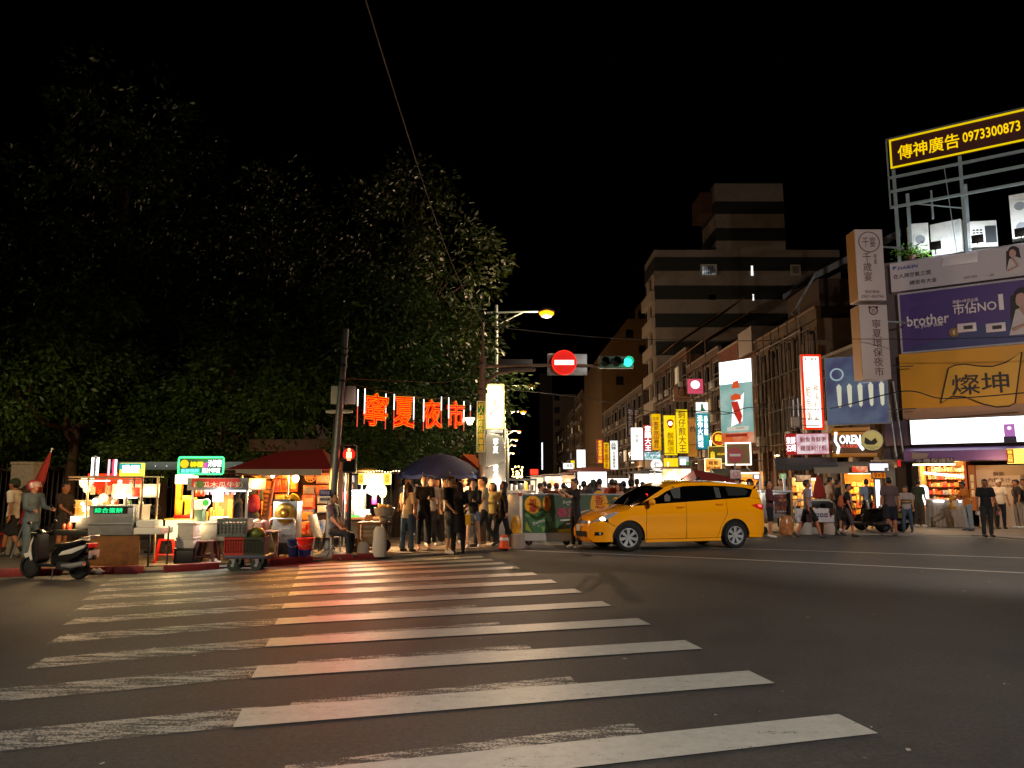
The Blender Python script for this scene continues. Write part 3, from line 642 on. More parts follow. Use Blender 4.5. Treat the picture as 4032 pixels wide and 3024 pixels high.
# ================================================================== yellow taxi
TAXI = mat('#fba406', .16, 0, .03, 1.5, coat=1., spec=.5)
GLS = mat('#050607', .04, 0, 0, spec=.6, coat=.6)
GLS2 = mat('#2c302f', .08, 0, .1, 3, spec=.6)
CHROME = mat('#d8d8d8', .1, 1., .05)
def lerp_tab(tab, x):
    if x <= tab[0][0]: return tab[0][1]
    for (a, va), (b, vb) in zip(tab, tab[1:]):
        if x <= b:
            u = (x - a) / (b - a); return va + (vb - va) * (u * u * (3 - 2 * u) if False else u)
    return tab[-1][1]
def car_w(x, z):
    """half width of the body at length x (front 0, tail 4.6) and height z"""
    base = lerp_tab([(.15, .80), (.4, .835), (.7, .862), (.95, .858), (1.05, .845), (1.25, .80), (1.45, .735), (1.56, .67), (1.66, .58)], z)
    tx = lerp_tab([(0, .60), (.06, .70), (.16, .82), (.35, .925), (.7, .985), (1.2, 1), (3.6, 1), (4.1, .975), (4.4, .93), (4.55, .87), (4.62, .8)], x)
    crease = .012 * math.exp(-((z - .82 - .03 * (x - 1.2)) / .035) ** 2) - .014 * math.exp(-((z - .62) / .13) ** 2)
    return base * tx + (crease if .9 < x < 4.2 else 0)
# centre-line silhouette: (x, z, drop at the edge)
SIL = [(.09, .2, .0), (.02, .3, .01), (.0, .46, .015), (.02, .58, .02), (.06, .68, .03), (.16, .78, .045), (.35, .875, .06), (.6, .945, .07), (.85, 1.0, .07), (1.02, 1.045, .06),
       (1.3, 1.2, .06), (1.6, 1.365, .06), (1.85, 1.49, .055), (2.05, 1.56, .05), (2.4, 1.605, .05), (2.9, 1.62, .05), (3.5, 1.61, .05), (4.0, 1.575, .05), (4.32, 1.535, .045), (4.42, 1.505, .03),
       (4.45, 1.4, .03), (4.49, 1.25, .03), (4.54, 1.08, .03), (4.59, .92, .03), (4.61, .75, .02), (4.615, .55, .015), (4.58, .36, .01), (4.52, .24, .0)]
def sil_nrm(i):
    a = SIL[max(i - 1, 0)]; b = SIL[min(i + 1, len(SIL) - 1)]; t = Vector((b[0] - a[0], b[1] - a[1])).normalized(); return Vector((-t.y, t.x))
EDGE = []
for i, (x, z, d) in enumerate(SIL):
    n = sil_nrm(i); EDGE.append((x - n.x * d, z - n.y * d))
def centre(i0, i1, name, m, par, k0=0., k1=0., t0=-1., t1=1., off=0., nt=18):
    """sheet across the car between silhouette stations i0..i1"""
    def fn(u, v):
        s = i0 + k0 + (i1 - k1 - i0 - k0) * u; i = min(int(s), len(SIL) - 2); w = s - i
        x = SIL[i][0] * (1 - w) + SIL[i + 1][0] * w; z = SIL[i][1] * (1 - w) + SIL[i + 1][1] * w; d = SIL[i][2] * (1 - w) + SIL[i + 1][2] * w
        n = (sil_nrm(i) * (1 - w) + sil_nrm(i + 1) * w).normalized(); ex, ez = EDGE[i][0] * (1 - w) + EDGE[i + 1][0] * w, EDGE[i][1] * (1 - w) + EDGE[i + 1][1] * w
        t = t0 + (t1 - t0) * v; p = abs(t) ** 3.2
        nose = max(0, 1 - x / .7); tail = max(0, (x - 4.1) / .6)
        return (x - n.x * d * p + n.x * off + .26 * nose * t * t * (1 - p) * .8 - .1 * tail * t * t * (1 - p) * .5, t * car_w(ex, ez), z - n.y * d * p + n.y * off)
    b = MB().grid(fn, (i1 - i0) * 3, nt); return b.build(name, m, par, True, ang=50)
def arc(cx, cz, r, a0, a1, n=14): return [(cx + r * cos(R(a0 + (a1 - a0) * k / n)), cz + r * sin(R(a0 + (a1 - a0) * k / n))) for k in range(n + 1)]
def side(poly, name, m, par, off=0., step=.07, sides=(-1, 1), flip=False):
    """body-side panel: an outline in x-z laid on the body's flank"""
    n = len(poly); pts = []
    for i in range(n):
        a, b = Vector(poly[i]), Vector(poly[(i + 1) % n]); k = max(1, int((b - a).length / step)); pts += [a.lerp(b, j / k) for j in range(k)]
    ne = len(pts); edges = [(i, (i + 1) % ne) for i in range(ne)]
    xs = [p.x for p in pts]; zs = [p.y for p in pts]; x = min(xs) + step
    while x < max(xs):
        z = min(zs) + step
        while z < max(zs):
            if inside((x, z), [tuple(p) for p in pts]) and min((Vector((x, z)) - p).length for p in pts) > step * .5: pts.append(Vector((x, z)))
            z += step
        x += step
    vo, eo, fo, *_ = delaunay_2d_cdt([Vector(p) for p in pts], edges, [], 1, 1e-5)
    objs = []
    b = MB()
    for s in sides:
        vs = [(p.x, s * (car_w(p.x, p.y) + off), p.y) for p in vo]
        fs = []
        for f in fo:
            p = [vo[i] for i in f]; ar = (p[1] - p[0]).cross(p[2] - p[0]); fs.append(tuple(f) if (ar > 0) == (s < 0) else tuple(f)[::-1])
        o = MB().add(vs, fs).build(name, m, par, True, ang=50); objs.append(o)
    return objs
def edge_between(x0, x1, lo, hi):
    """edge points of the silhouette over lo..hi with x between x0 and x1"""
    return [p for p in EDGE[lo:hi + 1] if x0 < p[0] < x1]
def edge_z(x, lo=3, hi=19):
    for (a, za), (b, zb) in zip(EDGE[lo:hi], EDGE[lo + 1:hi + 1]):
        if a <= x <= b: return za + (zb - za) * (x - a) / max(1e-6, b - a)
    return EDGE[hi][1]
WF, WR, WZ, WRAD, ARCH = .92, 3.70, .315, .315, .395
pf = gnd(2478, 2172); tx = thing('taxi', 'yellow people-carrier taxi stopped across the street entrance', 'taxi', (0, 0, 0), R(17))
ca, sa = cos(R(17)), sin(R(17))
CS = 1.055; tx.scale = (CS, CS, CS); tx.location = (pf.x - CS * (WF * ca + .80 * sa) + .0, pf.y - CS * (WF * sa - .80 * ca), 0)
body = tx
belt = lambda x: 1.045 + .055 * (x - 1.0)
# inner dark shell so that gaps read as seams
inn = MB(); inn.grid(lambda u, v: (.25 + 4.15 * u, (2 * v - 1) * (.78 if u > .05 else .6), .24), 20, 6); inn.build('floor_pan', BLACKP, tx)
for s in (-1, 1): side([(.3, .3), (.3, .72), (1.0, 1.0), (4.3, 1.1), (4.4, .4), (4.2, .3)] , 'inner_shell', BLACKP, tx, -.05, .2, (s,))
af = arc(WF, WZ, ARCH, 0, 180, 16); ar_ = arc(WR, WZ, ARCH, 0, 180, 16)
zs0 = .235
# front bumper + fender
bump = [(EDGE[0][0] + .02, .22)] + [EDGE[k] for k in range(1, 5)] + [(.25, .70), (.42, .66), (.50, .60)] + [(WF - ARCH * cos(R(40)), WZ + ARCH * sin(R(40)))] + [(WF + ARCH * cos(R(a)), WZ + ARCH * sin(R(a))) for a in (150, 160, 170, 180)] + [(WF - ARCH, .225)]
side(bump, 'bumper_corner', TAXI, tx)
fend = [(.42, .67), (.50, .61), (WF - ARCH * cos(R(40)) + .004, WZ + ARCH * sin(R(40)) + .006)] + [(WF + ARCH * cos(R(a)), WZ + ARCH * sin(R(a))) for a in range(130, -1, -10)] + [(WF + ARCH, .24), (1.345, .24), (1.345, belt(1.345) - .02), (1.28, belt(1.28) - .02), (1.02, 1.03)] + [EDGE[k] for k in (8, 7, 6)] + [(.55, .86), (.40, .74)]
side(fend, 'front_fender', TAXI, tx)
d1 = [(1.355, .275), (2.375, .275), (2.385, .6), (2.38, belt(2.38) - .01), (1.355, belt(1.355) - .01)]
door1 = side(d1, 'front_door', TAXI, tx)
d2 = [(2.392, .275), (3.2, .275), (3.26, .4), (3.31, .55), (3.40, .70), (3.47, .82), (3.47, belt(3.47) - .01), (2.388, belt(2.388) - .01), (2.395, .6)]
door2 = side(d2, 'rear_door', TAXI, tx)
sill = [(WF + ARCH, .2), (1.36, .265), (3.21, .265), (WR - ARCH, .265), (WR - ARCH, .2)]
side(sill, 'sill', TAXI, tx, .012)
quart = [(3.21, .27), (3.27, .4), (3.32, .55), (3.41, .70), (3.48, .82), (3.48, belt(3.48) - .01), (4.16, belt(4.16) - .01), (4.50, 1.16), EDGE[22], EDGE[23], EDGE[24], EDGE[25], EDGE[26], (4.5, .25), (WR + ARCH, .26)] + ar_ + [(WR - ARCH, .27)]
q_ = side(quart, 'rear_quarter', TAXI, tx)
# roof rails / pillars
xa = [p for p in EDGE[10:20]]
pil = [(1.02, 1.032), (1.10, 1.075)] + [(p[0] + .03, p[1] - .085) for p in EDGE[11:14]] + [(p[0], p[1] - .075) for p in EDGE[14:18]] + [(4.28, 1.40)] + [EDGE[19], EDGE[18]] + [EDGE[k] for k in range(17, 9, -1)]
side(pil, 'pillar', TAXI, tx)
rearp = [(4.165, belt(4.16) - .005), (4.30, 1.40), (4.41, 1.44), EDGE[20], EDGE[21], (4.5, 1.17)]
side(rearp, 'pillar', TAXI, tx)
# glass
topg = lambda k: (EDGE[k][0], EDGE[k][1] - .078)
fw = [(1.09, belt(1.09) - .012), (2.36, belt(2.36) - .012), (2.36, edge_z(2.36) - .082)] + [(p[0] + .035, p[1] - .092) for p in reversed(EDGE[11:14])]
side(fw, 'front_window', GLS, tx, -.006)
rw = [(2.36, belt(2.36) - .012), (3.44, belt(3.44) - .012), (3.40, edge_z(3.40) - .08), (2.9, edge_z(2.9) - .08), (2.36, edge_z(2.36) - .082)]
side(rw, 'rear_window', GLS, tx, -.007)
qw = [(3.44, belt(3.44) - .012), (4.165, belt(4.165) - .012), (4.29, 1.39), (4.0, edge_z(4.0) - .08), (3.40, edge_z(3.40) - .08)]
side(qw, 'quarter_window', GLS, tx, -.006)
side([(3.56, 1.25), (4.06, 1.26), (4.14, 1.36), (4.0, 1.45), (3.52, 1.455)], 'quarter_pane', GLS2, tx, .0)
CURT = mat('#3c3e3e', .8, 0, .3, 20)
side([(2.08, 1.2), (2.26, 1.2), (2.3, 1.47), (2.0, 1.47)], 'curtain', CURT, tx, -.003, .05)
side([(3.22, 1.2), (3.36, 1.2), (3.34, 1.44), (3.2, 1.46)], 'curtain', CURT, tx, -.003, .05)
side([(1.84, 1.13), (1.98, 1.13), (2.0, 1.24), (1.92, 1.31), (1.84, 1.25)], 'driver_silhouette', mat('#5a5450', .8, 0, .3, 12), tx, -.003, .05)
# top and ends
centre(0, 4, 'front_bumper', TAXI, tx)
centre(4, 9, 'bonnet', TAXI, tx)
centre(9, 12, 'windscreen', GLS, tx, .05, 0., off=-.004)
centre(12, 18, 'roof', TAXI, tx)
sp_ = centre(18, 19, 'roof_spoiler', TAXI, tx)
centre(19, 22, 'rear_screen', GLS, tx, off=-.004)
centre(22, 27, 'tailgate', TAXI, tx)
# front details
gr = centre(1, 2, 'lower_grille', BLACKP, tx, .1, .1, -.62, .62, .012)
for k in range(3): centre(1, 2, 'grille_bar', DKSTEEL, gr, .18 + .24 * k, .74 - .24 * k, -.6, .6, .022)
ug = centre(3, 4, 'upper_grille', BLACKP, tx, .3, .0, -.55, .55, .012); centre(4, 5, 'emblem', CHROME, ug, .0, .75, -.06, .06, .02, 4)
pl = centre(2, 3, 'number_plate', mat('#c9c4bc', .5), tx, -.1, .0, -.24, .24, .03, 8)
HL = mat('#b8bcc0', .08, .3, .2, 20)
for s in (-1, 1):
    hl = side([(.10, .66), (.2, .70), (.42, .745), (.62, .86), (.66, .905), (.45, .865), (.24, .78), (.12, .71)], 'headlight', HL, tx, .006, .05, (s,))[0]
    MB().ball((.30, s * (car_w(.30, .745) - .02), .745), .075, .05, .045).build('lamp_glass', emi('#fff2d8', 9 if s < 0 else 9, False), hl, True)
    fg = side([(.12, .36), (.3, .38), (.3, .44), (.14, .45)], 'fog_recess', BLACKP, tx, .005, .05, (s,))[0]
    MB().ball((.24, s * (car_w(.24, .41) + .0), .41), .03, .02, .03).build('fog_lamp', HL, fg, True)
    tl = side([(4.18, 1.03), (4.42, 1.06), (4.54, 1.02), (4.555, .93), (4.50, .90), (4.36, .945), (4.24, .99)], 'tail_light', emi('#c00a0a', .5, False, base='#8a0808'), tx, .008, .05, (s,))[0]
    side([(4.36, 1.03), (4.48, 1.035), (4.5, .97), (4.4, .98)], 'lit_bulb', emi('#ff5a50', 2.2, False), tl, .011, .05, (s,))
    for x0 in (2.12, 3.18):
        zb = belt(x0) - .115; w = car_w(x0 + .1, zb)
        hd = MB().tube([(x0, s * w, zb), (x0 + .03, s * (w + .035), zb + .005), (x0 + .17, s * (w + .035), zb + .012), (x0 + .21, s * w, zb + .014)], [.014, .017, .017, .014], 8).build('door_handle', TAXI, tx, True)
    mr = MB(); mr.ball((1.42, s * 1.0, 1.12), .07, .115, .082, 14, 10); m1 = mr.build('mirror', TAXI, tx, True)
    MB().tube([(1.40, s * .82, 1.06), (1.42, s * .92, 1.08)], .028, 8).build('mirror_stalk', BLACKP, m1, True)
    side([(4.02, .86), (4.2, .87), (4.2, .99), (4.02, .985)], 'fuel_flap', TAXI, tx, .003, .06, (s,)) if s < 0 else None
    side([(1.0, 1.022), (1.03, 1.045), (1.09, 1.036)], 'window_trim', BLACKP, tx, .002, .05, (s,))
# panel seams, wipers, sign light of the meter
for x in (.0,):
    wp = MB().tube([(.98, -.45, 1.06), (1.25, -.1, 1.2)], .012, 6).build('wiper', BLACKP, tx)
text('24', emi('#ff2020', 3, False), tx, 1.52, 1.27, .12, .07, y=-.62, bold=.02, name='meter_digits')
# roof lamp of the taxi
rl = MB().box(1.98, 2.12, -.17, .17, 1.56, 1.655).build('roof_light', emi('#fff4e0', 1.5, False), tx, bevel=.03)
# seats and driver glimpsed through the glass
# wheels
TYRE = mat('#0c0c0c', .85, 0, .3, 15, .3); RIM = mat('#b4b6b8', .3, .35, .06, 6)
def wheel_mesh():
    ty = MB().lathe([(.205, -.095), (.235, -.108), (.29, -.108), (.312, -.085), (.315, -.03), (.315, .03), (.312, .085), (.29, .108), (.235, .108), (.205, .095)], 36, ax='y').mesh('tyre', True, ang=60)
    rm = MB(); rm.lathe([(.205, .09), (.205, -.09), (.215, -.1), (.2, -.102), (.188, -.085), (.185, .05)], 36, ax='y')
    for k in range(7):
        a = 2 * pi * k / 7 + pi / 2; d = Vector((cos(a), 0, sin(a))); s = Vector((-sin(a), 0, cos(a)))
        pts = [d * .04 - s * .022 + Vector((0, -.075, 0)), d * .04 + s * .022 + Vector((0, -.075, 0)), d * .19 + s * .042 + Vector((0, -.09, 0)), d * .19 - s * .042 + Vector((0, -.09, 0))]
        rm.add(pts + [p + Vector((0, .03, 0)) for p in pts], [(0, 1, 2, 3), (7, 6, 5, 4), (0, 4, 5, 1), (1, 5, 6, 2), (2, 6, 7, 3), (3, 7, 4, 0)])
    rm.lathe([(0, -.09), (.045, -.088), (.05, -.06)], 14, ax='y'); rm = rm.mesh('rim', True, ang=35)
    bk = MB().lathe([(0, -.02), (.187, -.02)], 24, ax='y').mesh('brake_disc')
    return ty, rm, bk
ty, rm, bk = wheel_mesh()
for x, nm in ((WF, 'front'), (WR, 'rear')):
    for s in (-1, 1):
        e = link('wheel', ty, TYRE, tx, (x, s * .735, WZ), (0, 0, R(-14) * (1 if nm == 'front' else 0) + (0 if s < 0 else pi)))
        link('rim', rm, RIM, e); link('brake_disc', bk, mat('#141414', .7), e)
        MB().grid(lambda u, v: (x + (ARCH + .01) * cos(pi * u), s * (.35 + .47 * v), WZ + (ARCH + .01) * sin(pi * u)), 14, 1).build('wheel_arch', BLACKP, tx, True)
# ================================================================== people
def remesh(mb, vox, it=3, fac=.5):
    me = mb.mesh('tmp'); o = bpy.data.objects.new('tmp', me)
    m = o.modifiers.new('r', 'REMESH'); m.mode = 'VOXEL'; m.voxel_size = vox
    s = o.modifiers.new('s', 'SMOOTH'); s.iterations = it; s.factor = fac
    out = evaluated(o); bpy.data.meshes.remove(me); out.shade_smooth(); return out
def merge(me, mb):
    bm = bmesh.new(); bm.from_mesh(me); t = mb.mesh('tmp', True); bm.from_mesh(t); bm.to_mesh(me); bm.free(); bpy.data.meshes.remove(t); me.shade_smooth(); return me
def cloth(c, rough=.85, var=.12): return mat(c, rough, 0, var, 9, .25, bscale=25)
def skin(c): return mat(c, .5, 0, .08, 8, spec=.4)
HAIRB = mat('#120d0b', .45, 0, .3, 30, .4); HAIRBR = mat('#3a2013', .45, 0, .3, 30, .4)
EYEM = mat('#0a0808', .2); LIP = mat('#7a3b32', .5)
def person(px, py, label, face=0., h=1.7, z=.05, shirt='#111111', pants='#15161a', legs=((4, -2, 3), (-3, -5, 3)), arms=((4, 9, 14, 4), (4, 9, 14, 4)), lean=0., bend=0., head=(0., 0.), sleeve=.5, plen=1., shoe='#d8d4cc',
           hair='short', haircol=None, sk='#b98564', dress=None, vox=.021, build=1., Y=None, extra=None, pflare=1., shirtlen=1., name='person', seat=None, hem=0., socks=None):
    g = gnd(px, py, z) if Y is None else Vector((at(px, py, Y).x, Y, z))
    k = h / 1.75; t = thing(name, label, 'person', (g.x, g.y, z), face, 'people at the market')
    W = build
    hip_z = .92
    # joints (1.75 m figure facing -y)
    J = {}
    pel = Vector((0, 0, hip_z))
    leg = []
    for s, (a, b, o_) in zip((-1, 1), legs):
        hp = pel + Vector((s * .09 * W, 0, -.02)); th = Vector((s * sin(R(o_)), -sin(R(a)), -cos(R(a)))).normalized(); kn = hp + th * .42
        sh = Vector((s * sin(R(o_)) * .4, -sin(R(b)), -cos(R(b)))).normalized(); an = kn + sh * .41
        leg.append((hp, kn, an, b))
    low = min(an.z for *_, an, _b in [(l[0], l[1], l[2], l[3]) for l in leg]) if seat is None else None
    dz = (.085 - low) if seat is None else seat / k - (hip_z - .1)
    Mt = Matrix.Rotation(R(lean), 4, 'X')
    def T(x, y, zz):      # torso space (z above pelvis) with lean and extra bend of the upper back
        p = Vector((x, y, zz))
        if zz > .25 and bend: p = Matrix.Rotation(R(bend), 4, 'X') @ (p - Vector((0, 0, .25))) + Vector((0, 0, .25))
        return pel + Mt @ p + Vector((0, 0, dz))
    leg = [(a + Vector((0, 0, dz)), b + Vector((0, 0, dz)), c + Vector((0, 0, dz)), s) for a, b, c, s in leg]
    rot = (Matrix.Rotation(R(lean + bend), 4, 'X')).to_3x3(); rl = Mt.to_3x3()
    arm = []
    for s, (a, o_, a2, o2) in zip((-1, 1), arms):
        sh = T(s * .175 * W, .0, .5); u = rl @ Vector((s * sin(R(o_)), -sin(R(a)) * cos(R(o_)), -cos(R(a)) * cos(R(o_)))); el = sh + u * .28
        f = rl @ Vector((s * sin(R(o2)), -sin(R(a2)) * cos(R(o2)), -cos(R(a2)) * cos(R(o2)))); wr = el + f * .24; arm.append((sh, el, wr, f, s))
    nb = T(0, .0, .53); hr = Matrix.Rotation(R(head[0]), 3, 'Z') @ Matrix.Rotation(R(head[1]), 3, 'X')
    hb = T(0, -.01, .585); hd = hb + rot @ hr @ Vector((0, -.015, .115)); HR = rot @ hr
    HS = 1.12; H3 = lambda v: hd + HR @ (Vector(v) * HS)
    S = lambda mb: setattr(mb, 'v', [tuple(Vector(p) * k) for p in mb.v]) or mb
    b = MB()
    b.ball(T(0, .0, .03), .15 * W, .105, .12, 14, 10, rl); b.ball(T(0, .0, .17), .132 * W, .09, .15, 14, 10, rl); b.ball(T(0, .005, .36), .155 * W, .105, .17, 14, 10, rot)
    b.tube([arm[0][0], T(0, .01, .5), arm[1][0]], [.055, .075, .055], 10); b.tube([nb - Vector((0, 0, .03)), hb + Vector((0, 0, .04))], [.055, .05], 10)
    b.ball(hd, .075 * HS, .094 * HS, .112 * HS, 16, 12, HR); b.ball(H3((0, -.03, -.055)), .055 * HS, .06 * HS, .06 * HS, 12, 8, HR)
    b.ball(H3((0, -.098, -.012)), .013, .018, .022, 8, 6, HR)
    for s in (-1, 1): b.ball(H3((s * .077, .008, -.01)), .012, .022, .032, 8, 6, HR)
    for sh, el, wr, f, s in arm:
        b.tube([sh, sh.lerp(el, .5), el], [.052, .045, .038], 10); b.tube([el, el.lerp(wr, .35), wr], [.038, .038, .025], 10); b.ball(wr + f * .055, .037, .037, .037, 10, 8); b.ball(wr + f * .035, .03, .03, .03)
    for hp, kn, an, sd in leg:
        b.tube([hp, hp.lerp(kn, .5), kn], [.085 * W, .072 * W, .052], 12); b.tube([kn, kn.lerp(an, .3), an], [.052, .055, .033], 12); b.ball(an, .04)
    S(b); bm_ = remesh(b, vox)
    fg = MB()
    for sh, el, wr, f, s in arm:
        side_ = f.cross(Vector((0, 1, 0)) if abs(f.y) < .8 else Vector((1, 0, 0))).normalized(); cu = f.cross(side_).normalized()
        if cu.y > 0: cu = -cu
        for i in range(4):
            o_ = side_ * (.026 - .0175 * i); L = (.07, .078, .074, .06)[i]; p0 = wr + f * .075 + o_; p1 = p0 + f * L * .55 + cu * L * .18; p2 = p1 + f * L * .3 + cu * L * .4
            fg.tube([p0 - f * .02, p0, p1, p2], [.009, .0095, .009, .007], 6)
        p0 = wr + f * .03 + side_ * .03; fg.tube([p0 - side_ * .02, p0 + side_ * .014 + f * .02, p0 + side_ * .02 + f * .05 + cu * .02], [.011, .011, .008], 6)
    S(fg); merge(bm_, fg)
    body = link('body', bm_, skin(sk), t)
    for s in (-1, 1): S(MB().ball(H3((s * .03, -.083, .008)), .013, .008, .008, 8, 6, HR)).build('eye', EYEM, body, True)
    S(MB().ball(H3((0, -.092, -.052)), .022, .008, .007, 8, 6, HR)).build('mouth', LIP, body, True)
    # shirt
    c = MB(); fat = 1.12
    c.ball(T(0, .0, .02 + .02), .165 * W, .122, .13, 14, 10, rl) if shirtlen > .8 else None
    c.ball(T(0, .0, .17), .15 * W, .112, .17, 14, 10, rl); c.ball(T(0, .005, .36), .17 * W, .12, .17, 14, 10, rot)
    c.tube([arm[0][0], T(0, .01, .495), arm[1][0]], [.07, .088, .07], 10); [c.ball(q[0], .074) for q in arm]
    if shirtlen > .8: c.tube([T(0, 0, .1), T(0, 0, .1 - .16 * shirtlen)], [.15 * W, .168 * W], 16, sq=.74)
    for sh, el, wr, f, s in arm:
        if sleeve <= 0: continue
        if sleeve <= .55: e = sh.lerp(el, sleeve * 1.6); c.tube([sh, e], [.066, .068], 12)
        else: c.tube([sh, el], [.066, .056], 12); c.tube([el, el.lerp(wr, min(1, (sleeve - .5) * 2))], [.056, .046], 12); c.ball(el, .054)
    S(c); link('shirt', remesh(c, vox, 3), cloth(shirt), t)
    # lower clothes
    if dress:
        dc, L = dress
        d = MB(); d.tube([T(0, 0, .2), T(0, 0, .02), T(0, 0, .02) + Vector((0, 0, -L * .5)), T(0, 0, .02) + Vector((0, .0, -L))], [.13 * W, .165 * W, .18 * W, .2 * W], 18, sq=.8)
        S(d); link('skirt', remesh(d, vox, 3), cloth(dc), t)
    if plen > 0:
        p = MB(); p.ball(T(0, .0, .02), .16 * W, .118, .12, 14, 10, rl); p.ball(leg[0][0].lerp(leg[1][0], .5) + Vector((0, 0, -.02)), .15 * W, .11, .1)
        for hp, kn, an, sd in leg:
            if plen <= .5: e = hp.lerp(kn, plen * 2); p.tube([hp, e], [.1 * W, .093 * W + hem], 12)
            else: e = kn.lerp(an, (plen - .5) * 2); p.tube([hp, kn], [.1 * W, .068 * W + .004], 12); p.ball(kn, .068 * W); p.tube([kn, kn.lerp(an, .4), e], [.068 * W + .003, .062, .052 * pflare], 12)
        S(p); link('shorts' if plen <= .62 else 'trousers', remesh(p, vox, 3), toy_mat(*pants) if isinstance(pants, tuple) else cloth(pants), t)
    for hp, kn, an, sd in leg:
        fa = max(-60, min(35, -sd * .9)) if sd < 0 else 0
        fr = Matrix.Rotation(R(-max(0, -sd) * .7 if an.z - .085 > .02 else 0), 3, 'X') if seat is None else Matrix()
        fr = Matrix.Rotation(R(min(0, sd) * .75 if an.z > .1 else 0) * -1, 3, 'X')
        q = lambda v: an + fr @ Vector(v)
        m = MB(); m.tube([q((0, .06, -.04)), q((0, .03, -.035)), q((0, -.06, -.045)), q((0, -.14, -.055)), q((0, -.185, -.06))], [.03, .045, .045, .042, .022], 10); m.ball(q((0, .015, -.01)), .045, .05, .04)
        S(m); so = link('shoe', remesh(m, .016, 2), mat(shoe, .5, 0, .1, 10), t)
        if socks: S(MB().tube([an + Vector((0, 0, .0)), an.lerp(kn, .3)], [.043, .05], 10)).build('sock', cloth(socks), t, True)
    # hair and headgear
    hc = haircol if haircol is not None and not isinstance(haircol, str) else HAIRB
    hm = MB()
    if hair in ('short', 'long', 'bun'):
        hm.ball(H3((0, .018, .022)), .083 * HS, .094 * HS, .1 * HS, 14, 10, HR)
        hm.ball(H3((0, -.045, .082)), .06 * HS, .045 * HS, .03 * HS, 12, 8, HR)
        if hair == 'long':
            for s in (-1, 0, 1): hm.tube([H3((s * .05, .05, .05)), H3((s * .065, .06 if s == 0 else .03, -.1)), H3((s * .07, .075, -.24)), H3((s * .06, .09, -.4))], [.06, .055, .05, .02], 10)
        if hair == 'bun': hm.ball(H3((0, .1, .02)), .045)
        S(hm); hme = remesh(hm, .016, 2)
        # open the face
        bmm = bmesh.new(); bmm.from_mesh(hme); inv = HR.inverted(); dl = []
        for v in bmm.verts:
            l = inv @ (v.co / k - hd) / HS
            if l.y < -.035 and l.z < .055 and abs(l.x) < .064: dl.append(v)
        bmesh.ops.delete(bmm, geom=dl, context='VERTS'); bmm.to_mesh(hme); bmm.free(); hme.shade_smooth()
        link('hair', hme, hc, t)
    elif hair == 'cap':
        cm = MB(); cm.ball(H3((0, .012, .035)), .088 * HS, .1 * HS, .088 * HS, 14, 8, HR); S(cm); hh_ = cm.build('cap', cloth(haircol if isinstance(haircol, str) else '#1a1a1c'), t, True)
        S(MB().ball(H3((0, -.12, .045)), .06, .06, .008, 12, 6, HR)).build('brim', cloth(haircol if isinstance(haircol, str) else '#1a1a1c'), hh_, True)
        S(MB().ball(H3((0, .03, -.01)), .081 * HS, .08 * HS, .08 * HS, 12, 8, HR)).build('hair', HAIRB, t, True)
    elif hair == 'helmet':
        cm = MB(); cm.ball(H3((0, .01, .035)), .125, .145, .13, 16, 10, HR); S(cm); hh_ = cm.build('helmet', mat('#b4434c', .25, 0, .1, 6, coat=.6), t, True)
        S(MB().grid(lambda u, v: tuple(H3((.14 * sin(R(-70 + 140 * u)), -.15 * cos(R(-70 + 140 * u)), .06 - .12 * v))), 10, 4)).build('visor', mat('#cfd6da', .1, 0, 0, alpha=.35), hh_, True)
    ctx = dict(t=t, T=T, arm=arm, leg=leg, k=k, S=S, H3=H3, hd=hd, rl=rl)
    if extra: extra(ctx)
    return t
# things people hold or carry: things of their own, standing where the hand is
def held(ctx, mb, name, label, cat, m, group=None, smooth=True, bevel=0):
    M_ = Matrix.Translation(ctx['t'].location) @ Matrix.Rotation(ctx['t'].rotation_euler.z, 4, 'Z')
    vs = [M_ @ (Vector(p) * ctx['k']) for p in mb.v]; c = sum(vs, Vector()) / len(vs); mb.v = [tuple(v - c) for v in vs]
    return tag(mb.build(name, m, None, smooth, bevel, loc=c), label, cat, group)
def phone(label, a=1):
    def fn(x):
        w = x['arm'][a][2] + x['arm'][a][3] * .09; d = x['arm'][a][3]; mb = MB(); mb.M = Matrix.Translation(w) @ Matrix.Rotation(R(-35), 4, 'X'); mb.box(-.035, .035, -.012, -.004, -.01, .14)
        held(x, mb, 'phone', label, 'phone', mat('#23242a', .2), 'phones', False, .004)
    return fn
def backpack(label, c, strap='#c8a898'):
    def fn(x):
        T = x['T']; mb = MB(); mb.ball(T(0, .2, .24), .15, .1, .2, 14, 10); mb.ball(T(0, .23, .14), .14, .1, .13, 14, 8); x2 = MB()
        M_ = Matrix.Translation(x['t'].location) @ Matrix.Rotation(x['t'].rotation_euler.z, 4, 'Z')
        o = thing('backpack', label, 'backpack', x['t'].location, x['t'].rotation_euler.z, 'bags')
        x['S'](mb); link('pouch', remesh(mb, .02, 2), cloth(c), o)
        for s in (-1, 1): x['S'](MB().tube([T(s * .11, .13, .42), T(s * .12, .03, .56), T(s * .125, -.12, .42), T(s * .13, -.1, .25), T(s * .13, .12, .12)], .018, 6)).build('strap', cloth(strap), o, True)
    return fn
def bag(label, c, a=1, w=.12, h=.22, drop=.05):
    def fn(x):
        p = x['arm'][a][2] + x['arm'][a][3] * .09; mb = MB(); mb.taper(p.x, p.y, p.z - drop - h - .08, p.z - drop - .08, w * .9, .05, w, .06); mb.tube([(p.x - w * .7, p.y, p.z - drop - .09), (p.x - w * .3, p.y, p.z), (p.x + w * .3, p.y, p.z), (p.x + w * .7, p.y, p.z - drop - .09)], .008, 5)
        held(x, mb, 'carrier_bag', label, 'bag', cloth(c), 'bags')
    return fn
def multi(*f): return lambda x: [q(x) for q in f]
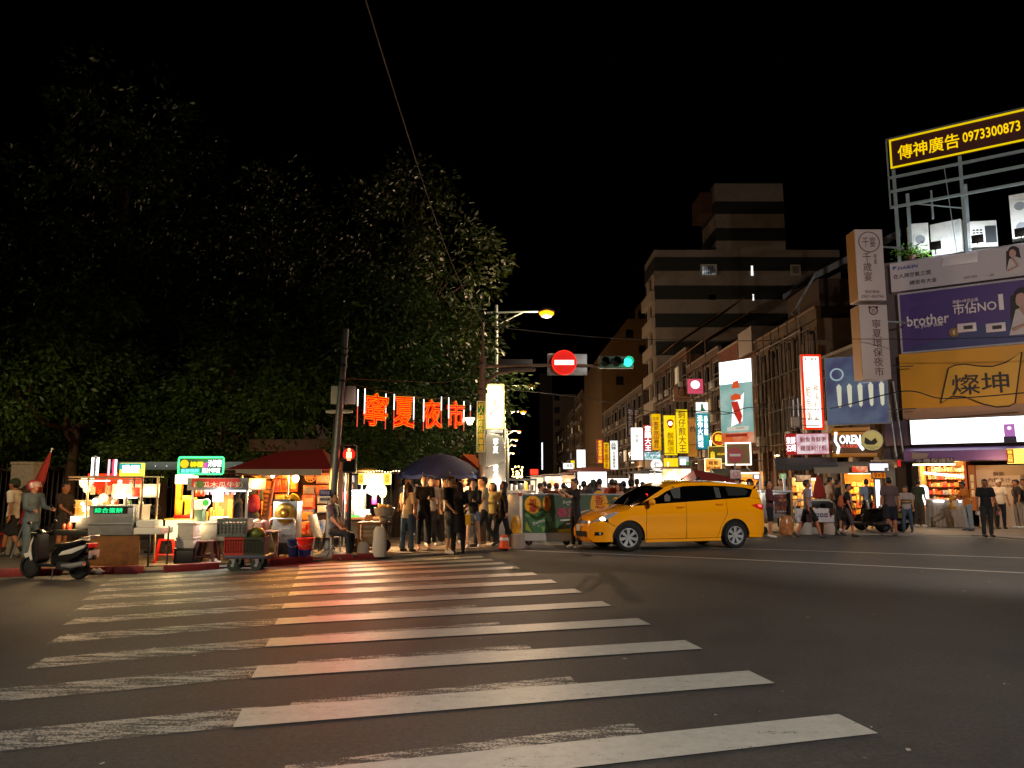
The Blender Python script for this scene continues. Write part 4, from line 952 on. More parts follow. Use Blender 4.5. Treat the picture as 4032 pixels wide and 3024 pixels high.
STAND = ((3, -2, 3), (-3, -5, 3)); STRIDE = ((24, 8, 2), (-14, -34, 2)); STRIDE2 = ((-16, -36, 2), (24, 10, 2))
DOWN = (4, 8, 12, 3); PHONE = (22, 6, 100, -22); FWD = (35, 10, 75, -5); FOLD = (20, 10, 95, -35)
# ---- left of the crossing
person(38, 2192, 'man in white tee and dark cap walking past the granite pillar', R(-88), 1.72, shirt='#d9cdbd', pants='#1b1c1a', plen=.5, hem=.01, legs=STRIDE, arms=((15, 8, 30, 4), (-12, 8, 0, 4)), hair='cap', haircol='#2c3320', sk='#a56a44', shoe='#55524e', socks='#1a1a1a')
person(112, 2202, 'person in grey rain jacket and pink helmet looking down at a phone', R(70), 1.62, shirt='#4c5866', pants='#4a5a6a', sleeve=1., shirtlen=1.3, head=(0, -22), arms=((15, 8, 75, -8), (18, 8, 80, -8)), hair='helmet', sk='#b07f66', shoe='#5a4636', build=1.12, extra=phone('lit phone in the hand of the helmeted person'))
person(236, 2196, 'cook in dark brown tee stirring at the first food cart', R(78), 1.6, shirt='#241812', pants='#1a1512', plen=.45, arms=((25, 8, 60, -4), (28, 8, 62, -4)), hair='short', sk='#8c5636', shoe='#3a3a3a')
person(405, 2150, 'vendor in pale pink apron bending behind the steel food cart', R(20), 1.55, shirt='#c9b4a8', pants='#3a3030', lean=14, head=(0, -20), Y=16.2, sk='#b98564', vox=.026)
person(930, 2160, 'seller in black top and maroon apron wearing a black bucket hat', R(-50), 1.6, shirt='#140a0b', pants='#2a0c10', sleeve=.9, bend=22, head=(0, -15), arms=(FWD, FWD), hair='cap', haircol='#141012', Y=16.9, shoe='#222222')
person(983, 2168, 'man in charcoal tee standing at the fruit stall with his back turned', R(-150), 1.72, shirt='#2b2d33', pants='#3c3d42', head=(30, 0), Y=17.3, sk='#c08a62', vox=.024, extra=backpack('red backpack worn by the man in charcoal tee', '#8a1220', '#8a1220'))
person(1310, 2185, 'man in grey tee and black trousers sitting on a chair by the leaning pole', R(75), 1.72, shirt='#5d6472', pants='#14161b', legs=((82, 8, 4), (75, -6, 4)), arms=((20, 10, 45, 0), (8, 8, 35, 0)), hair='short', seat=.47, Y=17.0, sk='#c39270', shoe='#25262a', lean=-4)
person(1372, 2140, 'vendor in red top behind the yellow lit stall', R(40), 1.6, shirt='#c1240f', pants='#22252c', arms=(FWD, DOWN), Y=19.6, vox=.026)
# ---- waiting at the kerb
person(1602, 2172, 'woman in cream blouse and flared jeans with a cross-body bag seen from behind', R(150), 1.6, shirt='#cdb08a', pants='#3b4f63', hair='long', haircol=HAIRBR, sleeve=.5, pflare=1.6, shoe='#3a332c', shirtlen=1.2, head=(40, 0), build=.95,
       extra=lambda x: held(x, MB().tube([x['T'](-.1, -.13, .5), x['T'](.02, -.14, .3), x['T'](.16, -.06, .05), x['T'](.17, .05, .04), x['T'](.05, .14, .25), x['T'](-.1, .1, .52)], .012, 6, True), 'bag_strap', 'dark cross-body strap on the cream blouse', 'strap', cloth('#2a1416')))
person(1668, 2166, 'man in black tee and cropped trousers reading his phone by the kerb', R(8), 1.76, shirt='#16171a', pants='#101319', plen=.93, head=(0, -28), arms=((6, 8, 18, 4), PHONE), shoe='#c0886a', sk='#c99873', extra=phone('phone held by the man in cropped trousers'))
person(1602, 2128, 'man in grey tee standing behind the woman in cream blouse', R(-5), 1.76, shirt='#55545c', pants='#22232a', head=(10, 12), sk='#a8714e')
person(1770, 2180, 'man in black tee and patterned shorts facing the crossing', R(62), 1.74, shirt='#121318', pants=('#2c2b2a', '#b5b0a2'), plen=.52, arms=((5, 8, 45, -6), DOWN), sk='#d0a078', shoe='#e8e0d2', hem=.006)
person(1804, 2181, 'woman with long brown hair in black dress seen from behind', R(170), 1.62, shirt='#0e0e12', pants='#0e0e12', dress=('#0d0d11', .44), plen=1., hair='long', haircol=HAIRBR, arms=((6, 10, 70, -30), (8, 10, 80, -30)), shoe='#17171a', build=.92)
person(1862, 2158, 'girl in black top and denim shorts staring at her phone', R(-8), 1.66, shirt='#121216', pants='#7d8ca0', plen=.26, hair='long', head=(0, -24), legs=((6, -3, 5), (-6, -12, 6)), arms=((10, 10, 85, -20), PHONE), sk='#d9a98a', shoe='#e6ddd6', build=.92, sleeve=.95, extra=multi(phone('pale phone of the girl in denim shorts'), bag('yellow carrier bag hanging from the arm of the girl in denim shorts', '#d9a412', 0, .11, .26, .18)))
person(1826, 2140, 'man in white tee and dark cap half hidden behind the kerb couple', R(20), 1.74, shirt='#c8b8b0', pants='#2a2a2e', hair='cap', haircol='#1c1614', head=(-30, 0), sk='#b47c56')
person(1905, 2152, 'man in beige tee and black trousers striding past the bright pillar', R(-75), 1.78, shirt='#a8967c', pants='#101114', legs=STRIDE2, arms=((-10, 8, 0, 4), (20, 8, 40, 0)), sk='#bd8058', shoe='#222222')
person(1980, 2150, 'woman in long black coat and white trainers walking past the bright pillar', R(-80), 1.66, shirt='#0f1013', pants='#0d0e11', legs=STRIDE, sleeve=1., shirtlen=1.9, hair='long', head=(0, -18), arms=((10, 8, 20, 4), (-12, 8, 0, 4)), shoe='#d8cfc6', socks='#c9c9c4', build=.95)
person(2268, 2160, 'man in black tee raising a phone in front of the barrier', R(-70), 1.74, z=0, shirt='#0b0b0e', pants='#121318', arms=((60, 8, 130, -6), (58, 8, 128, -8)), sk='#c08a66', Y=19.7, extra=phone('phone raised towards the market by the man in black tee', 0))
person(1715, 2130, 'young man in olive tee waiting behind the kerb couple', R(30), 1.72, shirt='#4a4a30', pants='#1c1e24', sk='#b98564', arms=(FOLD, FOLD), vox=.024)
person(1640, 2110, 'woman in dusty pink top under the blue parasol', R(-30), 1.6, shirt='#a86a68', pants='#2a2c34', hair='long', sk='#c99a7a', vox=.025, arms=(DOWN, FWD))
person(1935, 2105, 'woman in white blouse passing behind the walking man', R(80), 1.62, shirt='#c4b6a8', pants='#3a3a44', hair='long', legs=STRIDE, vox=.025)
person(2030, 2085, 'man in navy tee entering the market beside the steel cart', R(175), 1.74, z=0, shirt='#1d2440', pants='#24262c', legs=STRIDE, vox=.025)
person(3256, 2070, 'woman in teal top walking behind the white barrier', R(-85), 1.62, z=.03, shirt='#2a5a5c', pants='#22242a', hair='long', legs=STRIDE, vox=.025)
person(3420, 2062, 'man in pale blue shirt at the orange snack shop', R(165), 1.74, z=.03, shirt='#7d90a8', pants='#2a2c34', vox=.025, Y=27.6)
person(3625, 2075, 'man in dark green tee beside the cloth counter', R(120), 1.72, z=.03, shirt='#27382a', pants='#3a3630', vox=.025)
person(1694, 2150, 'man in light grey tee behind the man reading his phone', R(25), 1.74, shirt='#9a9690', pants='#2a2a30', sk='#b98564', vox=.024)
person(1940, 2146, 'woman in pale yellow top facing the crossing by the bright pillar', R(-15), 1.6, shirt='#c8b878', pants='#33363e', hair='long', sk='#c99a7a', arms=(FOLD, DOWN), vox=.024)
person(1757, 2148, 'man in white shirt between the parasol and the kerb couple', R(-35), 1.72, shirt='#c9c2b8', pants='#24262c', sk='#b47c56', vox=.024)
# ---- crowd between barrier and stalls
crowd = [(2127, 1925, 23, '#b8a79a', 'short', 1.68, 'fair-shirted man behind the barrier end', 100), (2163, 1932, 24, '#5a2a22', 'short', 1.64, 'dark-haired boy peeping over the barrier', 160), (2192, 1922, 25, '#b01418', 'cap', 1.7, 'person in red cap behind the barrier', 200),
         (2220, 1930, 24, '#26262c', 'short', 1.66, 'short person behind the barrier next to the red cap', 175), (2256, 1918, 24, '#3a3036', 'short', 1.7, 'person behind the man raising a phone', 180), (2362, 1895, 24.5, '#c9a9a0', 'short', 1.8, 'tall man in grey hair and pale shirt behind the barrier', 170),
         (2325, 1922, 26, '#c2743a', 'short', 1.66, 'person in orange glow deep behind the barrier', 150), (2442, 1925, 22.6, '#c98a78', 'long', 1.62, 'woman in pink top turning sideways above the bonnet of the taxi', -75), (2457, 1905, 24, '#26282e', 'short', 1.74, 'man in dark top behind the woman in pink', 190),
         (2487, 1898, 23.5, '#101014', 'cap', 1.76, 'man in black cap above the windscreen of the taxi', 185), (2425, 1900, 27, '#4a4246', 'short', 1.78, 'person far behind the woman in pink top', 170), (2532, 1908, 25, '#241e20', 'short', 1.72, 'dark-haired head just above the taxi windscreen', 175),
         (2598, 1900, 27, '#35241f', 'short', 1.74, 'head showing over the front of the taxi roof', 180), (2752, 1890, 24, '#4d1214', 'short', 1.78, 'head below the dark red canopy above the taxi roof', 160), (2560, 1912, 30, '#58423a', 'short', 1.7, 'small head between bright stalls above the windscreen', 185), (2395, 1915, 30, '#6a5048', 'long', 1.66, 'long-haired shopper far behind the barrier', 175), (2145, 1905, 27, '#3a3a40', 'short', 1.7, 'dark-shirted man before the white stall', 190), (2300, 1905, 23, '#7a6a60', 'short', 1.72, 'man in tan tee close behind the barrier', 165), (2338, 1900, 22.4, '#23252c', 'long', 1.66, 'long-haired woman in dark top close behind the barrier', 200), (2412, 1898, 23, '#a8402c', 'short', 1.74, 'man in rust tee beside the woman in pink top', 185), (2510, 1895, 26, '#50525a', 'short', 1.78, 'man in grey tee over the taxi windscreen edge', 180), (2640, 1893, 29, '#6a4a3a', 'short', 1.76, 'shopper at the picture-board stall above the taxi', 175), (2690, 1895, 26, '#2a2c34', 'cap', 1.76, 'capped shopper above the middle of the taxi roof', 185), (2860, 1892, 27, '#8a8078', 'short', 1.76, 'shopper near the olive awning above the taxi', 120), (2912, 1896, 24.5, '#3a4048', 'short', 1.72, 'man in slate tee beside the no-entry post', -60)]
for px_, py_, Y, c, hr_, h, lb, fc in crowd:
    hh = at(px_, py_, Y).z + .02
    person(px_, 2000, lb, R(fc), max(1.63, min(1.86, hh + .06)), 0, shirt=c, pants='#1b1d22', hair=hr_, haircol=('#b01418' if 'red cap' in lb else ('#101013' if hr_ == 'cap' else None)), Y=Y, vox=.028, sk='#b27c58')
# ---- right of the taxi
person(2957, 2060, 'man in black cap and pale jacket behind the rear of the taxi', R(60), 1.76, z=0, shirt='#b9b4a8', pants='#20232a', hair='cap', haircol='#111114', Y=25.5, sleeve=1., vox=.025)
person(2992, 2060, 'dark-haired person behind the man in maroon hoodie', R(20), 1.66, z=0, shirt='#1d1f26', pants='#20232a', Y=26.2, vox=.028)
person(3082, 2070, 'man in cream shirt behind the printed food cart', R(-20), 1.74, z=0.03, shirt='#b9a48c', pants='#26262a', Y=26.8, vox=.026)
person(3036, 2117, 'man in maroon hoodie and black shorts checking his phone behind the taxi', R(62), 1.72, z=0, shirt='#5a2730', pants='#0f1013', plen=.5, sleeve=1., shirtlen=1.3, head=(0, -22), arms=((12, 8, 85, -12), (16, 8, 85, -15)), hair='short', sk='#bb7f5c', shoe='#d8c8c0', extra=phone('phone of the man in maroon hoodie'))
person(3186, 2116, 'man in grey tee and black shorts striding past the white barrier', R(86), 1.78, z=.0, shirt='#8d8693', pants='#0d0d10', plen=.5, legs=((28, 14, 2), (-16, -34, 2)), arms=((-15, 8, 5, 4), (10, 8, 20, 2)), sk='#c07250', shoe='#3a2f2e', head=(0, -8), hem=.006, extra=bag('dark plum bag carried behind the man in grey tee', '#3a1820', 0, .12, .24, .0))
person(3276, 2088, 'man in white tee standing beside the folded red parasol', R(95), 1.8, z=.03, shirt='#c7b1a0', pants='#17181c', plen=.6, sk='#c08660', hair='short')
person(3306, 2092, 'person in black top behind the backpacker', R(80), 1.7, z=.03, shirt='#131318', pants='#1b1c22', plen=.55, sk='#b87652', vox=.025)
person(3346, 2112, 'boy in black tee and grey shorts with an orange backpack', R(60), 1.62, z=0, shirt='#131114', pants='#4a4246', plen=.55, hair='short', legs=((14, 4, 3), (-10, -24, 3)), arms=((5, 10, 20, 4), (12, 14, 32, 6)), sk='#c47a58', shoe='#2a2a2c', extra=backpack('orange and tan backpack on the boy in black tee', '#c0603a', '#c08a78'))
person(3512, 2110, 'man in brown tee and navy shorts walking away with one foot raised', R(172), 1.8, z=.0, shirt='#5a4648', pants='#11131f', plen=.5, legs=((2, -2, 3), (-12, -62, 3)), arms=((5, 10, 10, 6), (-6, 12, 6, 8)), sk='#b06a4c', shoe='#6a5a58', build=1.08, hem=.008)
person(3576, 2096, 'child in striped tee and jeans walking with a bag', R(-35), 1.5, z=.03, shirt='#a99c98', pants='#3f5068', legs=((10, 2, 3), (-8, -20, 3)), sk='#c08a68', shoe='#33333a', head=(-20, 0), extra=multi(lambda x: [x['S'](MB().tube([x['T'](0, .003, z_), x['T'](0, .003, z_ + .035)], .18, 20, sq=.71)).build('shirt_stripe', cloth(c_), x['t'], True) for z_, c_ in ((.28, '#2a2c3a'), (.225, '#c89a2a'), (.17, '#2a2c3a'))], bag('dark and yellow bag of the child in striped tee', '#6a5c14', 0, .09, .2, .02)))
person(3818, 2090, 'customer in orange shirt leaning on the stall counter', R(-95), 1.66, z=.03, shirt='#c8741a', pants='#8a97a4', lean=10, arms=(FWD, FWD), sk='#8a5236', hair='short', shoe='#44444a', extra=bag('pale shoulder bag of the customer in orange shirt', '#c9c0b2', 1, .12, .2, -.1))
person(3892, 2114, 'man in black polo tee and dark trousers facing the road with hands full', R(-4), 1.72, z=.03, shirt='#0c0d10', pants='#23211f', arms=((4, 14, 14, 10), (4, 14, 14, 10)), sk='#8f5a3e', shoe='#2a2726', pflare=1.25, build=1.08, head=(-18, 0),
       extra=multi(bag('small pale cup bag in one hand of the man in black polo tee', '#c9b6ae', 0, .045, .1, .0), bag('small red and white packet in the other hand of the man in black polo tee', '#c0807a', 1, .05, .1, .0)))
person(3945, 2082, 'man in white shirt, pale cap and face mask in front of the cream wall', R(-10), 1.72, z=.03, shirt='#c9b9a6', pants='#12131a', hair='cap', haircol='#b9aa9a', sk='#9c6a4c', arms=((6, 10, 14, 6), (6, 10, 14, 6)), shoe='#1d1d20', build=1.05)
person(3990, 2076, 'woman in pink top and yellow skirt near the picture edge', R(-30), 1.6, z=.03, shirt='#c47a78', pants='#b5801f', plen=0, dress=('#c9921f', .55), hair='short', sk='#b5805e', shoe='#b5a54a', build=.95, arms=((20, 8, 85, -10), DOWN))
person(4016, 2080, 'person with black backpack entering at the picture edge', R(-100), 1.72, z=.03, shirt='#2a2422', pants='#8c8078', sk='#9a6444', extra=backpack('black backpack at the picture edge', '#111114', '#111114'))
person(4046, 2080, 'person in tan shirt cut off by the picture edge', R(-80), 1.74, z=.03, shirt='#8a6a44', pants='#b0a89c', sk='#a06c4c', vox=.026)
# ================================================================== food and toy stalls on the left pavement
class Px:
    """local frame of a thing: photo pixels at one depth -> metres"""
    def __init__(s, px, Y, z=.05, py=1950): s.Y = Y; s.z0 = z; s.py = py; s.px = px; s.o = Vector((at(px, py, Y).x, Y, z))
    def x(s, p): return at(p, s.py, s.Y).x - s.o.x
    def z(s, p): return at(s.px, p, s.Y).z - s.z0
    def box(s, x0, y0, x1, y1, a=0., b=.1, mb=None): return (mb or MB()).box(s.x(x0), s.x(x1), a, b, s.z(y1), s.z(y0))
def stall(name, label, cat, P, rz=0, group=None): return thing(name, label, cat, P.o, rz, group)
def bulb(loc, w, c='#ffd08a', parent=None, r=.05, m=BULB):
    b = MB().ball(loc, r, r, r * 1.2, 10, 8).build('bulb', m, parent, True)
    if w: plight((loc[0], loc[1] - .13, loc[2] - .02), c, w, .07, parent)
    return b
AMBER = emi('#ff9a1a', 1.0, False, c2='#ffd65a', scale=6); WARMW = emi('#ffe6b0', 1.7); YELL = emi('#ffd400', 1.6)
PAPER = mat('#e6e0d4', .7, 0, .06)
# ---------------- first cart
P = Px(400, 14.6); S_ = stall('food_cart', 'steel food cart with green lit lettering and wooden front board', 'food cart', P)
P.box(334, 2108, 562, 2228, -.03, .02).build('front_board', mat('#7a4a18', .75, 0, .3, 2.5, .4, stain=('#2c1606', .75, 3)), S_, bevel=.01)
cb = MB().prism([(P.x(362), P.z(2107)), (P.x(535), P.z(2107)), (P.x(535), P.z(1994)), (P.x(362), P.z(1994))], -.06, .62).build('counter_box', STEEL, S_, bevel=.012)
MB().box(P.x(358), P.x(539), -.09, -.06, P.z(2064), P.z(2060)).build('ledge', ALU, cb); MB().box(P.x(360), P.x(537), -.1, .64, P.z(1994), P.z(1989)).build('top_plate', ALU, cb)
ld = P.box(381, 1997, 512, 2021, -.075, -.06).build('display_board', BLACKP, S_)
text('綜合蛋餅', emi('#16f08a', 1.6, False), ld, (P.x(381) + P.x(500)) / 2, P.z(2009), P.x(494) - P.x(384), .095, y=-.08, bold=.02)
MB().prism([(P.x(308), P.z(2082)), (P.x(360), P.z(2082)), (P.x(360), P.z(2034)), (P.x(330), P.z(2036)), (P.x(308), P.z(2062))], -.02, .5).build('side_hood', STEEL, S_, bevel=.01)
P.box(232, 2086, 360, 2108, -.05, .6).build('griddle', mat('#2b2a26', .5, .5, .2), S_, bevel=.01)
P.box(533, 2078, 645, 2104, -.02, .5).build('side_shelf', PAPER, S_, bevel=.02); P.box(540, 2050, 610, 2078, .02, .42).build('foam_box', PAPER, S_, bevel=.02)
FR = mat('#a58a72', .4, .6, .15)
for x_ in (333, 548, 515): MB().cyl((P.x(x_), .1, .9 if x_ != 515 else 1.5), (P.x(x_), .1, P.z(1878)), .022, n=8).build('post', FR, S_, True)
for x_ in (333, 548): MB().cyl((P.x(x_), .75, .1), (P.x(x_), .75, P.z(1878)), .022, n=8).build('post', FR, S_, True)
for z_ in (1880, 1889): MB().box(P.x(256), P.x(552), .08, .12, P.z(z_ + 2), P.z(z_ - 2)).build('top_rail', FR, S_)
MB().box(P.x(256), P.x(552), .06, .95, P.z(1878), P.z(1875)).build('canopy', mat('#8f7a5c', .6), S_)
P.box(350, 1906, 545, 1962, .82, .86).build('back_panel', STEEL, S_)
mb_ = P.box(228, 1862, 452, 1945, .98, 1.02).build('menu_board', emi('#ff3a10', .75, False, base='#aa2010'), S_)
for r_ in range(4):
    for c_ in range(2): MB().box(P.x(246 + c_ * 160), P.x(256 + c_ * 160), .97, .979, P.z(1880 + r_ * 13), P.z(1872 + r_ * 13)).build('printed_price', emi('#ffd8b0', 1, False), mb_)
P.box(258, 1972, 352, 2058, .35, .75).build('display_case', AMBER, S_, bevel=.01)
for z_ in (1972, 2000, 2030, 2058): MB().box(P.x(256), P.x(354), .33, .36, P.z(z_ + 1.5), P.z(z_ - 1.5)).build('shelf_edge', FR, S_)
for x_, z_, r_ in ((300, 1900, .12), (318, 1888, .07), (437, 1918, .085), (437, 1896, .035), (306, 1928, .07), (375, 1962, .09), (306, 2005, .06), (343, 1975, .055), (292, 1985, .03)):
    MB().ball((P.x(x_), .3, P.z(z_)), r_, r_ * .8, r_, 12, 8).build('lamp', WARMW if r_ > .06 else BULB, S_, True)
MB().box(P.x(285), P.x(395), .2, .32, P.z(1895), P.z(1889)).build('tube_lamp', COOLN, S_); P.box(415, 1948, 492, 1964, .3, .5).build('glow_tray', emi('#fff2d8', 2.5), S_)  # the tray glows by itself in place of lamp light falling on it
P.box(488, 1920, 520, 1958, .28, .4).build('red_tin', mat('#c02a14', .4), S_, bevel=.01)
P.box(260, 2035, 320, 2058, .2, .34).build('glow_tray', emi('#ffe9b0', 3), S_)  # tray emits, standing in for the lamps shining on it
for x_, c_ in ((339, COOLN), (360, COOLN), (405, emi('#ffb0c0', 2, False)), (423, emi('#ff4a70', 1.5, False)), (432, emi('#fff0f4', 3, False))):
    MB().cyl((P.x(x_), .15, P.z(1872)), (P.x(x_), .15, P.z(1800 if x_ < 380 else 1808)), .02, n=8).build('light_tube', c_, S_)
MB().box(P.x(346), P.x(353), .13, .17, P.z(1874), P.z(1792)).build('tube_stand', GALV, S_)
lb = P.box(452, 1822, 541, 1876, .1, .25).build('light_box', emi('#ffe040', 1.6, True), S_, bevel=.02)
P.box(454, 1824, 539, 1848, .085, .098).build('upper_panel', emi('#0fb8b0', 1.0, False), lb); text('雞蛋', emi('#ffffff', 4, False), lb, P.x(500), P.z(1846), .34, .15, y=.08, bold=.06)
for w_, l_ in ((45, (P.x(300), .1, P.z(1925))), (40, (P.x(437), .1, P.z(1945))), (45, (P.x(300), .0, P.z(2040)))): plight(l_, '#ffcf8a', w_, .12, S_)
P.box(640, 2075, 646, 2228, .3, .33).build('leg', DKSTEEL, S_); MB().cyl((P.x(560), .4, 0), (P.x(560), .4, .9), .02).build('leg', DKSTEEL, S_)
rc = random.Random(4)
for k in range(14): x_ = 245 + k * 22; h_ = rc.uniform(.08, .2); MB().lathe([(0, 0), (.035, 0), (.04, h_ * .7), (.018, h_), (0, h_)], 10, (P.x(x_), rc.uniform(.1, .5), P.z(1994 if x_ > 362 else 2086))).build('sauce_bottle', mat(rc.choice(('#c8301a', '#d8a020', '#e0d8c8', '#5a2a14', '#3a5a2a')), .3), S_, True)
for k in range(9): x_ = 262 + k * 32; MB().box(P.x(x_) - .05, P.x(x_) + .05, .9, .91, P.z(1950), P.z(1925 - rc.random() * 15)).build('hung_menu', toy_mat(rc.choice(('#e8d8b0', '#d85a2a', '#f0c040')), '#8a2a14'), S_)
# folded red parasol leaning on the pillar
a, b = at(118, 1955, 16.6), at(174, 1808, 16.6); ln = (b - a).length
t = thing('folded_parasol', 'folded dark red parasol leaning beside the granite pillar', 'parasol', (at(98, 1955, 16.6).x - .2, 16.6, .05)); t.rotation_euler = (0, math.atan2(b.x - a.x, b.z - a.z) , 0)
L = 2.35; MB().lathe([(.0, .7), (.09, .75), (.12, 1.2), (.1, 1.7), (.05, 2.2), (.02, L)], 12).build('folded_canopy', mat('#7d1414', .8, 0, .2, 6, .3), t, True); MB().cyl((0, 0, 0), (0, 0, L + .08), .018).build('pole', ALU, t, True); MB().ball((0, 0, L + .08), .035).build('finial', ALU, t)
# ---------------- fruit juice stall
P = Px(830, 15.7); S_ = stall('juice_stall', 'fruit juice stall with green framed neon sign and red watermelon banner', 'juice stall', P)
P.box(772, 2062, 1000, 2130, 0, .7).build('counter', STEEL, S_, bevel=.012); MB().box(P.x(768), P.x(1004), -.04, .74, P.z(2062), P.z(2055)).build('counter_top', ALU, S_, bevel=.008)
for x_ in (780, 992): MB().box(P.x(x_ - 4), P.x(x_ + 4), .05, .12, 0, P.z(2130)).build('leg', DKSTEEL, S_)
lc = P.box(658, 2046, 762, 2128, -.02, .55).build('lit_counter', emi('#ffe9a8', 1.7), S_, bevel=.02); P.box(658, 2126, 762, 2150, 0, .5).build('plinth', DKSTEEL, S_)
MB().box(P.x(655), P.x(765), -.04, .58, P.z(2047), P.z(2042)).build('counter_rim', emi('#ffb42a', 1.2, False), lc)
OR = mat('#d87a1a', .5, 0, .1, 5)
P.box(665, 1905, 687, 2046, .3, .4).build('post', OR, S_); P.box(856, 1970, 874, 2056, .6, .66).build('post', OR, S_)
P.box(668, 1868, 745, 1906, .2, .42).build('light_box', emi('#fff0b8', 2.6), S_, bevel=.015)
cf = P.box(742, 1882, 984, 1930, -.1, 1.0).build('canopy_box', mat('#77797c', .4, .5, .15, 5), S_, bevel=.015)
bn = P.box(762, 1884, 950, 1918, -.115, -.102).build('banner', mat('#b01c16', .5, 0, .25, 3), cf); text('西瓜木瓜牛奶', mat('#c9b59a', .5), bn, P.x(866), P.z(1908), 1.0, .12, y=-.12, bold=.02)
MB().disc(P.x(795), P.z(1907), .075, -.128, -.116, 18).build('printed_melon', mat('#3d5a24', .5, 0, .6, 14), bn)
MB().grid(lambda u, v: (P.x(752 + 215 * u), .0 + .9 * v, P.z(1882) + .05 + .05 * sin(pi * u) + .02 * sin(u * 19) * cos(v * 9)), 24, 8).build('cloth_cover', cloth('#7d3a12'), S_, True)
ns = P.box(692, 1802, 866, 1866, .1, .16).build('neon_sign', mat('#2b3a2c', .5), S_, bevel=.015)
x0, x1, z0, z1 = P.x(690), P.x(868), P.z(1866), P.z(1800)
MB().tube([(x0 + .02, .08, z0), (x1 - .02, .08, z0), (x1, .08, z0 + .02), (x1, .08, z1 - .02), (x1 - .02, .08, z1), (x0 + .02, .08, z1), (x0, .08, z1 - .02), (x0, .08, z0 + .02)], .017, 8, True).build('green_tube', emi('#38ff7a', 4.0), ns, True)
MB().disc(P.x(712), P.z(1826), .085, .085, .098, 20).build('printed_orange', emi('#ffc800', 1.3, False), ns)
text('柳橙', emi('#ffd800', 1.5, False), ns, P.x(762), P.z(1828), .28, .12, y=.085, bold=.05); text('原', emi('#e010c0', 1.2, False), ns, P.x(797), P.z(1832), .1, .11, y=.085, bold=.05)
text('汁檸檬', emi('#ffffff', 2.5, False), ns, P.x(833), P.z(1824), .28, .15, y=.085, bold=.05)
P.box(698, 1845, 775, 1862, .086, .097).build('teal_panel', emi('#10c8b8', .9, False), ns); text('新鮮現榨', emi('#8affee', 1.4, False), ns, P.x(736), P.z(1853), .36, .08, y=.08, bold=.02); text('果汁專賣', emi('#fff0f0', 2.5, False), ns, P.x(820), P.z(1852), .38, .1, y=.085, bold=.05)
# back board, juicer, goods
P.box(790, 1945, 870, 2052, .66, .7).build('back_board', mat('#8a5416', .8, 0, .35, 9), S_)
MB().box(P.x(768), P.x(975), .1, .2, P.z(1936), P.z(1930)).build('tube_lamp', COOL, S_); alight((P.x(870), .2, P.z(1940)), '#fff4e0', 60, 1.0, .2, (0, 0, 0), S_)
for x_ in (752, 966): MB().box(P.x(x_), P.x(x_ + 8), .02, .06, P.z(2056), P.z(1930)).build('post', ALU, S_)
P.box(838, 1932, 881, 1976, -.02, -.01).build('paper_sign', mat('#f0eee8', .7), S_); plight((P.x(860), -.35, P.z(1945)), '#fff4e6', 10, .08, S_)
jz = P.z(2056); jx = P.x(780)
jm = MB().box(jx - .06, jx + .1, .0, .2, jz, jz + .25).build('juicer', mat('#3f5a4a', .4, 0, .2, 12), S_, bevel=.015); MB().box(jx - .08, jx + .12, .0, .22, jz + .25, jz + .45).build('juicer_body', WHITEP, jm, bevel=.03)
MB().disc(jx + .17, jz + .39, .085, -.02, .02, 20).build('fan_guard', mat('#d0d4d4', .3), jm); MB().disc(jx + .17, jz + .39, .06, -.03, -.021, 18).build('green_disc', mat('#2aa83a', .4), jm)
MB().lathe([(.0, 0), (.09, 0), (.1, .15), (.1, .25), (.06, .3), (0, .31)], 16, (jx, .1, jz + .52)).build('syrup_jar', mat('#b04010', .1, 0, .2, trans=.4), jm, True)
for i, (x_, h_) in enumerate(((812, .28), (822, .22), (834, .42), (845, .3), (855, .25), (797, .2))): MB().lathe([(.025, 0), (.035, h_), (.0, h_)], 10, (P.x(x_), .3, jz)).build('cup_stack', mat('#e8a03a', .4, 0, .15), S_, True)
for i, (x_, w_, h_, c_) in enumerate(((700, .1, .3, '#d88a1c'), (718, .06, .4, '#e8c020'), (740, .07, .36, '#e09a1a'))): MB().box(P.x(x_) - w_, P.x(x_) + w_, .15, .3, P.z(2030), P.z(2030) + h_).build('drink_carton', mat(c_, .4, 0, .25, 8), S_, bevel=.008)
P.box(680, 2030, 758, 2045, .1, .4).build('red_tray', REDPL, S_)
P.box(826, 2036, 882, 2056, .05, .35).build('ice_box', PAPER, S_, bevel=.01)
for x_ in (808, 832, 888, 914): MB().taper(P.x(x_), .06, P.z(1948), P.z(1936), .028, .028, .034, .034).build('pink_cup', mat('#d8a0b0', .4), S_)
for l_ in ((P.x(705), .0, P.z(1930)), (P.x(720), -.3, P.z(2070))): plight(l_, '#ffd890', 45, .1, S_)
plight((P.x(780), -.1, P.z(1835)), '#40ff80', 12, .2, S_)
# blue-grey duct behind the stalls
P2 = Px(690, 17.4); t = stall('awning_box', 'long blue-grey roller awning box behind the stalls', 'awning', P2)
P2.box(428, 1818, 952, 1850, 0, .25).build('casing', mat('#5a7388', .5, .3, .1, 3), t, bevel=.015)
for k in range(9): MB().ball((P2.x(560 + 45 * k), -.005, P2.z(1835)), .012).build('rivet_light', emi('#dfe8f0', 1.5, False), t)
for x_ in (440, 940): MB().cyl((P2.x(x_), .15, 0), (P2.x(x_), .15, P2.z(1850)), .03).build('post', GALV, t, True)
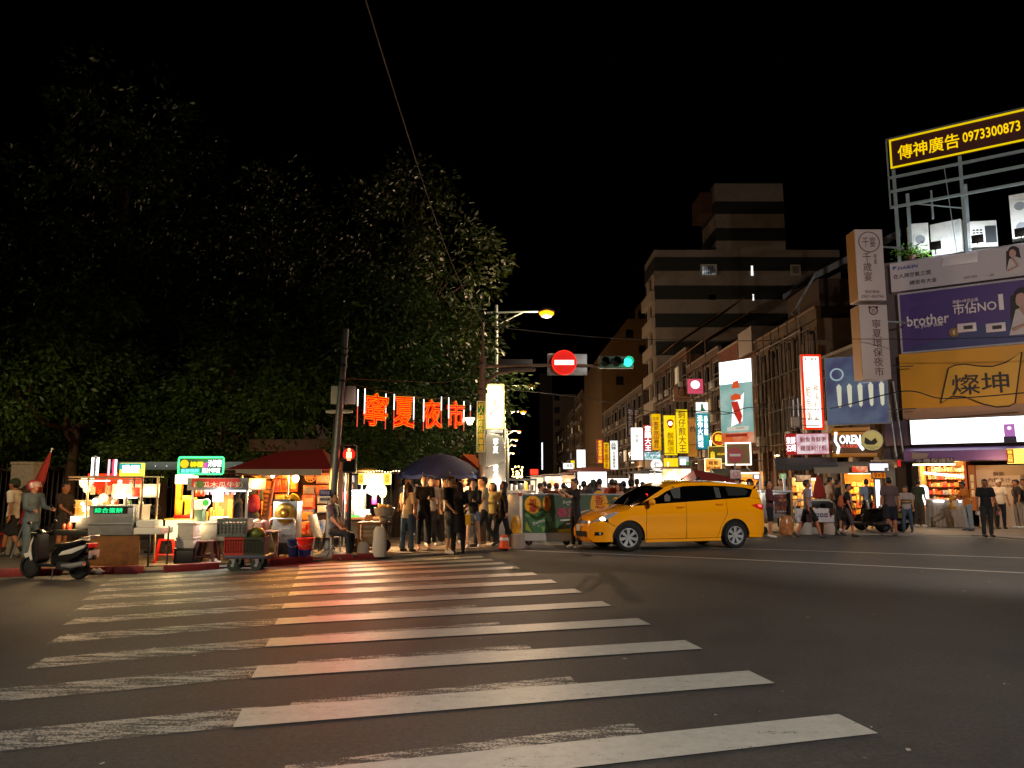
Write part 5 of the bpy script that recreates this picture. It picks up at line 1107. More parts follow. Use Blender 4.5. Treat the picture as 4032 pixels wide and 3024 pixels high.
# ---------------- toy stall under the red canopy
P = Px(1150, 18.0); S_ = stall('toy_stall', 'toy and game stall under a dark red canopy with hanging boards', 'stall', P)
RC = mat('#6e0b0b', .75, 0, .15, 3, .15)
xa, xb, ze, zr = P.x(945), P.x(1345), P.z(1850), P.z(1776); xr0, xr1 = P.x(1080), P.x(1255)
MB().add([(xa, -1.0, ze), (xb, -1.0, ze), (xb, 1.4, ze), (xa, 1.4, ze), (xr0, .2, zr), (xr1, .2, zr + .06)], [(0, 1, 5, 4), (1, 2, 5), (2, 3, 4, 5), (3, 0, 4)]).build('canopy', RC, S_)
MB().box(P.x(985), P.x(1305), -1.02, -.99, ze - .14, ze).build('valance', mat('#8f8880', .8), S_)
for x_ in (990, 1172, 1300): MB().cyl((P.x(x_), -.8 if x_ == 1172 else 1.2, 0), (P.x(x_), -.8 if x_ == 1172 else 1.2, ze), .022, n=8).build('post', ALU, S_, True)
P.box(980, 1852, 1312, 2110, 1.0, 1.05).build('back_board', mat('#2a1610', .9), S_)
MB().box(P.x(990), P.x(1300), .55, 1.0, P.z(2115), P.z(2105)).build('shelf', WOOD, S_)
bulb((P.x(1190), -.6, P.z(1884)), 200, '#ffb048', S_, .075, emi('#ffe9a8', 30, False)); MB().cyl((P.x(1190), -.6, P.z(1868)), (P.x(1190), -.6, P.z(1852)), .01).build('bulb_cord', BLACKP, S_)
toys = [(988, 1852, 1024, 1905, '#e05a10', '#ffb040', 'orange toy pack at the outer end of the top row'), (1027, 1853, 1062, 1886, '#c8a08a', '#4a68a0', 'small pale toy pack with blue print in the top row'), (1070, 1852, 1102, 1884, '#e0902a', '#5a1c10', 'toy pack with a round window in the top row'), (1104, 1852, 1138, 1886, '#e08a6a', '#fff0a0', 'coral toy pack with yellow print in the top row'), (1140, 1853, 1170, 1936, '#e06a1a', '#ffd070', 'long orange toy pack next to the canopy post'),
        (988, 1908, 1020, 1946, '#d8664a', '#b03030', 'red toy pack hanging below the outer orange pack'), (1068, 1887, 1105, 1938, '#c86a70', '#8a3040', 'dusty pink plastic game board'), (1107, 1888, 1146, 1938, '#f08a10', '#c03a10', 'bright orange plastic game board'), (1200, 1852, 1240, 1900, '#e0a060', '#b04a20', 'round patterned game board beside the bulb'), (1242, 1862, 1301, 1904, '#c87a5a', '#f0e0c0', 'wide framed picture pack beneath the canopy edge'),
        (1192, 1911, 1242, 1948, '#b8806a', '#7a84a0', 'pale patterned pack under the round game board'), (1244, 1910, 1298, 1947, '#e08a50', '#a05a50', 'peach patterned pack beside the leaning pole'), (1082, 1945, 1128, 1968, '#d8401a', '#f0c060', 'low red toy box behind the big gong'), (1188, 1950, 1242, 2004, '#d0303a', '#f0a080', 'pink and red toy bag under the pale packs'), (1180, 2006, 1240, 2052, '#5a70b0', '#f09a20', 'blue and orange toy box on the shelf'), (1248, 1950, 1290, 1984, '#8a8a92', '#e8e8f0', 'silver toy pack half hidden by the pole'), (1250, 1990, 1296, 2020, '#a8b0c0', '#e0e4f0', 'pale blue toy pack half hidden by the pole'),
        (1046, 1990, 1070, 2060, '#e0601a', '#ffb060', 'tall orange toy leaning by the gong'), (1028, 1945, 1062, 2040, '#b08a5a', '#504030', 'mixed toy strips hanging behind the ladder board')]
for x0, y0, x1, y1, c_, c2, lb in toys:
    q = Px((x0 + x1) / 2, 18.86, 0); w_ = q.x(x1); h_ = q.z(y0) - q.z(y1); t = thing('toy_pack', lb, 'toy', (q.o.x, q.Y, q.z(y1)), 0, 'toy packs hanging on the stall')
    if 'round patterned' in lb: MB().disc(0, h_ / 2, h_ / 2, 0, .08, 24).build('board', toy_mat(c_, c2), t, bevel=.01); [MB().disc(.7 * h_ / 2 * cos(a), h_ / 2 + .7 * h_ / 2 * sin(a), .02, -.01, -.001, 8).build('hole', BLACKP, t) for a in [k * pi / 5 for k in range(10)]]
    else:
        MB().box(-w_, w_, 0, .1, 0, h_).build('card', toy_mat(c_, c2), t, bevel=.012); MB().box(-w_ * .8, w_ * .8, -.05, -.001, h_ * .12, h_ * .8).build('blister', toy_mat(c2, c_), t, bevel=.03)
rc = random.Random(9)
for k in range(16):
    x_ = 990 + k * 19.5; w_ = rc.uniform(.05, .09); h_ = rc.uniform(.1, .24); q = Px(x_, 18.7, 0); c_ = rc.choice((('#e0801a', '#f0d060'), ('#c8301a', '#f0e0c0'), ('#3a6ab0', '#f0c040'), ('#d8b020', '#a03018'), ('#4a9a4a', '#f0f0e0')))
    t = thing('toy_box', 'small toy box on the stall shelf, number %s along from the juice stall side' % 'one two three four five six seven eight nine ten eleven twelve thirteen fourteen fifteen sixteen'.split()[k], 'toy', (q.o.x, 18.62, q.z(2105)), rc.uniform(-.2, .2), 'toy boxes on the shelf'); MB().box(-w_, w_, 0, .12, 0, h_).build('carton', toy_mat(*c_), t, bevel=.006); MB().box(-w_ * .7, w_ * .7, -.004, -.001, h_ * .3, h_ * .85).build('window', toy_mat(c_[1], c_[0]), t)
bulb((P.x(1060), .2, P.z(1872)), 80, '#ffb048', S_, .05)
q = Px(1225, 17.5); t = stall('toy_table', 'low table heaped with bright toys beside the seated man', 'table', q); q.box(1182, 2104, 1266, 2110, 0, .6).build('table_top', WOOD, t); [q.box(x_ - 3, 2110, x_ + 3, 2180, .05, .1).build('leg', DKSTEEL, t) for x_ in (1188, 1260)]
for k in range(12): x_ = 1188 + k * 6.2; MB().box(q.x(x_) - .05, q.x(x_) + .05, rc.uniform(0, .3), .5, q.z(2104), q.z(2104) + rc.uniform(.1, .34)).build('toy_carton', toy_mat(*rc.choice((('#e0801a', '#f0d060'), ('#c8301a', '#f0e0c0'), ('#3a6ab0', '#f0c040'), ('#d8b020', '#a03018')))), t)
# tall ladder board
a, b = at(1020, 2040, 17.5), at(1040, 1890, 17.5); t = thing('ladder_board', 'tall narrow wooden ball-game board leaning at the toy stall', 'game board', (a.x, 17.4, .05)); t.rotation_euler = (R(-6), R(6), 0)
hl_ = b.z - .05; MB().box(-.11, .11, 0, .03, .3, hl_).build('board', mat('#8f5a2a', .6, 0, .3, 6, .2), t); 
for s_ in (-.12, .12): MB().box(s_ - .015, s_ + .015, -.03, .03, .1, hl_ + .05).build('side_rail', mat('#5d3216', .6), t)
for k in range(12): MB().box(-.1, .1, -.02, 0, .4 + k * (hl_ - .5) / 12, .412 + k * (hl_ - .5) / 12).build('slat', mat('#4a2610', .6), t)
# gong cart with handle
P = Px(1120, 16.6); t = stall('gong_cart', 'steel hand cart with a big brass gong-like lid and tube handle', 'cart', P)
P.box(1072, 1975, 1168, 2140, .1, .5).build('panel', STEEL, t, bevel=.01); P.box(1072, 2140, 1168, 2185, .12, .48).build('lower_case', DKSTEEL, t)
MB().lathe([(0, -.09), (.06, -.075), (.1, -.03), (.17, -.03), (.36 * .62, 0), (.225, .02)], 28, (P.x(1122), .06, P.z(2022)), 'y').build('gong', mat('#b08a3a', .3, .75, .25, 5), t, True)
xa, xb = P.x(1070), P.x(1166); MB().tube([(xa, -.05, P.z(2150)), (xa, -.05, P.z(2050)), (xa + .03, -.05, P.z(2042)), (xb - .03, -.05, P.z(2042)), (xb, -.05, P.z(2050)), (xb, -.05, P.z(2150))], .018, 8).build('handle', ALU, t, True)
MB().box(P.x(1090), P.x(1148), -.06, -.03, P.z(2082), P.z(2078)).build('cross_bar', ALU, t)
P.box(1074, 1966, 1140, 1976, .1, .5).build('lid', mat('#5a5148', .6), t)
for x_ in (1080, 1160): MB().lathe([(0, -.03), (.08, -.03), (.08, .03), (0, .03)], 14, (P.x(x_), .3, .08), 'y').build('wheel', RUBBER, t, True)
P = Px(1150, 16.8); o = MB().ball((0, 0, 0), .16, .1, .08, 14, 9); o.v = [(x + .03 * sin(z * 60), y, z + .04 * sin(x * 30)) for x, y, z in o.v]; tag(o.build('yellow_bag', mat('#d8a010', .5, 0, .2), None, True, loc=(at(1150, 1968, 16.9).x, 16.9, at(1150, 1962, 16.9).z)), 'crumpled yellow plastic bag on top of the gong cart', 'bag')
# ---------------- small things in front of the stalls
def crate(px, py, Y, w, d, h, c, label, z=None, fill=None):
    g = at(px, py, Y); t = thing('plastic_crate', label, 'crate', (g.x, Y, g.z if z is None else z), R(4), 'plastic crates'); m = mat(c, .5, 0, .12, 6)
    MB().box(-w, w, 0, d, 0, .02).build('bottom', m, t)
    for y_, nm in ((0, 'front'), (d, 'back')):
        MB().box(-w, w, y_ - .012, y_ + .012, h - .05, h).build('rim', m, t); MB().box(-w, w, y_ - .012, y_ + .012, 0, .04).build('rim', m, t)
        for k in range(9): x_ = -w + w * 2 * k / 8; MB().box(x_ - .008, x_ + .008, y_ - .01, y_ + .01, .04, h - .05).build('slat', m, t)
        for k in range(3): z_ = .04 + (h - .09) * (k + 1) / 4; MB().box(-w, w, y_ - .006, y_ + .006, z_ - .006, z_ + .006).build('cross_slat', m, t)
    for x_ in (-w, w): MB().box(x_ - .012, x_ + .012, 0, d, 0, h).build('side', m, t)
    if fill: MB().box(-w * .93, w * .93, .03, d - .03, .02, h * .8).build('bag_filling', fill, t, bevel=.04)
    return t
gd = gnd(965, 2250); t = thing('platform_trolley', 'grey platform trolley with rubber castors standing at the kerb', 'trolley', (gd.x, gd.y, 0), R(4))
Pd = Px(965, gd.y, 0); zt = Pd.z(2192)
MB().box(Pd.x(880), Pd.x(1046), 0, .6, zt - .04, zt + .02).build('deck', mat('#4a4a5c', .5, .2, .15), t, bevel=.015)
for x_ in (912, 1002):
    for y_ in (.08, .52):
        w_ = MB().lathe([(.03, -.025), (.1, -.025), (.105, -.015), (.105, .015), (.1, .025), (.03, .025)], 20, (Pd.x(x_), y_, .105), 'y').build('wheel', mat('#26312b', .7), t, True); MB().lathe([(0, -.03), (.03, -.028), (.03, .028), (0, .03)], 12, (Pd.x(x_), y_, .105), 'y').build('hub', ALU, w_, True)
        MB().taper(Pd.x(x_) + .02, y_, .12, zt - .04, .015, .04, .04, .05).build('fork', ALU, t)
crate(923, 2190, gd.y + .08, .19, .4, .34, '#b02a1a', 'red plastic crate standing on the trolley', zt + .02, mat('#7a3a22', .7))
crate(998, 2190, gd.y + .08, .18, .4, .34, '#2e3324', 'dark green plastic crate with a striped melon on the trolley', zt + .02, mat('#3a3a1c', .7))
crate(911, 2126, gd.y + .05, .27, .42, .33, '#5a6660', 'grey plastic crate stacked over the red crate on the trolley', zt + .365, mat('#a89a90', .7))
MB_ = MB().ball((0, 0, 0), .17, .15, .13, 16, 10); tag(MB_.build('melon', mat('#4d5a1c', .4, 0, .6, 16, stain=('#8a8a2a', .8, 22)), None, True, loc=(Pd.o.x + Pd.x(996), gd.y + .3, zt + .40)), 'striped green melon in the dark green crate', 'melon')
def simple(name, label, cat, px0, py0, px1, py1, Y, m, d=.3, bevel=.015, group=None, rim=None):
    q = Px((px0 + px1) / 2, Y, 0); w_ = q.x(px1); h_ = q.z(py0) - q.z(py1); t = thing(name, label, cat, (q.o.x, Y, max(.05, q.z(py1))), 0, group)
    MB().box(-w_, w_, 0, d, 0, h_ - (.05 if rim else 0)).build('body', m, t, bevel=bevel)
    if rim: MB().box(-w_ - .012, w_ + .012, -.012, d + .012, h_ - .05, h_).build('lid', m, t, bevel=bevel)
    return t
g_ = gnd(733, 2228, .05).y; FOAM = mat('#c9c4ba', .8, 0, .08, 6, .2, stain=('#8f877c', .4, 5))
simple('black_bin', 'black plastic box beneath the foam boxes', 'box', 697, 2158, 772, 2228, g_, BLACKP, .4, rim=1)
simple('foam_box', 'lower white foam box on the black box', 'foam box', 703, 2115, 768, 2158, g_, FOAM, .36, rim=1, group='foam boxes'); simple('foam_box', 'upper white foam box of the stack by the lit counter', 'foam box', 706, 2058, 768, 2115, g_, FOAM, .36, rim=1, group='foam boxes')
def stool(px, py, label, m, h=.46, rz=0):
    g = gnd(px, py, .05); t = thing('plastic_stool', label, 'stool', (g.x, g.y, .05), rz, 'plastic stools')
    MB().box(-.15, .15, -.15, .15, h - .035, h).build('seat', m, t, bevel=.012)
    for sx in (-1, 1):
        for sy in (-1, 1): MB().add([(sx * .19 - .022, sy * .19 - .022, 0), (sx * .19 + .022, sy * .19 - .022, 0), (sx * .19 + .022, sy * .19 + .022, 0), (sx * .19 - .022, sy * .19 + .022, 0), (sx * .125 - .028, sy * .125 - .028, h - .03), (sx * .125 + .028, sy * .125 - .028, h - .03), (sx * .125 + .028, sy * .125 + .028, h - .03), (sx * .125 - .028, sy * .125 + .028, h - .03)], [(0, 3, 2, 1), (4, 5, 6, 7), (0, 1, 5, 4), (1, 2, 6, 5), (2, 3, 7, 6), (3, 0, 4, 7)]).build('leg', m, t)
    for a, b in (((-1, -1), (1, -1)), ((1, -1), (1, 1)), ((1, 1), (-1, 1)), ((-1, 1), (-1, -1))): MB().tube([(a[0] * .165, a[1] * .165, .16), (b[0] * .165, b[1] * .165, .16)], .016, 6).build('rung', m, t)
    return t
stool(652, 2214, 'bright red plastic stool by the folding shelf', REDPL, .47, R(20)); stool(808, 2222, 'maroon plastic stool next to the black box', MAROON, .46, R(8)); stool(845, 2208, 'maroon plastic stool behind the other maroon stool', MAROON, .5, R(-8)); stool(18, 2178, 'red plastic stool at the far end behind the walking man', REDPL, .46); stool(700, 2160, 'red plastic stool deep beside the lit counter', REDPL, .46)
def bucket(px, py, label, c, h=.36, r=.17):
    g = gnd(px, py, .05); t = thing('bucket', label, 'bucket', (g.x, g.y, .05), 0, 'buckets'); m = mat(c, .4, 0, .1, 6)
    MB().lathe([(0, 0), (r * .78, 0), (r, h - .03), (r + .02, h - .03), (r + .02, h), (r - .01, h), (r * .75, .03), (0, .03)], 20).build('pail', m, t, True, ang=30); MB().tube([(-r, 0, h - .02), (-r * .9, -.08, h - .12), (0, -r - .03, h - .17), (r * .9, -.08, h - .12), (r, 0, h - .02)], .006, 5).build('handle', ALU, t); return t
bucket(1157, 2202, 'tall blue bucket beside the gong cart', '#1c2650', .42, .13); bk = bucket(1201, 2204, 'blue bucket beneath the red basin', '#28306a', .22, .13)
t = bucket(1201, 2204, 'bright red basin stacked on the blue bucket', '#d8200e', .25, .17); t.location.z = .05 + .2
# folding table with steamer lids
P = Px(1020, 15.6); t = stall('folding_table', 'grey folding table with pink basins by the trolley', 'table', P, R(-5)); P.box(980, 2092, 1078, 2098, 0, .5).build('table_top', mat('#70747c', .5), t, bevel=.008)
for s_ in (990, 1068):
    MB().tube([(P.x(s_), .05, P.z(2098)), (P.x(s_) + .1, .25, 0)], .014).build('leg', ALU, t); MB().tube([(P.x(s_), .45, P.z(2098)), (P.x(s_) + .1, .2, 0)], .014).build('leg', ALU, t)
PK = mat('#c9a59a', .4, 0, .1)
for x_, z_, r_, lb in ((1035, 2068, .11, 'round pink lid standing on the folding table'), (1008, 2075, .12, 'cream basin standing on edge on the folding table')):
    q = MB().lathe([(0, -.03), (r_ * .7, -.02), (r_, .02), (r_ - .01, .03)], 20, ax='y'); tag(q.build('basin', PK if 'pink' in lb else mat('#b5a077', .5), None, True, loc=(P.o.x + P.x(x_), 15.75, .05 + P.z(2092) + r_)), lb, 'basin', 'basins')
tag(MB().box(-.08, .08, -.06, .06, 0, .18).build('tub', PK, None, bevel=.02, loc=(P.o.x + P.x(1020), 15.68, .05 + P.z(2092))), 'square pink tub on the folding table', 'tub')
t = thing('cutting_board', 'long pale plank leaning by the folding table', 'board', (at(1062, 2150, 15.9).x, 15.9, .05)); t.rotation_euler = (R(-12), 0, 0); MB().box(-.11, .11, 0, .03, 0, .62).build('plank', mat('#8f8648', .7, 0, .2), t, bevel=.01)
# chair of the seated man
g_ = Vector((at(1285, 2185, 17.0).x, 17.0, .05)); t = thing('plastic_chair', 'pale plastic chair under the seated man', 'chair', g_, R(75)); CH = mat('#b9ab9c', .5, 0, .1)
MB().grid(lambda u, v: (-.2 + .4 * u, -.22 + .44 * v, .42 - .02 * sin(pi * u)), 6, 6).build('seat', CH, t, True); MB().grid(lambda u, v: (-.2 + .4 * u, .22 + .16 * v - .04 * sin(pi * u), .42 + .48 * v), 6, 6).build('backrest', CH, t, True)
for sx in (-.18, .18):
    for sy in (-.2, .2): MB().tube([(sx, sy, .42), (sx * 1.15, sy * 1.15, 0)], [.022, .016], 8).build('leg', CH, t, True)
# ---------------- yellow lit stall and its cart
P = Px(1460, 19.2); S_ = stall('snack_stall', 'snack stall with glowing yellow light box and festoon bulbs', 'stall', P)
YB = P.box(1412, 1864, 1537, 1908, -.1, .12).build('light_box', emi('#fff0a0', 2.2, True), S_, bevel=.02); 
for x0, x1 in ((1412, 1432), (1512, 1537)): P.box(x0, 1866, x1, 1906, -.112, -.102).build('yellow_panel', emi('#ffd000', 1.1, False), YB)
text('大腸', emi('#c07800', .7, False), YB, P.x(1424), P.z(1886), .1, .17, y=-.118, vert=True); text('香腸', emi('#b06800', .7, False), YB, P.x(1525), P.z(1886), .1, .17, y=-.118, vert=True)
MB().box(P.x(1345), P.x(1545), -.05, .9, P.z(1864), P.z(1858)).build('roof', mat('#4a3420', .7), S_, bevel=.01)
MB().ball((P.x(1440), .1, P.z(1852)), .3, .25, .08, 14, 8).build('roof_cover', cloth('#4a3a1a'), S_, True)
for x_ in (1358, 1424, 1506): MB().cyl((P.x(x_), 0, 0), (P.x(x_), 0, P.z(1862)), .022).build('post', ALU, S_, True)
P.box(1365, 2036, 1500, 2046, -.1, .5).build('counter', WOOD, S_, bevel=.01); P.box(1370, 2046, 1495, 2120, 0, .45).build('cabinet', DKSTEEL, S_)
P.box(1378, 1935, 1430, 2030, .1, .4).build('glass_case', mat('#cfd8d0', .08, 0, 0, alpha=.3), S_); P.box(1380, 1930, 1430, 1936, .0, .42).build('tube_lamp', COOL, S_)
for k in range(5): P.box(1382 + k * 9, 1975, 1389 + k * 9, 1998, .15, .3).build('snack_pack', toy_mat(('#c83a20', '#d89a20', '#e0e0e0', '#a02020', '#e0b060')[k], '#704020'), S_)
P.box(1400, 2006, 1455, 2034, -.05, .1).build('glow_tray', emi('#eaf4e0', 2.0), S_); P.box(1372, 2028, 1420, 2036, -.06, .1).build('green_tray', mat('#2ea03a', .5), S_)  # emitting tray: the lamp light on it is put into its material
MB().ball((P.x(1475), -.1, P.z(1925)), .2, .15, .16, 14, 10).build('lamp', emi('#fff6dc', 7), S_, True); MB().ball((P.x(1508), -.05, P.z(1935)), .1, .1, .16, 12, 8).build('lamp', emi('#ffdf80', 6, False), S_, True)
for k in range(13): MB().ball((P.x(1440 + 11 * k), -.12, P.z(1857 + 3 * sin(k))), .014).build('festoon_bulb', BULBW, S_)
for k in range(3): P.box(1342 + k * 15, 1872, 1353 + k * 15, 1898, .3, .32).build('poster', toy_mat(('#d8c8b0', '#8a5a30', '#c0c4cc')[k], '#5a4030'), S_)
P.box(1345, 1870, 1395, 1960, .34, .38).build('back_board', mat('#2a221c', .9), S_)
P.box(1468, 1935, 1485, 1985, -.1, .02).build('purple_bottle', mat('#8a2a80', .3), S_, bevel=.01)
plight((P.x(1475), -.4, P.z(1940)), '#ffd8a0', 210, .15, S_); plight((P.x(1400), -.2, P.z(1950)), '#f0f4ff', 40, .1, S_); plight((P.x(1470), -.5, P.z(1885)), '#ffdf70', 60, .2, S_)
# wooden bowl cart
P = Px(1470, 17.6); t = stall('bowl_cart', 'wooden hand cart with a steel bowl and a sack at the kerb', 'cart', P)
P.box(1408, 2056, 1522, 2064, -.05, .6).build('top', WOOD, t, bevel=.008)
for k in range(6): P.box(1424, 2078 + k * 16, 1500, 2088 + k * 16, 0, .03).build('slat', mat('#6a5a46', .7, 0, .25, 5), t)
for x_ in (1414, 1512): P.box(x_ - 4, 2064, x_ + 4, 2185, .02, .07).build('leg', WOOD, t); P.box(x_ - 4, 2064, x_ + 4, 2185, .48, .53).build('leg', WOOD, t)
for x_ in (1395, 1505): MB().lathe([(.04, -.03), (.17, -.03), (.17, .03), (.04, .03)], 20, (P.x(x_), .3, .17), 'y').build('wheel', RUBBER, t, True)
q = MB().lathe([(0, 0), (.1, 0), (.12, .1), (.2, .14), (.25, .32), (.24, .32), (.18, .15)], 24); tag(q.build('steel_bowl', STEEL, None, True, loc=(at(1513, 2050, 17.9).x, 17.9, at(1513, 2054, 17.9).z)), 'big steel bowl heaped with snacks on the wooden cart', 'bowl')
q = MB(); [q.ball((random.uniform(-.15, .15), random.uniform(-.15, .15), .33 + random.uniform(0, .05)), .05, .05, .035, 8, 6) for k in range(16)]; o = q.build('snack_heap', mat('#c9a050', .6, 0, .2), None, True, loc=(at(1513, 2050, 17.9).x, 17.9, at(1513, 2054, 17.9).z)); tag(o, 'golden snacks heaped in the steel bowl', 'food', kind='stuff')
q = MB().lathe([(0, -.05), (.08, -.05), (.09, 0), (.09, .02), (0, .02)], 18, ax='y'); tag(q.build('alarm_scale', mat('#a06a3a', .5), None, True, loc=(at(1452, 2045, 17.7).x, 17.7, at(1452, 2050, 17.7).z + .07)), 'small round dial scale on the wooden cart', 'scale')
def sack(px, py, label, c, w, h, Y=None, m=None, name='sack'):
    g = gnd(px, py, .05) if Y is None else Vector((at(px, py, Y).x, Y, .05)); q = MB()
    q.lathe([(0, 0), (w * .9, 0), (w, h * .15), (w * .95, h * .5), (w * .8, h * .85), (w * .55, h), (0, h * .97)], 20); q.v = [(x * (1 + .12 * mnoise.noise(Vector((x * 6, y * 6, z * 5)))), y * .7 * (1 + .15 * mnoise.noise(Vector((x * 5, y * 6, z * 7 + 3)))), z) for x, y, z in q.v]
    return tag(q.build(name, m or mat(c, .7, 0, .12, 5, .3), None, True, loc=g), label, 'bag', 'sacks and bags')
sack(1493, 2192, 'tall white sack hung on the wooden cart', '#b9b2a4', .16, .64); sack(1430, 2192, 'small clear bag of scraps beside the white sack', '#8f8880', .14, .32, name='plastic_bag')
t = thing('grey_cable', 'loose black cable lying round the foot of the leaning pole', 'cable', (0, 0, 0)); MB().tube([gnd(1285, 2195, .065), gnd(1310, 2150, .3), gnd(1325, 2180, .065), gnd(1345, 2205, .065)], .015, 6).build('cord', BLACKP, t, True)
for px_, py_, c_, lb in ((385, 2250, '#b9a89a', 'white rag on the red kerb beneath the first cart'), (330, 2252, '#3d4a58', 'dark rag in the gutter behind the scooter'), (845, 2212, '#d8d0c8', 'white cup lying on the kerb by the stools')):
    g = gnd(px_, py_, .1); q = MB().ball((0, 0, 0), .13, .07, .05, 12, 8); q.v = [(x + .05 * mnoise.noise(Vector((x * 9, y * 9, 1))), y, z * (1 + mnoise.noise(Vector((x * 15, y * 12, z))))) for x, y, z in q.v]; tag(q.build('litter', cloth(c_), None, True, loc=g), lb, 'litter')
# ---------------- blue parasol
P = Px(1730, 20.8); t = stall('blue_parasol', 'wide dark blue market parasol over the waiting people', 'parasol', P)
zc, zr = P.z(1786), P.z(1868); Rr = P.x(1900); n = 10
v = [(0, 0, zc)]; f = []
for r_, zz_ in ((.33, zc - (zc - zr) * .12), (.66, zc - (zc - zr) * .45), (1., zr)):
    for k in range(n * 2): a = pi * k / n; sag = 1 - (.05 if k % 2 else 0) * r_; v.append((Rr * r_ * cos(a) * sag, Rr * r_ * sin(a) * sag * .8, zz_ - (.05 * r_ if k % 2 else 0)))
m_ = n * 2
for k in range(m_): f.append((0, 1 + k, 1 + (k + 1) % m_))
for i in range(2):
    for k in range(m_): f.append((1 + i * m_ + k, 1 + (i + 1) * m_ + k, 1 + (i + 1) * m_ + (k + 1) % m_, 1 + i * m_ + (k + 1) % m_))
cn = MB().add(v, f).build('canopy', mat('#232a55', .7, 0, .15, 2, .1), t, True, ang=60)
MB().add([(p[0], p[1], p[2]) for p in v[1 + 2 * m_:]] + [(p[0], p[1], p[2] - .09) for p in v[1 + 2 * m_:]], [(k, k + m_, (k + 1) % m_ + m_, (k + 1) % m_) for k in range(m_)]).build('valance', mat('#2a2f58', .7), t)
MB().cyl((.2, 0, 0), (0, 0, zc), .022).build('pole', ALU, t, True)
for k in range(n): a = 2 * pi * k / n; MB().tube([(0, 0, zc - .03), (Rr * cos(a), Rr * .8 * sin(a), zr + .02)], .009, 5).build('rib', ALU, t)
bulb((P.x(1840), -.3, P.z(1872)), 110, '#ffb45c', t, .035, BULBW)
P = Px(1860, 21.6); t = stall('orange_parasol', 'orange and red canvas canopy edge behind the blue parasol', 'canopy', P); MB().add([(P.x(1820), 0, P.z(1788)), (P.x(1868), 0, P.z(1790)), (P.x(1908), -.4, P.z(1860)), (P.x(1890), -.6, P.z(1845)), (P.x(1780), .8, P.z(1850)), (P.x(1908), .8, P.z(1862))], [(0, 3, 2, 1), (0, 4, 3), (1, 2, 5)]).build('sheet', mat('#c05a1c', .7, 0, .3, 4), t); MB().cyl((P.x(1886), -.3, 0), (P.x(1886), -.3, P.z(1850)), .02).build('pole', ALU, t, True)
P = Px(1680, 22.2); t = stall('red_parasol', 'small red parasol under the blue one', 'parasol', P); MB().lathe([(0, P.z(1862)), (P.x(1725), P.z(1880))], 12).build('canopy', RC, t); MB().cyl((0, 0, 0), (0, 0, P.z(1862)), .02).build('pole', ALU, t, True)
# dark grill cart behind the waiting people
P = Px(1705, 21.0); t = stall('grill_cart', 'dark grill cart with steel top behind the man reading his phone', 'cart', P); P.box(1650, 2010, 1745, 2050, 0, .5).build('fire_box', BLACKP, t, bevel=.01); P.box(1645, 2000, 1750, 2010, -.05, .55).build('grill_top', STEEL, t); P.box(1700, 1952, 1745, 1985, .3, .34).build('back_shield', ALU, t)
for x_ in (1660, 1738): MB().lathe([(.03, -.03), (.12, -.03), (.12, .03), (.03, .03)], 16, (P.x(x_), .25, .12), 'y').build('wheel', RUBBER, t, True); MB().cyl((P.x(x_), .4, 0), (P.x(x_), .4, P.z(2050)), .02).build('leg', DKSTEEL, t)
# pedestal fan
g = at(612, 2015, 18); t = thing('pedestal_fan', 'dark pedestal fan beside the lit juice counter', 'fan', (g.x, 18, .05)); MB().cyl((0, 0, 0), (0, 0, g.z - .2), .02).build('pole', DKSTEEL, t, True); MB().lathe([(0, 0), (.2, 0), (.2, .03), (.03, .06)], 18).build('base', BLACKP, t, True); c_ = MB().ring(0, g.z, .11, .125, -.03, .03).build('guard', DKSTEEL, t); MB().ring(0, g.z, .05, .056, -.04, -.03).build('guard_ring', DKSTEEL, t)
for k in range(4): a = k * pi / 2; MB().add([(0, 0, g.z), (.1 * cos(a), .0, g.z + .1 * sin(a)), (.1 * cos(a + .7), -.02, g.z + .1 * sin(a + .7))], [(0, 1, 2)]).build('blade', mat('#3a4248', .3), t)
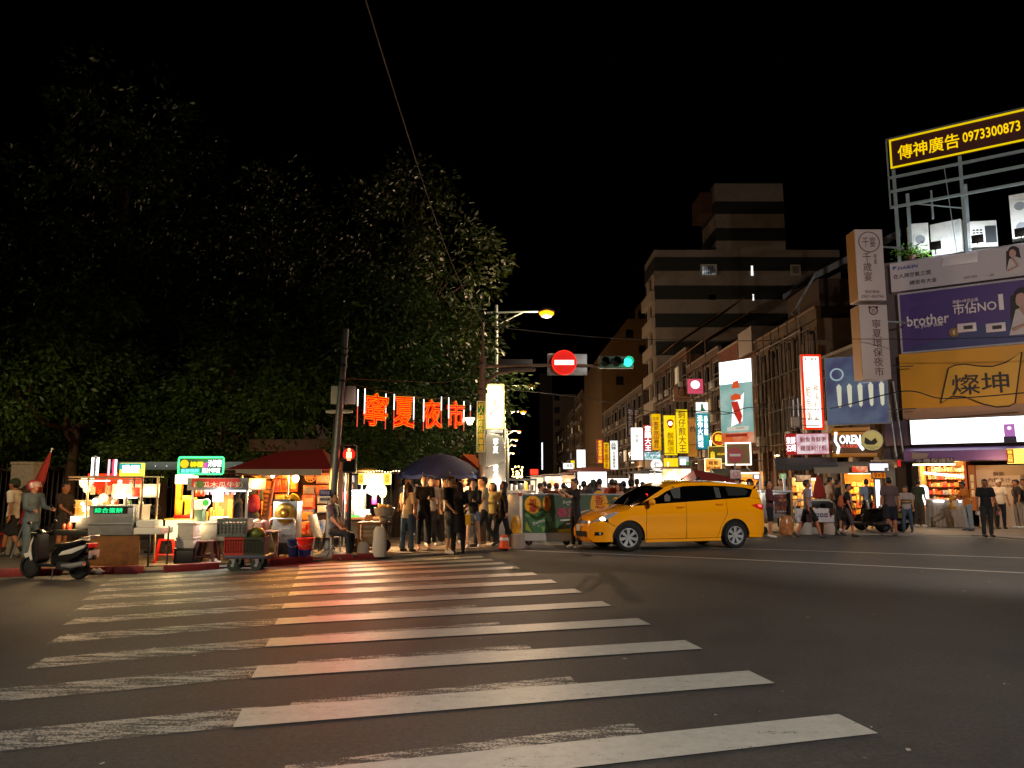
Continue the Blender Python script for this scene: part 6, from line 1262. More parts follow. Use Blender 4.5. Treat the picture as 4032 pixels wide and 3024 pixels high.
# scooter
def scooter(loc, rz, label, bodyc, panelc, plate=True):
    t = thing('scooter', label, 'scooter', loc, rz, 'scooters'); B = mat(bodyc, .25, 0, .1, 6, coat=.6); W_ = mat(panelc, .3, 0, .1, 6, coat=.5)
    for x_, nm in ((-.62, 'front_wheel'), (.62, 'rear_wheel')):
        w_ = MB().lathe([(.17, -.05), (.215, -.055), (.25, -.03), (.255, 0), (.25, .03), (.215, .055), (.17, .05)], 24, (x_, 0, .255), 'y').build(nm, RUBBER, t, True, ang=60); MB().lathe([(0, -.03), (.17, -.02), (.17, .02), (0, .03)], 18, (x_, 0, .255), 'y').build('rim', DKSTEEL, w_, True)
    MB().prism([(-.72, .42), (-.78, .52), (-.62, .56), (-.42, .42), (-.5, .4), (-.6, .47)], -.06, .06).build('front_mudguard', W_, t, bevel=.02)
    MB().tube([(-.62, 0, .255), (-.5, 0, .6), (-.4, 0, .92)], .03, 8).build('fork', DKSTEEL, t, True)
    MB().prism([(-.36, .3), (-.45, .45), (-.5, .7), (-.44, .92), (-.36, .95), (-.34, .7), (-.28, .4)], -.17, .17).build('leg_shield', BLACKP, t, bevel=.04)
    MB().prism([(-.52, .36), (-.6, .55), (-.55, .8), (-.47, .93), (-.5, .75), (-.52, .58), (-.46, .42)], -.13, .13).build('front_trim', W_, t, bevel=.03)
    MB().box(-.36, .1, -.15, .15, .26, .33).build('foot_board', BLACKP, t, bevel=.02)
    MB().prism([(.02, .3), (.02, .55), (.15, .68), (.6, .74), (.9, .78), (.92, .7), (.7, .5), (.3, .32)], -.16, .16).build('rear_body', B, t, bevel=.05)
    MB().prism([(.2, .5), (.3, .6), (.75, .72), (.9, .75), (.86, .68), (.55, .55)], -.18, .18).build('side_panel', W_, t, bevel=.03)
    MB().prism([(.02, .66), (.1, .76), (.4, .78), (.75, .86), (.82, .82), (.6, .74), (.3, .68)], -.14, .14).build('seat', BLACKP, t, bevel=.035)
    MB().tube([(.7, -.15, .86), (.95, -.13, .92), (1.0, 0, .92), (.95, .13, .92), (.7, .15, .86)], .015, 8).build('grab_rail', ALU, t, True)
    MB().box(.86, .95, -.12, .12, .68, .77).build('tail_light', emi('#d01010', .35, False, base='#a01010'), t, bevel=.02)
    if plate: p_ = MB().box(.98, .99, -.15, .15, .46, .62).build('number_plate', mat('#cfcac0', .5), t, bevel=.006); p_.location.x = -.02
    MB().box(.6, 1.0, -.05, .05, .42, .52).build('rear_mudguard', BLACKP, t, bevel=.02); MB().prism([(.15, .22), (.2, .38), (.6, .36), (.7, .25), (.5, .18)], -.17, -.06).build('engine', DKSTEEL, t, bevel=.03)
    MB().tube([(.35, -.19, .3), (.6, -.2, .3), (.9, -.2, .36)], [.035, .06, .055], 10).build('exhaust', STEEL, t, True)
    MB().tube([(-.38, -.34, 1.0), (-.42, -.2, .98), (-.42, 0, .96), (-.42, .2, .98), (-.38, .34, 1.0)], .018, 8).build('handlebar', BLACKP, t, True); MB().ball((-.46, 0, .95), .1, .16, .1, 14, 10).build('headlight_cowl', B, t, True)
    for s_ in (-1, 1): MB().tube([(-.42, s_ * .26, 1.0), (-.4, s_ * .33, 1.18)], .008).build('mirror_stem', BLACKP, t); MB().ball((-.4, s_ * .35, 1.2), .02, .055, .04).build('mirror', BLACKP, t, True)
    MB().tube([(.1, -.15, .24), (.18, -.26, .02)], .012).build('side_stand', DKSTEEL, t); return t
g = gnd(212, 2278); sc_ = scooter((g.x, g.y, 0), R(-12), 'black and silver scooter parked in the gutter before the first cart', '#111213', '#c9c6c0'); sc_.scale = (.8, .8, .8)
g = gnd(3420, 2098, .03); scooter((g.x, 25.6, .03), R(-30), 'black scooter parked behind the man in brown tee', '#0c0d0e', '#1a1b1d', False); scooter((g.x + .9, 26.2, .03), R(-38), 'second black scooter in the dark doorway behind the man in brown tee', '#0e0e10', '#161719', False)
# ================================================================== corner building with billboards
O = Vector((14.8, 30.0, .03)); RZ = R(-34.8)
pl = lambda px, py: wall(px, py, O, RZ)
cbd = thing('corner_building', 'corner building covered with large advertising boards and roof frame', 'building', O, RZ)
ztop = pl(3505, 1040)[1]
MB().box(-.25, 9, .25, 9, 2.55, ztop).build('wall', mat('#4a4248', .85, 0, .2, 2), cbd)
MB().box(-.25, 9, 6, 9, 0, 2.55).build('wall', mat('#4a4248', .85, 0, .2, 2), cbd)
MB().box(-.3, 9, .2, 9.05, ztop, ztop + .12).build('roof', mat('#55524f', .9), cbd)
MB().box(-.2, .1, .2, .5, 0, 2.55).build('corner_column', mat('#6c6a66', .8), cbd)
XR = 6.6
def board(name, label, x0, z0, x1, z1, m, d=.22, frame=None, y=0.):
    t = thing(name, label, 'billboard', O + Vector((0, 0, 0)), RZ, 'boards on the corner building')
    MB().box(x0, x1, y - .0, y + d, z0, z1).build('panel', m, t)
    if frame: MB().frame(x0 - .05, x1 + .05, z0 - .05, z1 + .05, .07, y - .03, y + .02).build('frame', frame, t)
    return t
# roof billboard
xa, zt = pl(3502, 556); _, zb = pl(3512, 668); zb0 = pl(3520, 740)[1]; xf = pl(3490, 600)[0]
t = board('roof_billboard', 'dark brown roof billboard with yellow border, characters and phone number', xa, zb, XR, zt, mat('#4a2013', .5, 0, .25, 3, .5, bscale=3), .12, None, -.1)
YB_ = emi('#ffe000', .6, False, base='#e8c800'); MB().frame(xa, XR, zb, zt, .065, -.14, -.1).build('border', YB_, t)  # border and characters glow by themselves in place of floodlight on the board
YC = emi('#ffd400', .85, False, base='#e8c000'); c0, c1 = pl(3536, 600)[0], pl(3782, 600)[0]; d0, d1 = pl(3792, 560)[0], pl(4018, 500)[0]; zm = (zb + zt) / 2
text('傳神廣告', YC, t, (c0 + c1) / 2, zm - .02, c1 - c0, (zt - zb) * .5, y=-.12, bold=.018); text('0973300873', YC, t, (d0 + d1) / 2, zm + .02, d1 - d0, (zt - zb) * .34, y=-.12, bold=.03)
GST = mat('#9fb0b4', .4, .5, .15, 5); fr = thing('billboard_frame', 'pale steel truss frame holding the roof billboard', 'frame', O, RZ)
for py in (700, 755, 817): z_ = pl(3512, py)[1]; MB().box(xf, XR, -.06, .02, z_ - .05, z_ + .05).build('beam', GST, fr)
MB().box(xf, xf + .05, -.06, .02, pl(3510, 822)[1], zt + .05).build('beam', GST, fr); MB().box(xf, XR, -.08, .1, zt + .03, zt + .1).build('beam', mat('#6a6c6e', .5, .4), fr)
for px_, y_ in ((3525, .1), (3792, .1), (3800, .9), (3566, .7)):
    x_ = pl(px_, 800)[0]; MB().box(x_ - .06, x_ + .06, y_, y_ + .12, ztop, zt if y_ < .5 else pl(3566, 740)[1]).build('post', GST, fr)
MB().tube([(pl(3563, 775)[0], .8, pl(3563, 775)[1]), (pl(3800, 800)[0], .2, pl(3800, 815)[1])], .03, 6).build('brace', GST, fr); MB().tube([(pl(3720, 700)[0], .1, pl(3720, 650)[1]), (pl(3755, 850)[0], .3, ztop)], .015, 6).build('cable', GST, fr)
MB().tube([(pl(3660, 735)[0], .5, pl(3660, 735)[1]), (pl(3668, 850)[0], .5, pl(3668, 848)[1])], .04, 8).build('antenna_post', GST, fr)
# air conditioners on the roof, lit by floods
ACW = mat('#d0d2cc', .5, .1, .1, 4, stain=('#8a8a80', .4, 3))
def ac_unit(px0, py0, px1, py1, label, kind=0, y=.9):
    x0, z1 = pl(px0, py0); x1, z0 = pl(px1, py1); o = O + Matrix.Rotation(RZ, 3, 'Z') @ Vector(((x0 + x1) / 2, y, max(z0, ztop + .12))); w_ = (x1 - x0) / 2 * 1.12; h_ = z1 - max(z0, ztop + .12)
    t = thing('air_conditioner', label, 'air conditioner', o, RZ + R((20, -8, 25, 0)[kind]), 'roof air conditioners'); MB().box(-w_, w_, 0, .5, 0, h_).build('case', ACW, t, bevel=.02)
    if kind in (0, 3):
        for zc in ((h_ * .45,) if kind == 0 else (h_ * .25, h_ * .72)): MB().ring(0, zc, w_ * .55, w_ * .68, -.03, 0).build('fan_ring', ACW, t); MB().disc(0, zc, w_ * .55, -.012, -.004).build('fan', mat('#7a8084', .5), t)
    if kind == 2:
        for r_ in range(5):
            for c_ in range(3): MB().box(-w_ + .08 + c_ * .13, -w_ + .17 + c_ * .13, -.008, -.001, h_ * .2 + r_ * .11, h_ * .2 + .06 + r_ * .11).build('slot', mat('#20242a', .6), t)
        MB().box(w_ * .1, w_ * .92, -.01, -.002, h_ * .15, h_ * .8).build('coil_grille', mat('#33383c', .5, .4, .3, 40), t)
    return t
ac_unit(3572, 860, 3648, 968, 'tilted rooftop unit with round fan beside the green plant', 0); ac_unit(3652, 852, 3776, 965, 'plain pale rooftop duct box in the middle', 1, 1.1); ac_unit(3812, 852, 3925, 940, 'rooftop unit with dark slots and coil grille', 2); ac_unit(3972, 740, 4060, 905, 'tall twin-fan rooftop unit at the picture edge', 3)
for px_, py_, lb in ((3682, 950, 'dark flood lamp on the roof edge near the green plant'), (3848, 928, 'dark flood lamp on the roof edge near the slotted unit'), (4018, 895, 'dark flood lamp on the roof edge near the twin-fan unit')):
    x_, z_ = pl(px_, py_); o = O + Matrix.Rotation(RZ, 3, 'Z') @ Vector((x_, -.1, ztop + .1)); t = thing('flood_lamp', lb, 'flood lamp', o, RZ, 'flood lamps'); MB().cyl((0, 0, 0), (0, 0, .25), .02).build('bracket', BLACKP, t)
    MB().box(-.2, .2, -.02, .08, .2, .52).build('housing', BLACKP, t, bevel=.02); MB().box(-.18, .18, .081, .09, .22, .5).build('lens', emi('#f4faff', 10, False), t); plight((0, .25, .45), '#eef6ff', 55, .1, t)
def plant(o, label, n, r, L=.13, name='roof_plant'):
    rnd = random.Random(label); v = []; f = []
    for _ in range(n):
        p = Vector((rnd.gauss(0, r), rnd.gauss(0, r * .5), abs(rnd.gauss(0, r * .7)))); tt = Vector((rnd.gauss(0, 1), rnd.gauss(0, 1), rnd.gauss(.2, .6))).normalized(); s_ = tt.orthogonal().normalized() * L * .35; k = len(v); v += [p, p + tt * L * .5 + s_, p + tt * L, p + tt * L * .5 - s_]; f += [(k, k + 1, k + 2), (k, k + 2, k + 3)]
    t = thing(name, label, 'plant', o); MB().add(v, f).build('foliage', mat('#5a8a1c', .4, 0, .4, 6), t); MB().lathe([(0, 0), (.12, 0), (.15, .2), (0, .2)], 12, (0, 0, -.15)).build('pot', mat('#6a4a3a', .7), t); return t
x_, z_ = pl(3585, 975); plant(O + Matrix.Rotation(RZ, 3, 'Z') @ Vector((x_, .3, ztop + .27)), 'leafy green plant on the roof edge above the pale billboard', 260, .32, .16)
# wall boards
x0, z1 = pl(3504, 1040); _, z0 = pl(3510, 1152); GREYB = mat('#b0a8b0', .5, 0, .08, 1.5)
t = board('pale_billboard', 'pale lilac air conditioner billboard with blue logo and seated woman', x0, z0, XR, z1, GREYB, .25, None, -.05); L_ = lambda px, py: wall(px, py, O, RZ)
def tx_(s, m, tt, px0, py0, px1, py1, y=-.06, bold=.02, **k):
    (a, b), (c, d) = pl(px0, py0), pl(px1, py1); zc = (pl((px0 + px1) / 2, (py0 + py1) / 2)[1]); return text(s, m, tt, (a + c) / 2, zc, c - a, k.pop('h', None) or abs(b - d), y=y, bold=bold, **k)
DK = mat('#2a2428', .6); BL = mat('#243a8a', .5)
tx_('DAIKIN', BL, t, 3536, 1060, 3614, 1046, h=.13, bold=.04, shear=.25); MB().prism([(pl(3515, 1055)[0], pl(3515, 1052)[1]), (pl(3534, 1055)[0], pl(3534, 1050)[1]), (pl(3518, 1065)[0], pl(3518, 1066)[1])], -.065, -.055).build('logo', BL, t)
tx_('在人與空氣之間', DK, t, 3518, 1082, 3666, 1082, h=.19); tx_('總是有大金', DK, t, 3582, 1108, 3690, 1108, h=.18)
xa_, za_ = pl(3705, 1050); xb_, zb_ = pl(3850, 1010); MB().prism([(xa_, za_ - .05), (xb_, za_ - .05), (xb_, za_ + .35), (xa_ + .1, za_ + .35)], -.12, -.055).build('printed_cooler', mat('#c9c2ca', .4), t, bevel=.03)
for k, (s_, px_, py_, w_) in enumerate((('經典', 3795, 1092, 90), ('一級', 3880, 1085, 60))): tx_(s_, mat('#8a828a', .6), t, px_, py_, px_ + w_ * .6, py_, h=.1)
xw, zw = pl(3985, 1040); SKN = mat('#b08a80', .6)
def ad_person(tt, x, z, s, top='#b8aeb0', y=-.06):
    MB().ball((x, y, z + s * .62), s * .1, .012, s * .14).build('printed_face', SKN, tt, True); q = MB(); q.ball((x + s * .02, y - .0, z + s * .66), s * .14, .008, s * .17); q.prism([(x - s * .16, z + s * .7), (x + s * .16, z + s * .75), (x + s * .22, z + s * .1), (x - s * .2, z + s * .05)], y + .004, y + .008); q.build('printed_hair', mat('#1a1214', .6), tt)
    MB().prism([(x - s * .22, z), (x + s * .3, z), (x + s * .26, z + s * .38), (x + s * .06, z + s * .5), (x - s * .1, z + s * .44)], y - .012, y + .002).build('printed_dress', mat(top, .6), tt); MB().tube([(x - s * .02, y - .02, z + s * .48), (x + s * .1, y - .02, z + s * .2), (x - s * .16, y - .02, z + s * .1)], s * .035, 6).build('printed_arm', SKN, tt, True)
ad_person(t, xw + .05, z0 + .12, 1.25)
x0, z1 = pl(3540, 1162); _, z0 = pl(3555, 1390); PUR = mat('#40266e', .5, 0, .25, 1.2); t = board('purple_billboard', 'deep purple printer billboard with large white lettering', x0, z0, XR, z1, PUR, .2, mat('#9a94a0', .5), -.05)
W1 = mat('#d8ccd0', .5, 0, .05); tx_('brother', W1, t, 3572, 1268, 3738, 1250, h=.42, bold=.04); tx_('at your side', W1, t, 3604, 1290, 3712, 1276, h=.2); tx_('市佔NO', W1, t, 3752, 1210, 3925, 1210, h=.45, bold=.03); tx_('1', W1, t, 3932, 1190, 3952, 1190, h=.6, bold=.02); tx_('連續14年亞太區', W1, t, 3750, 1185, 3852, 1185, h=.13)
MB().prism([(pl(3555, 1380)[0], z0 + .02), (XR, z0 + .02), (XR, z0 + 1.2), (pl(3850, 1280)[0], z0 + .75)], -.056, -.051).build('blue_sweep', mat('#32366a', .5), t)
for px_ in (3772, 3884):
    a, b = pl(px_, 1312); MB().box(a, a + .62, -.1, -.052, b - .0, b + .34).build('printed_printer', mat('#cdbfc4', .4), t, bevel=.03); MB().box(a + .2, a + .5, -.105, -.1, b + .1, b + .24).build('printer_tray', DK, t)
a, b = pl(3757, 1310); MB().disc(a, b, .17, -.09, -.055).build('gold_medal', mat('#8a6a3a', .4, .4), t); text('1', W1, t, a, b, .06, .16, y=-.095, bold=.03)
ad_person(t, pl(4020, 1300)[0] + .1, z0 + .3, 2.1)
x0, z1 = pl(3541, 1398); _, z0 = pl(3553, 1655); ORB = mat('#cc8e08', .5, 0, .1, 1.5); t = board('orange_billboard', 'orange billboard with waving flag emblem and two black characters', x0, z0, XR, z1, ORB, .3, None, -.12)
fp = [pl(*p) for p in ((3736, 1453), (3760, 1440), (3800, 1436), (3860, 1444), (3910, 1445), (3960, 1430), (4024, 1388), (3998, 1588), (3975, 1600), (3925, 1604), (3870, 1592), (3800, 1564), (3750, 1562), (3705, 1590))]
MB().prism(fp, -.165, -.125).build('flag', mat('#d09a24', .5, 0, .1, 2), t); MB().tube([(x, -.17, z) for x, z in fp], .025, 6, True).build('flag_outline', DK, t)
tx_('燦坤', DK, t, 3748, 1512, 3975, 1512, y=-.18, h=.78, bold=.012); MB().box(x0, XR, -.128, -.122, z0, z0 + .42).build('white_fade_band', mat('#a07a60', .6), t)
x0, z1 = pl(3584, 1655); _, z0 = pl(3588, 1754); t = board('lit_screen', 'overexposed white light box above the purple awning', x0, z0, XR, z1, DKSTEEL, .3, None, -.3); LITW = emi('#ffffff', 3.2)
MB().box(x0 + .03, XR, -.315, -.301, z0 + .03, z1 - .03).build('lit_panel', LITW, t); a, b = pl(3978, 1720); MB().box(a - .17, a + .17, -.33, -.318, b - .18, b + .45).build('printed_phone', emi('#c070c0', .8, False), t); MB().box(a - .2, a + .2, -.34, -.331, b - .2, b + .0).build('printed_base', emi('#3a1a40', .3, False), t); MB().ball((a, -.34, b + .3), .07, .01, .07).build('printed_face', emi('#ffe8f0', 1.2, False), t)
MB().box(-.1, x0, -.1, .1, z0, z1).build('side_panel', mat('#4a3a50', .7), t)
# purple awning, shop, counter
zA1, zA0 = pl(3590, 1768)[1], pl(3590, 1818)[1]
aw = thing('purple_awning', 'faded purple awning under the white light box', 'awning', O, RZ); PA = mat('#6a4a86', .6, 0, .12, 2, .1); xs = pl(3575, 1800)[0]
MB().add([(xs, -.1, zA1 + .05), (XR, -.1, zA1 + .05), (XR, -1.0, zA1 - .12), (xs, -1.0, zA1 - .12), (XR, -1.0, zA0), (xs, -1.0, zA0)], [(0, 3, 2, 1), (3, 5, 4, 2)]).build('fabric', PA, aw)
MB().box(xs - .1, XR, -.9, -.1, zA0 - .02, zA0 + .0).build('soffit', BLACKP, aw)
MB().box(xs - 1.2, xs, -.8, .2, zA0, zA0 + .06).build('grey_roof', mat('#55545a', .6), aw)
for k in range(2): MB().tube([(xs - .35 + .25 * k, -.2, zA0), (xs - .6 + .25 * k, -.0, pl(3540, 1500)[1])], .035, 8).build('drain_pipe', GALV, aw, True)
sh = thing('phone_film_shop', 'small open shop with warm lit shelves under the purple awning', 'shop', O, RZ)
xa, xb, xc = pl(3628, 1950)[0], pl(3802, 1950)[0], pl(3845, 1950)[0]; WARM = mat('#c9975a', .7, 0, .15, 3)
MB().box(xa, xb, 2.2, 2.25, 0, 2.5).build('back_wall', WARM, sh); MB().box(xa - .06, xa, .1, 2.2, 0, 2.5).build('side_wall', WARM, sh); MB().box(xb, xb + .08, .1, 2.2, 0, 2.5).build('side_wall', mat('#b0501a', .7), sh)
GOODS = [toy_mat(c, d) for c, d in (('#c83a18', '#f0c060'), ('#e0a030', '#a03010'), ('#d8c8a0', '#804020'), ('#b02a1a', '#f08a40'), ('#8a9ab0', '#e0e0e8'), ('#e07a20', '#ffe090'))]
rnd = random.Random(5)
for r_ in range(6):
    z_ = .55 + r_ * .3; MB().box(xa + .02, xb - .02, 1.75, 2.2, z_ - .02, z_).build('shelf', mat('#8a5a30', .6), sh)
    x_ = xa + .08
    while x_ < xb - .15: w_ = rnd.uniform(.06, .13); MB().box(x_, x_ + w_, 1.72, 2.0, z_, z_ + rnd.uniform(.12, .24)).build('goods', rnd.choice(GOODS), sh); x_ += w_ + .015
a, b = pl(3700, 1868); MB().tube([(pl(3640, 1862)[0], -.2, pl(3640, 1862)[1]), (pl(3790, 1872)[0], .4, pl(3790, 1876)[1])], .04, 8).build('tube_lamp', COOL, sh); MB().box(pl(3608, 1830)[0], pl(3770, 1830)[0], -.95, -.9, pl(3690, 1834)[1], pl(3690, 1828)[1]).build('tube_lamp', emi('#fff6c0', 5, False), sh)
sgt = MB().box(pl(3616, 1815)[0], pl(3768, 1815)[0], -1.0, -.97, pl(3690, 1828)[1], pl(3690, 1806)[1]).build('name_board', mat('#2a2426', .6), sh); tx_('手機保護貼', mat('#b5a89c', .5), sgt, 3620, 1817, 3766, 1817, y=-1.01, h=.19, bold=.02)
MB().prism([(pl(3604, 1800)[0], pl(3604, 1812)[1]), (pl(3660, 1800)[0], pl(3660, 1808)[1]), (pl(3672, 1790)[0], pl(3672, 1788)[1]), (pl(3606, 1785)[0], pl(3606, 1785)[1])], -1.06, -1.02).build('shaped_plate', mat('#8a7c7a', .5), sh)
a, b = pl(3648, 1948); MB().prism([(a + .17 * cos(q), b + (.2 if sin(q) > 0 else -.2) + .17 * sin(q)) for q in [k * pi / 8 for k in range(16)]], -.9, -.8).build('oval_lamp', emi('#fff8f4', 3, False), sh)
o_ = MB().box(pl(3816, 1900)[0], pl(3842, 1900)[0], -.1, .05, .6, pl(3830, 1832)[1]).build('orange_menu', emi('#c05a10', .5, False), sh); text('關東煮', emi('#ffd890', .8, False), o_, pl(3829, 1900)[0], 1.5, .12, .8, y=-.11, vert=True)
for x_ in (.35, .75): plight((xa + (xb - xa) * x_, .9, 2.1), '#ffbf70', 70, .1, sh)
plight(((xa + xb) / 2, -.5, 2.2), '#fff0d8', 45, .1, sh)
ct = thing('cloth_counter', 'street counter wrapped in grey cloth with light bars', 'counter', O, RZ); (ca_, _), (cb_, _) = pl(3662, 2030), pl(3834, 2030); zt = 1.02
MB().grid(lambda u, v: (ca_ + (cb_ - ca_) * u + (u - .5) * .12 * (1 - v), -1.0 - .05 * (1 - v) + .012 * sin(u * 60) * (1 - v), .02 + (zt - .05) * v), 60, 8).build('cloth', cloth('#8a8078', .9, .15), ct, True); MB().box(ca_ - .02, cb_ + .02, -1.02, -.3, zt - .05, zt).build('top', mat('#b8b0a4', .5), ct, bevel=.01); MB().box(ca_, cb_, -.98, -.35, .02, zt - .06).build('case', DKSTEEL, ct)
for u0, u1 in ((.18, .42), (.55, .8)): MB().box(ca_ + (cb_ - ca_) * u0, ca_ + (cb_ - ca_) * u1, -1.1, -1.06, zt - .1, zt - .05).build('light_bar', emi('#ffffff', 7, False), ct)
MB().prism([(ca_ + .75, zt - .35), (ca_ + 1.0, zt - .35), (ca_ + 1.0, zt + .12), (ca_ + .78, zt + .15)], -1.14, -1.1).build('hung_sign', toy_mat('#c8901a', '#3a3a44'), ct, bevel=.01)
# cream wall with snack lettering, small light box
cw_ = thing('cream_hoarding', 'cream hoarding with brown snack lettering at the picture edge', 'hoarding', O, RZ); x0 = pl(3848, 1950)[0]; zt = pl(3848, 1832)[1]
MB().box(x0, XR + 2, .1, .2, 0, zt).build('panel', mat('#c9a888', .7, 0, .05, 1), cw_)
BRN = mat('#5a3a24', .6); tx_('酥脆', BRN, cw_, 3910, 1866, 3954, 1866, y=.09, h=.16); tx_('內餡多汁', BRN, cw_, 3890, 1890, 3980, 1890, y=.09, h=.17); tx_('排隊', BRN, cw_, 4016, 1880, 4056, 1880, y=.09, h=.2); tx_('U Pan Chednam', BRN, cw_, 3866, 1913, 4004, 1913, y=.09, h=.11)
lbx = thing('small_light_box', 'small red and yellow light box under the awning edge', 'sign', O, RZ); a0, b1 = pl(3967, 1772); a1, b0 = pl(3999, 1828); MB().box(a0, XR - 1.6, -1.25, -1.05, b0, b1).build('case', emi('#ffe860', 1.6), lbx, bevel=.02); r_ = MB().box(a0 - .002, a1, -1.262, -1.251, b0 + .02, b1 - .02).build('red_panel', emi('#c81008', .7, False), lbx); text('豬血糕', emi('#ffe040', 1.4, False), r_, (a0 + a1) / 2, (b0 + b1) / 2, .15, (b1 - b0) * .8, y=-1.27, vert=True, bold=.03)
plight((pl(3950, 1950)[0], -1.6, 2.2), '#ffca90', 60, .2, lbx)

# ================================================================== shophouses along the street
FX = 15.0
def shophouse(Y0, Y1, h, c, label, floors=3, bays=3, win='#20242a', trim='#7d7468', lit=(), X=FX, name='shophouse', gf=3.4, balc=True, depth=14, grille=True, band=None, parapet=.6):
    t = thing(name, label, 'building', (X, Y1, .03), R(-90), 'buildings along the market street'); L = Y1 - Y0; wm = mat(c, .85, 0, .2, 1.2, .2, stain=('#241a12', .55, .9)); tm = mat(trim, .7, 0, .15, 3)
    MB().box(0, L, 0, depth, gf, h).build('wall', wm, t); MB().box(0, L, 3.2, depth, 0, gf).build('wall', wm, t)
    MB().box(-.02, L + .02, -.14, .1, h - .02, h + parapet).build('parapet', wm, t); MB().box(-.05, L + .05, -.22, -.14, h + parapet - .15, h + parapet).build('cornice', tm, t)
    bw = L / bays
    for k in range(bays + 1):
        x = min(L - .2, max(.2, k * bw)); MB().box(x - .2, x + .2, -.05, .3, 0, gf).build('column', tm, t); MB().box(x - .14, x + .14, -.1, 0, gf, h).build('pilaster', wm, t)
    fh = (h - gf) / floors; rnd = random.Random(label)
    lit = lit or tuple((rnd.randrange(floors), rnd.randrange(bays)) for _ in range(max(1, bays // 3)))
    for k in range(bays): x = (k + rnd.uniform(.1, .9)) * bw; MB().tube([(x, -.16, gf * .9), (x, -.16, gf + (h - gf) * .6), (x + rnd.uniform(-.4, .4), -.18, gf + (h - gf) * .65), (x + rnd.uniform(-.4, .4), -.16, h + rnd.uniform(-.5, 1.2))], rnd.uniform(.02, .05), 6).build('drain_pipe', mat(rnd.choice(('#6a625a', '#4a4440', '#8a8478')), .6), t)
    for f_ in range(floors):
        MB().box(-.01, L + .01, -.13, -.0, gf + f_ * fh - .02, gf + f_ * fh + .16).build('string_course', tm if band is None else mat(band, .6), t)
        for b_ in range(bays):
            x0, x1 = b_ * bw + bw * .16, (b_ + 1) * bw - bw * .16; z0, z1 = gf + f_ * fh + fh * .32, gf + f_ * fh + fh * .86
            wn_ = MB().frame(x0, x1, z0, z1, .07, -.07, .0).build('window', tm, t)
            pm = emi(rnd.choice(('#ffe0a8', '#e8f0ff', '#ffc878')), rnd.uniform(.25, .7), False) if (f_, b_) in lit else mat(win, .1, 0, .2)
            for q in range(2): MB().box(x0 + .07 + (x1 - x0 - .14) * q / 2 + .01, x0 + .07 + (x1 - x0 - .14) * (q + 1) / 2 - .01, -.02, -.008, z0 + .07, z1 - .07).build('pane', pm, wn_)
            r = rnd.random()
            if grille and r < .55:
                g_ = MB(); g_.frame(x0 - .06, x1 + .06, z0 - .1, z1, .03, -.4, -.37)
                for q in range(7): xx_ = x0 + (x1 - x0) * q / 6; g_.box(xx_ - .012, xx_ + .012, -.39, -.375, z0 - .1, z1)
                g_.box(x0 - .06, x1 + .06, -.4, 0, z0 - .12, z0 - .09); g_.build('window_grille', mat('#6a625a', .5, .4), t)
            elif balc and r < .75: MB().add([(x0 - .1, 0, z1 + .3), (x1 + .1, 0, z1 + .3), (x1 + .1, -.7, z1 + .02), (x0 - .1, -.7, z1 + .02), (x0 - .1, 0, z1 + .26), (x1 + .1, 0, z1 + .26), (x1 + .1, -.7, z1 - .02), (x0 - .1, -.7, z1 - .02)], [(0, 3, 2, 1), (4, 5, 6, 7), (3, 7, 6, 2), (0, 4, 7, 3), (1, 2, 6, 5)]).build('window_hood', mat('#8a7a68', .6, .2, .2), t)
            if rnd.random() < .5:
                a_ = MB().box(x0 + .1, x0 + .85, -.42, -.12, z0 - .65, z0 - .1).build('ac_unit', mat('#b0aca4', .5, 0, .1), t, bevel=.015); MB().ring(x0 + .4, z0 - .37, .15, .2, -.435, -.42, 14).build('fan_ring', mat('#6a6a6a', .5), a_)
    return t
shophouse(31.2, 36.4, 7.0, '#4a3c34', 'low dark shophouse beside the corner building', 1, 2)
bB = shophouse(36.5, 46, 9.6, '#5a4632', 'old brown shophouse with tall plank pilasters and scaffold', 2, 4, trim='#6d5136')
for k in range(14):
    x = .4 + k * .66; MB().box(x - .18, x + .16, -.2, -.13, 3.4, 9.2 - .3 * (k % 3)).build('plank', mat(('#5d4a36', '#4d3d30', '#6a4f30')[k % 3], .8, 0, .25, 2, .2, stain=('#1e150d', .6, 2)), bB)
for k in range(6): x = 2.6 + k * 1.25; MB().cyl((x, -.9, 0), (x, -.9, 9.9), .03, n=6).build('scaffold_pole', mat('#5a4a3c', .5, .6), bB)
for z in (3.6, 5.4, 7.2, 9.0): MB().cyl((2.4, -.9, z), (9.4, -.9, z), .025, n=6).build('scaffold_rail', mat('#7a6a5a', .5, .6), bB)
for k in range(5): MB().cyl((2.6 + k * 1.25, -.9, 3.6), (3.85 + k * 1.25, -.9, 7.2), .018, n=6).build('scaffold_brace', mat('#5a4a3c', .5, .6), bB)
bC = shophouse(46.1, 54, 9.6, '#6d3826', 'red-brown brick shophouse with heavy pale cornice', 2, 3, trim='#8f7a66', parapet=1.3)
MB().box(5.2, 7.95, -.3, 3, 9.6, 11.2).build('roof_shed', mat('#8a8078', .7), bC, bevel=.05)
bD = shophouse(54.1, 64, 10.8, '#5d4436', 'brown shophouse with window grilles behind the yellow signs', 3, 4)
MB().add([(1, -1.0, 12.0), (9, -1.0, 12.0), (9, 3, 14.4), (1, 3, 14.4), (1, -1.0, 11.92), (9, -1.0, 11.92), (9, 3, 14.3), (1, 3, 14.3)], [(0, 1, 2, 3), (7, 6, 5, 4), (0, 4, 5, 1), (1, 5, 6, 2), (2, 6, 7, 3), (3, 7, 4, 0)]).build('tin_roof', mat('#7a5c3c', .6, .3, .4, 3), bD)
for x in (1.2, 4, 8.8): MB().cyl((x, -.8, 10.8), (x, -.8, 12), .05).build('roof_post', mat('#5a4a3c', .5, .6), bD)
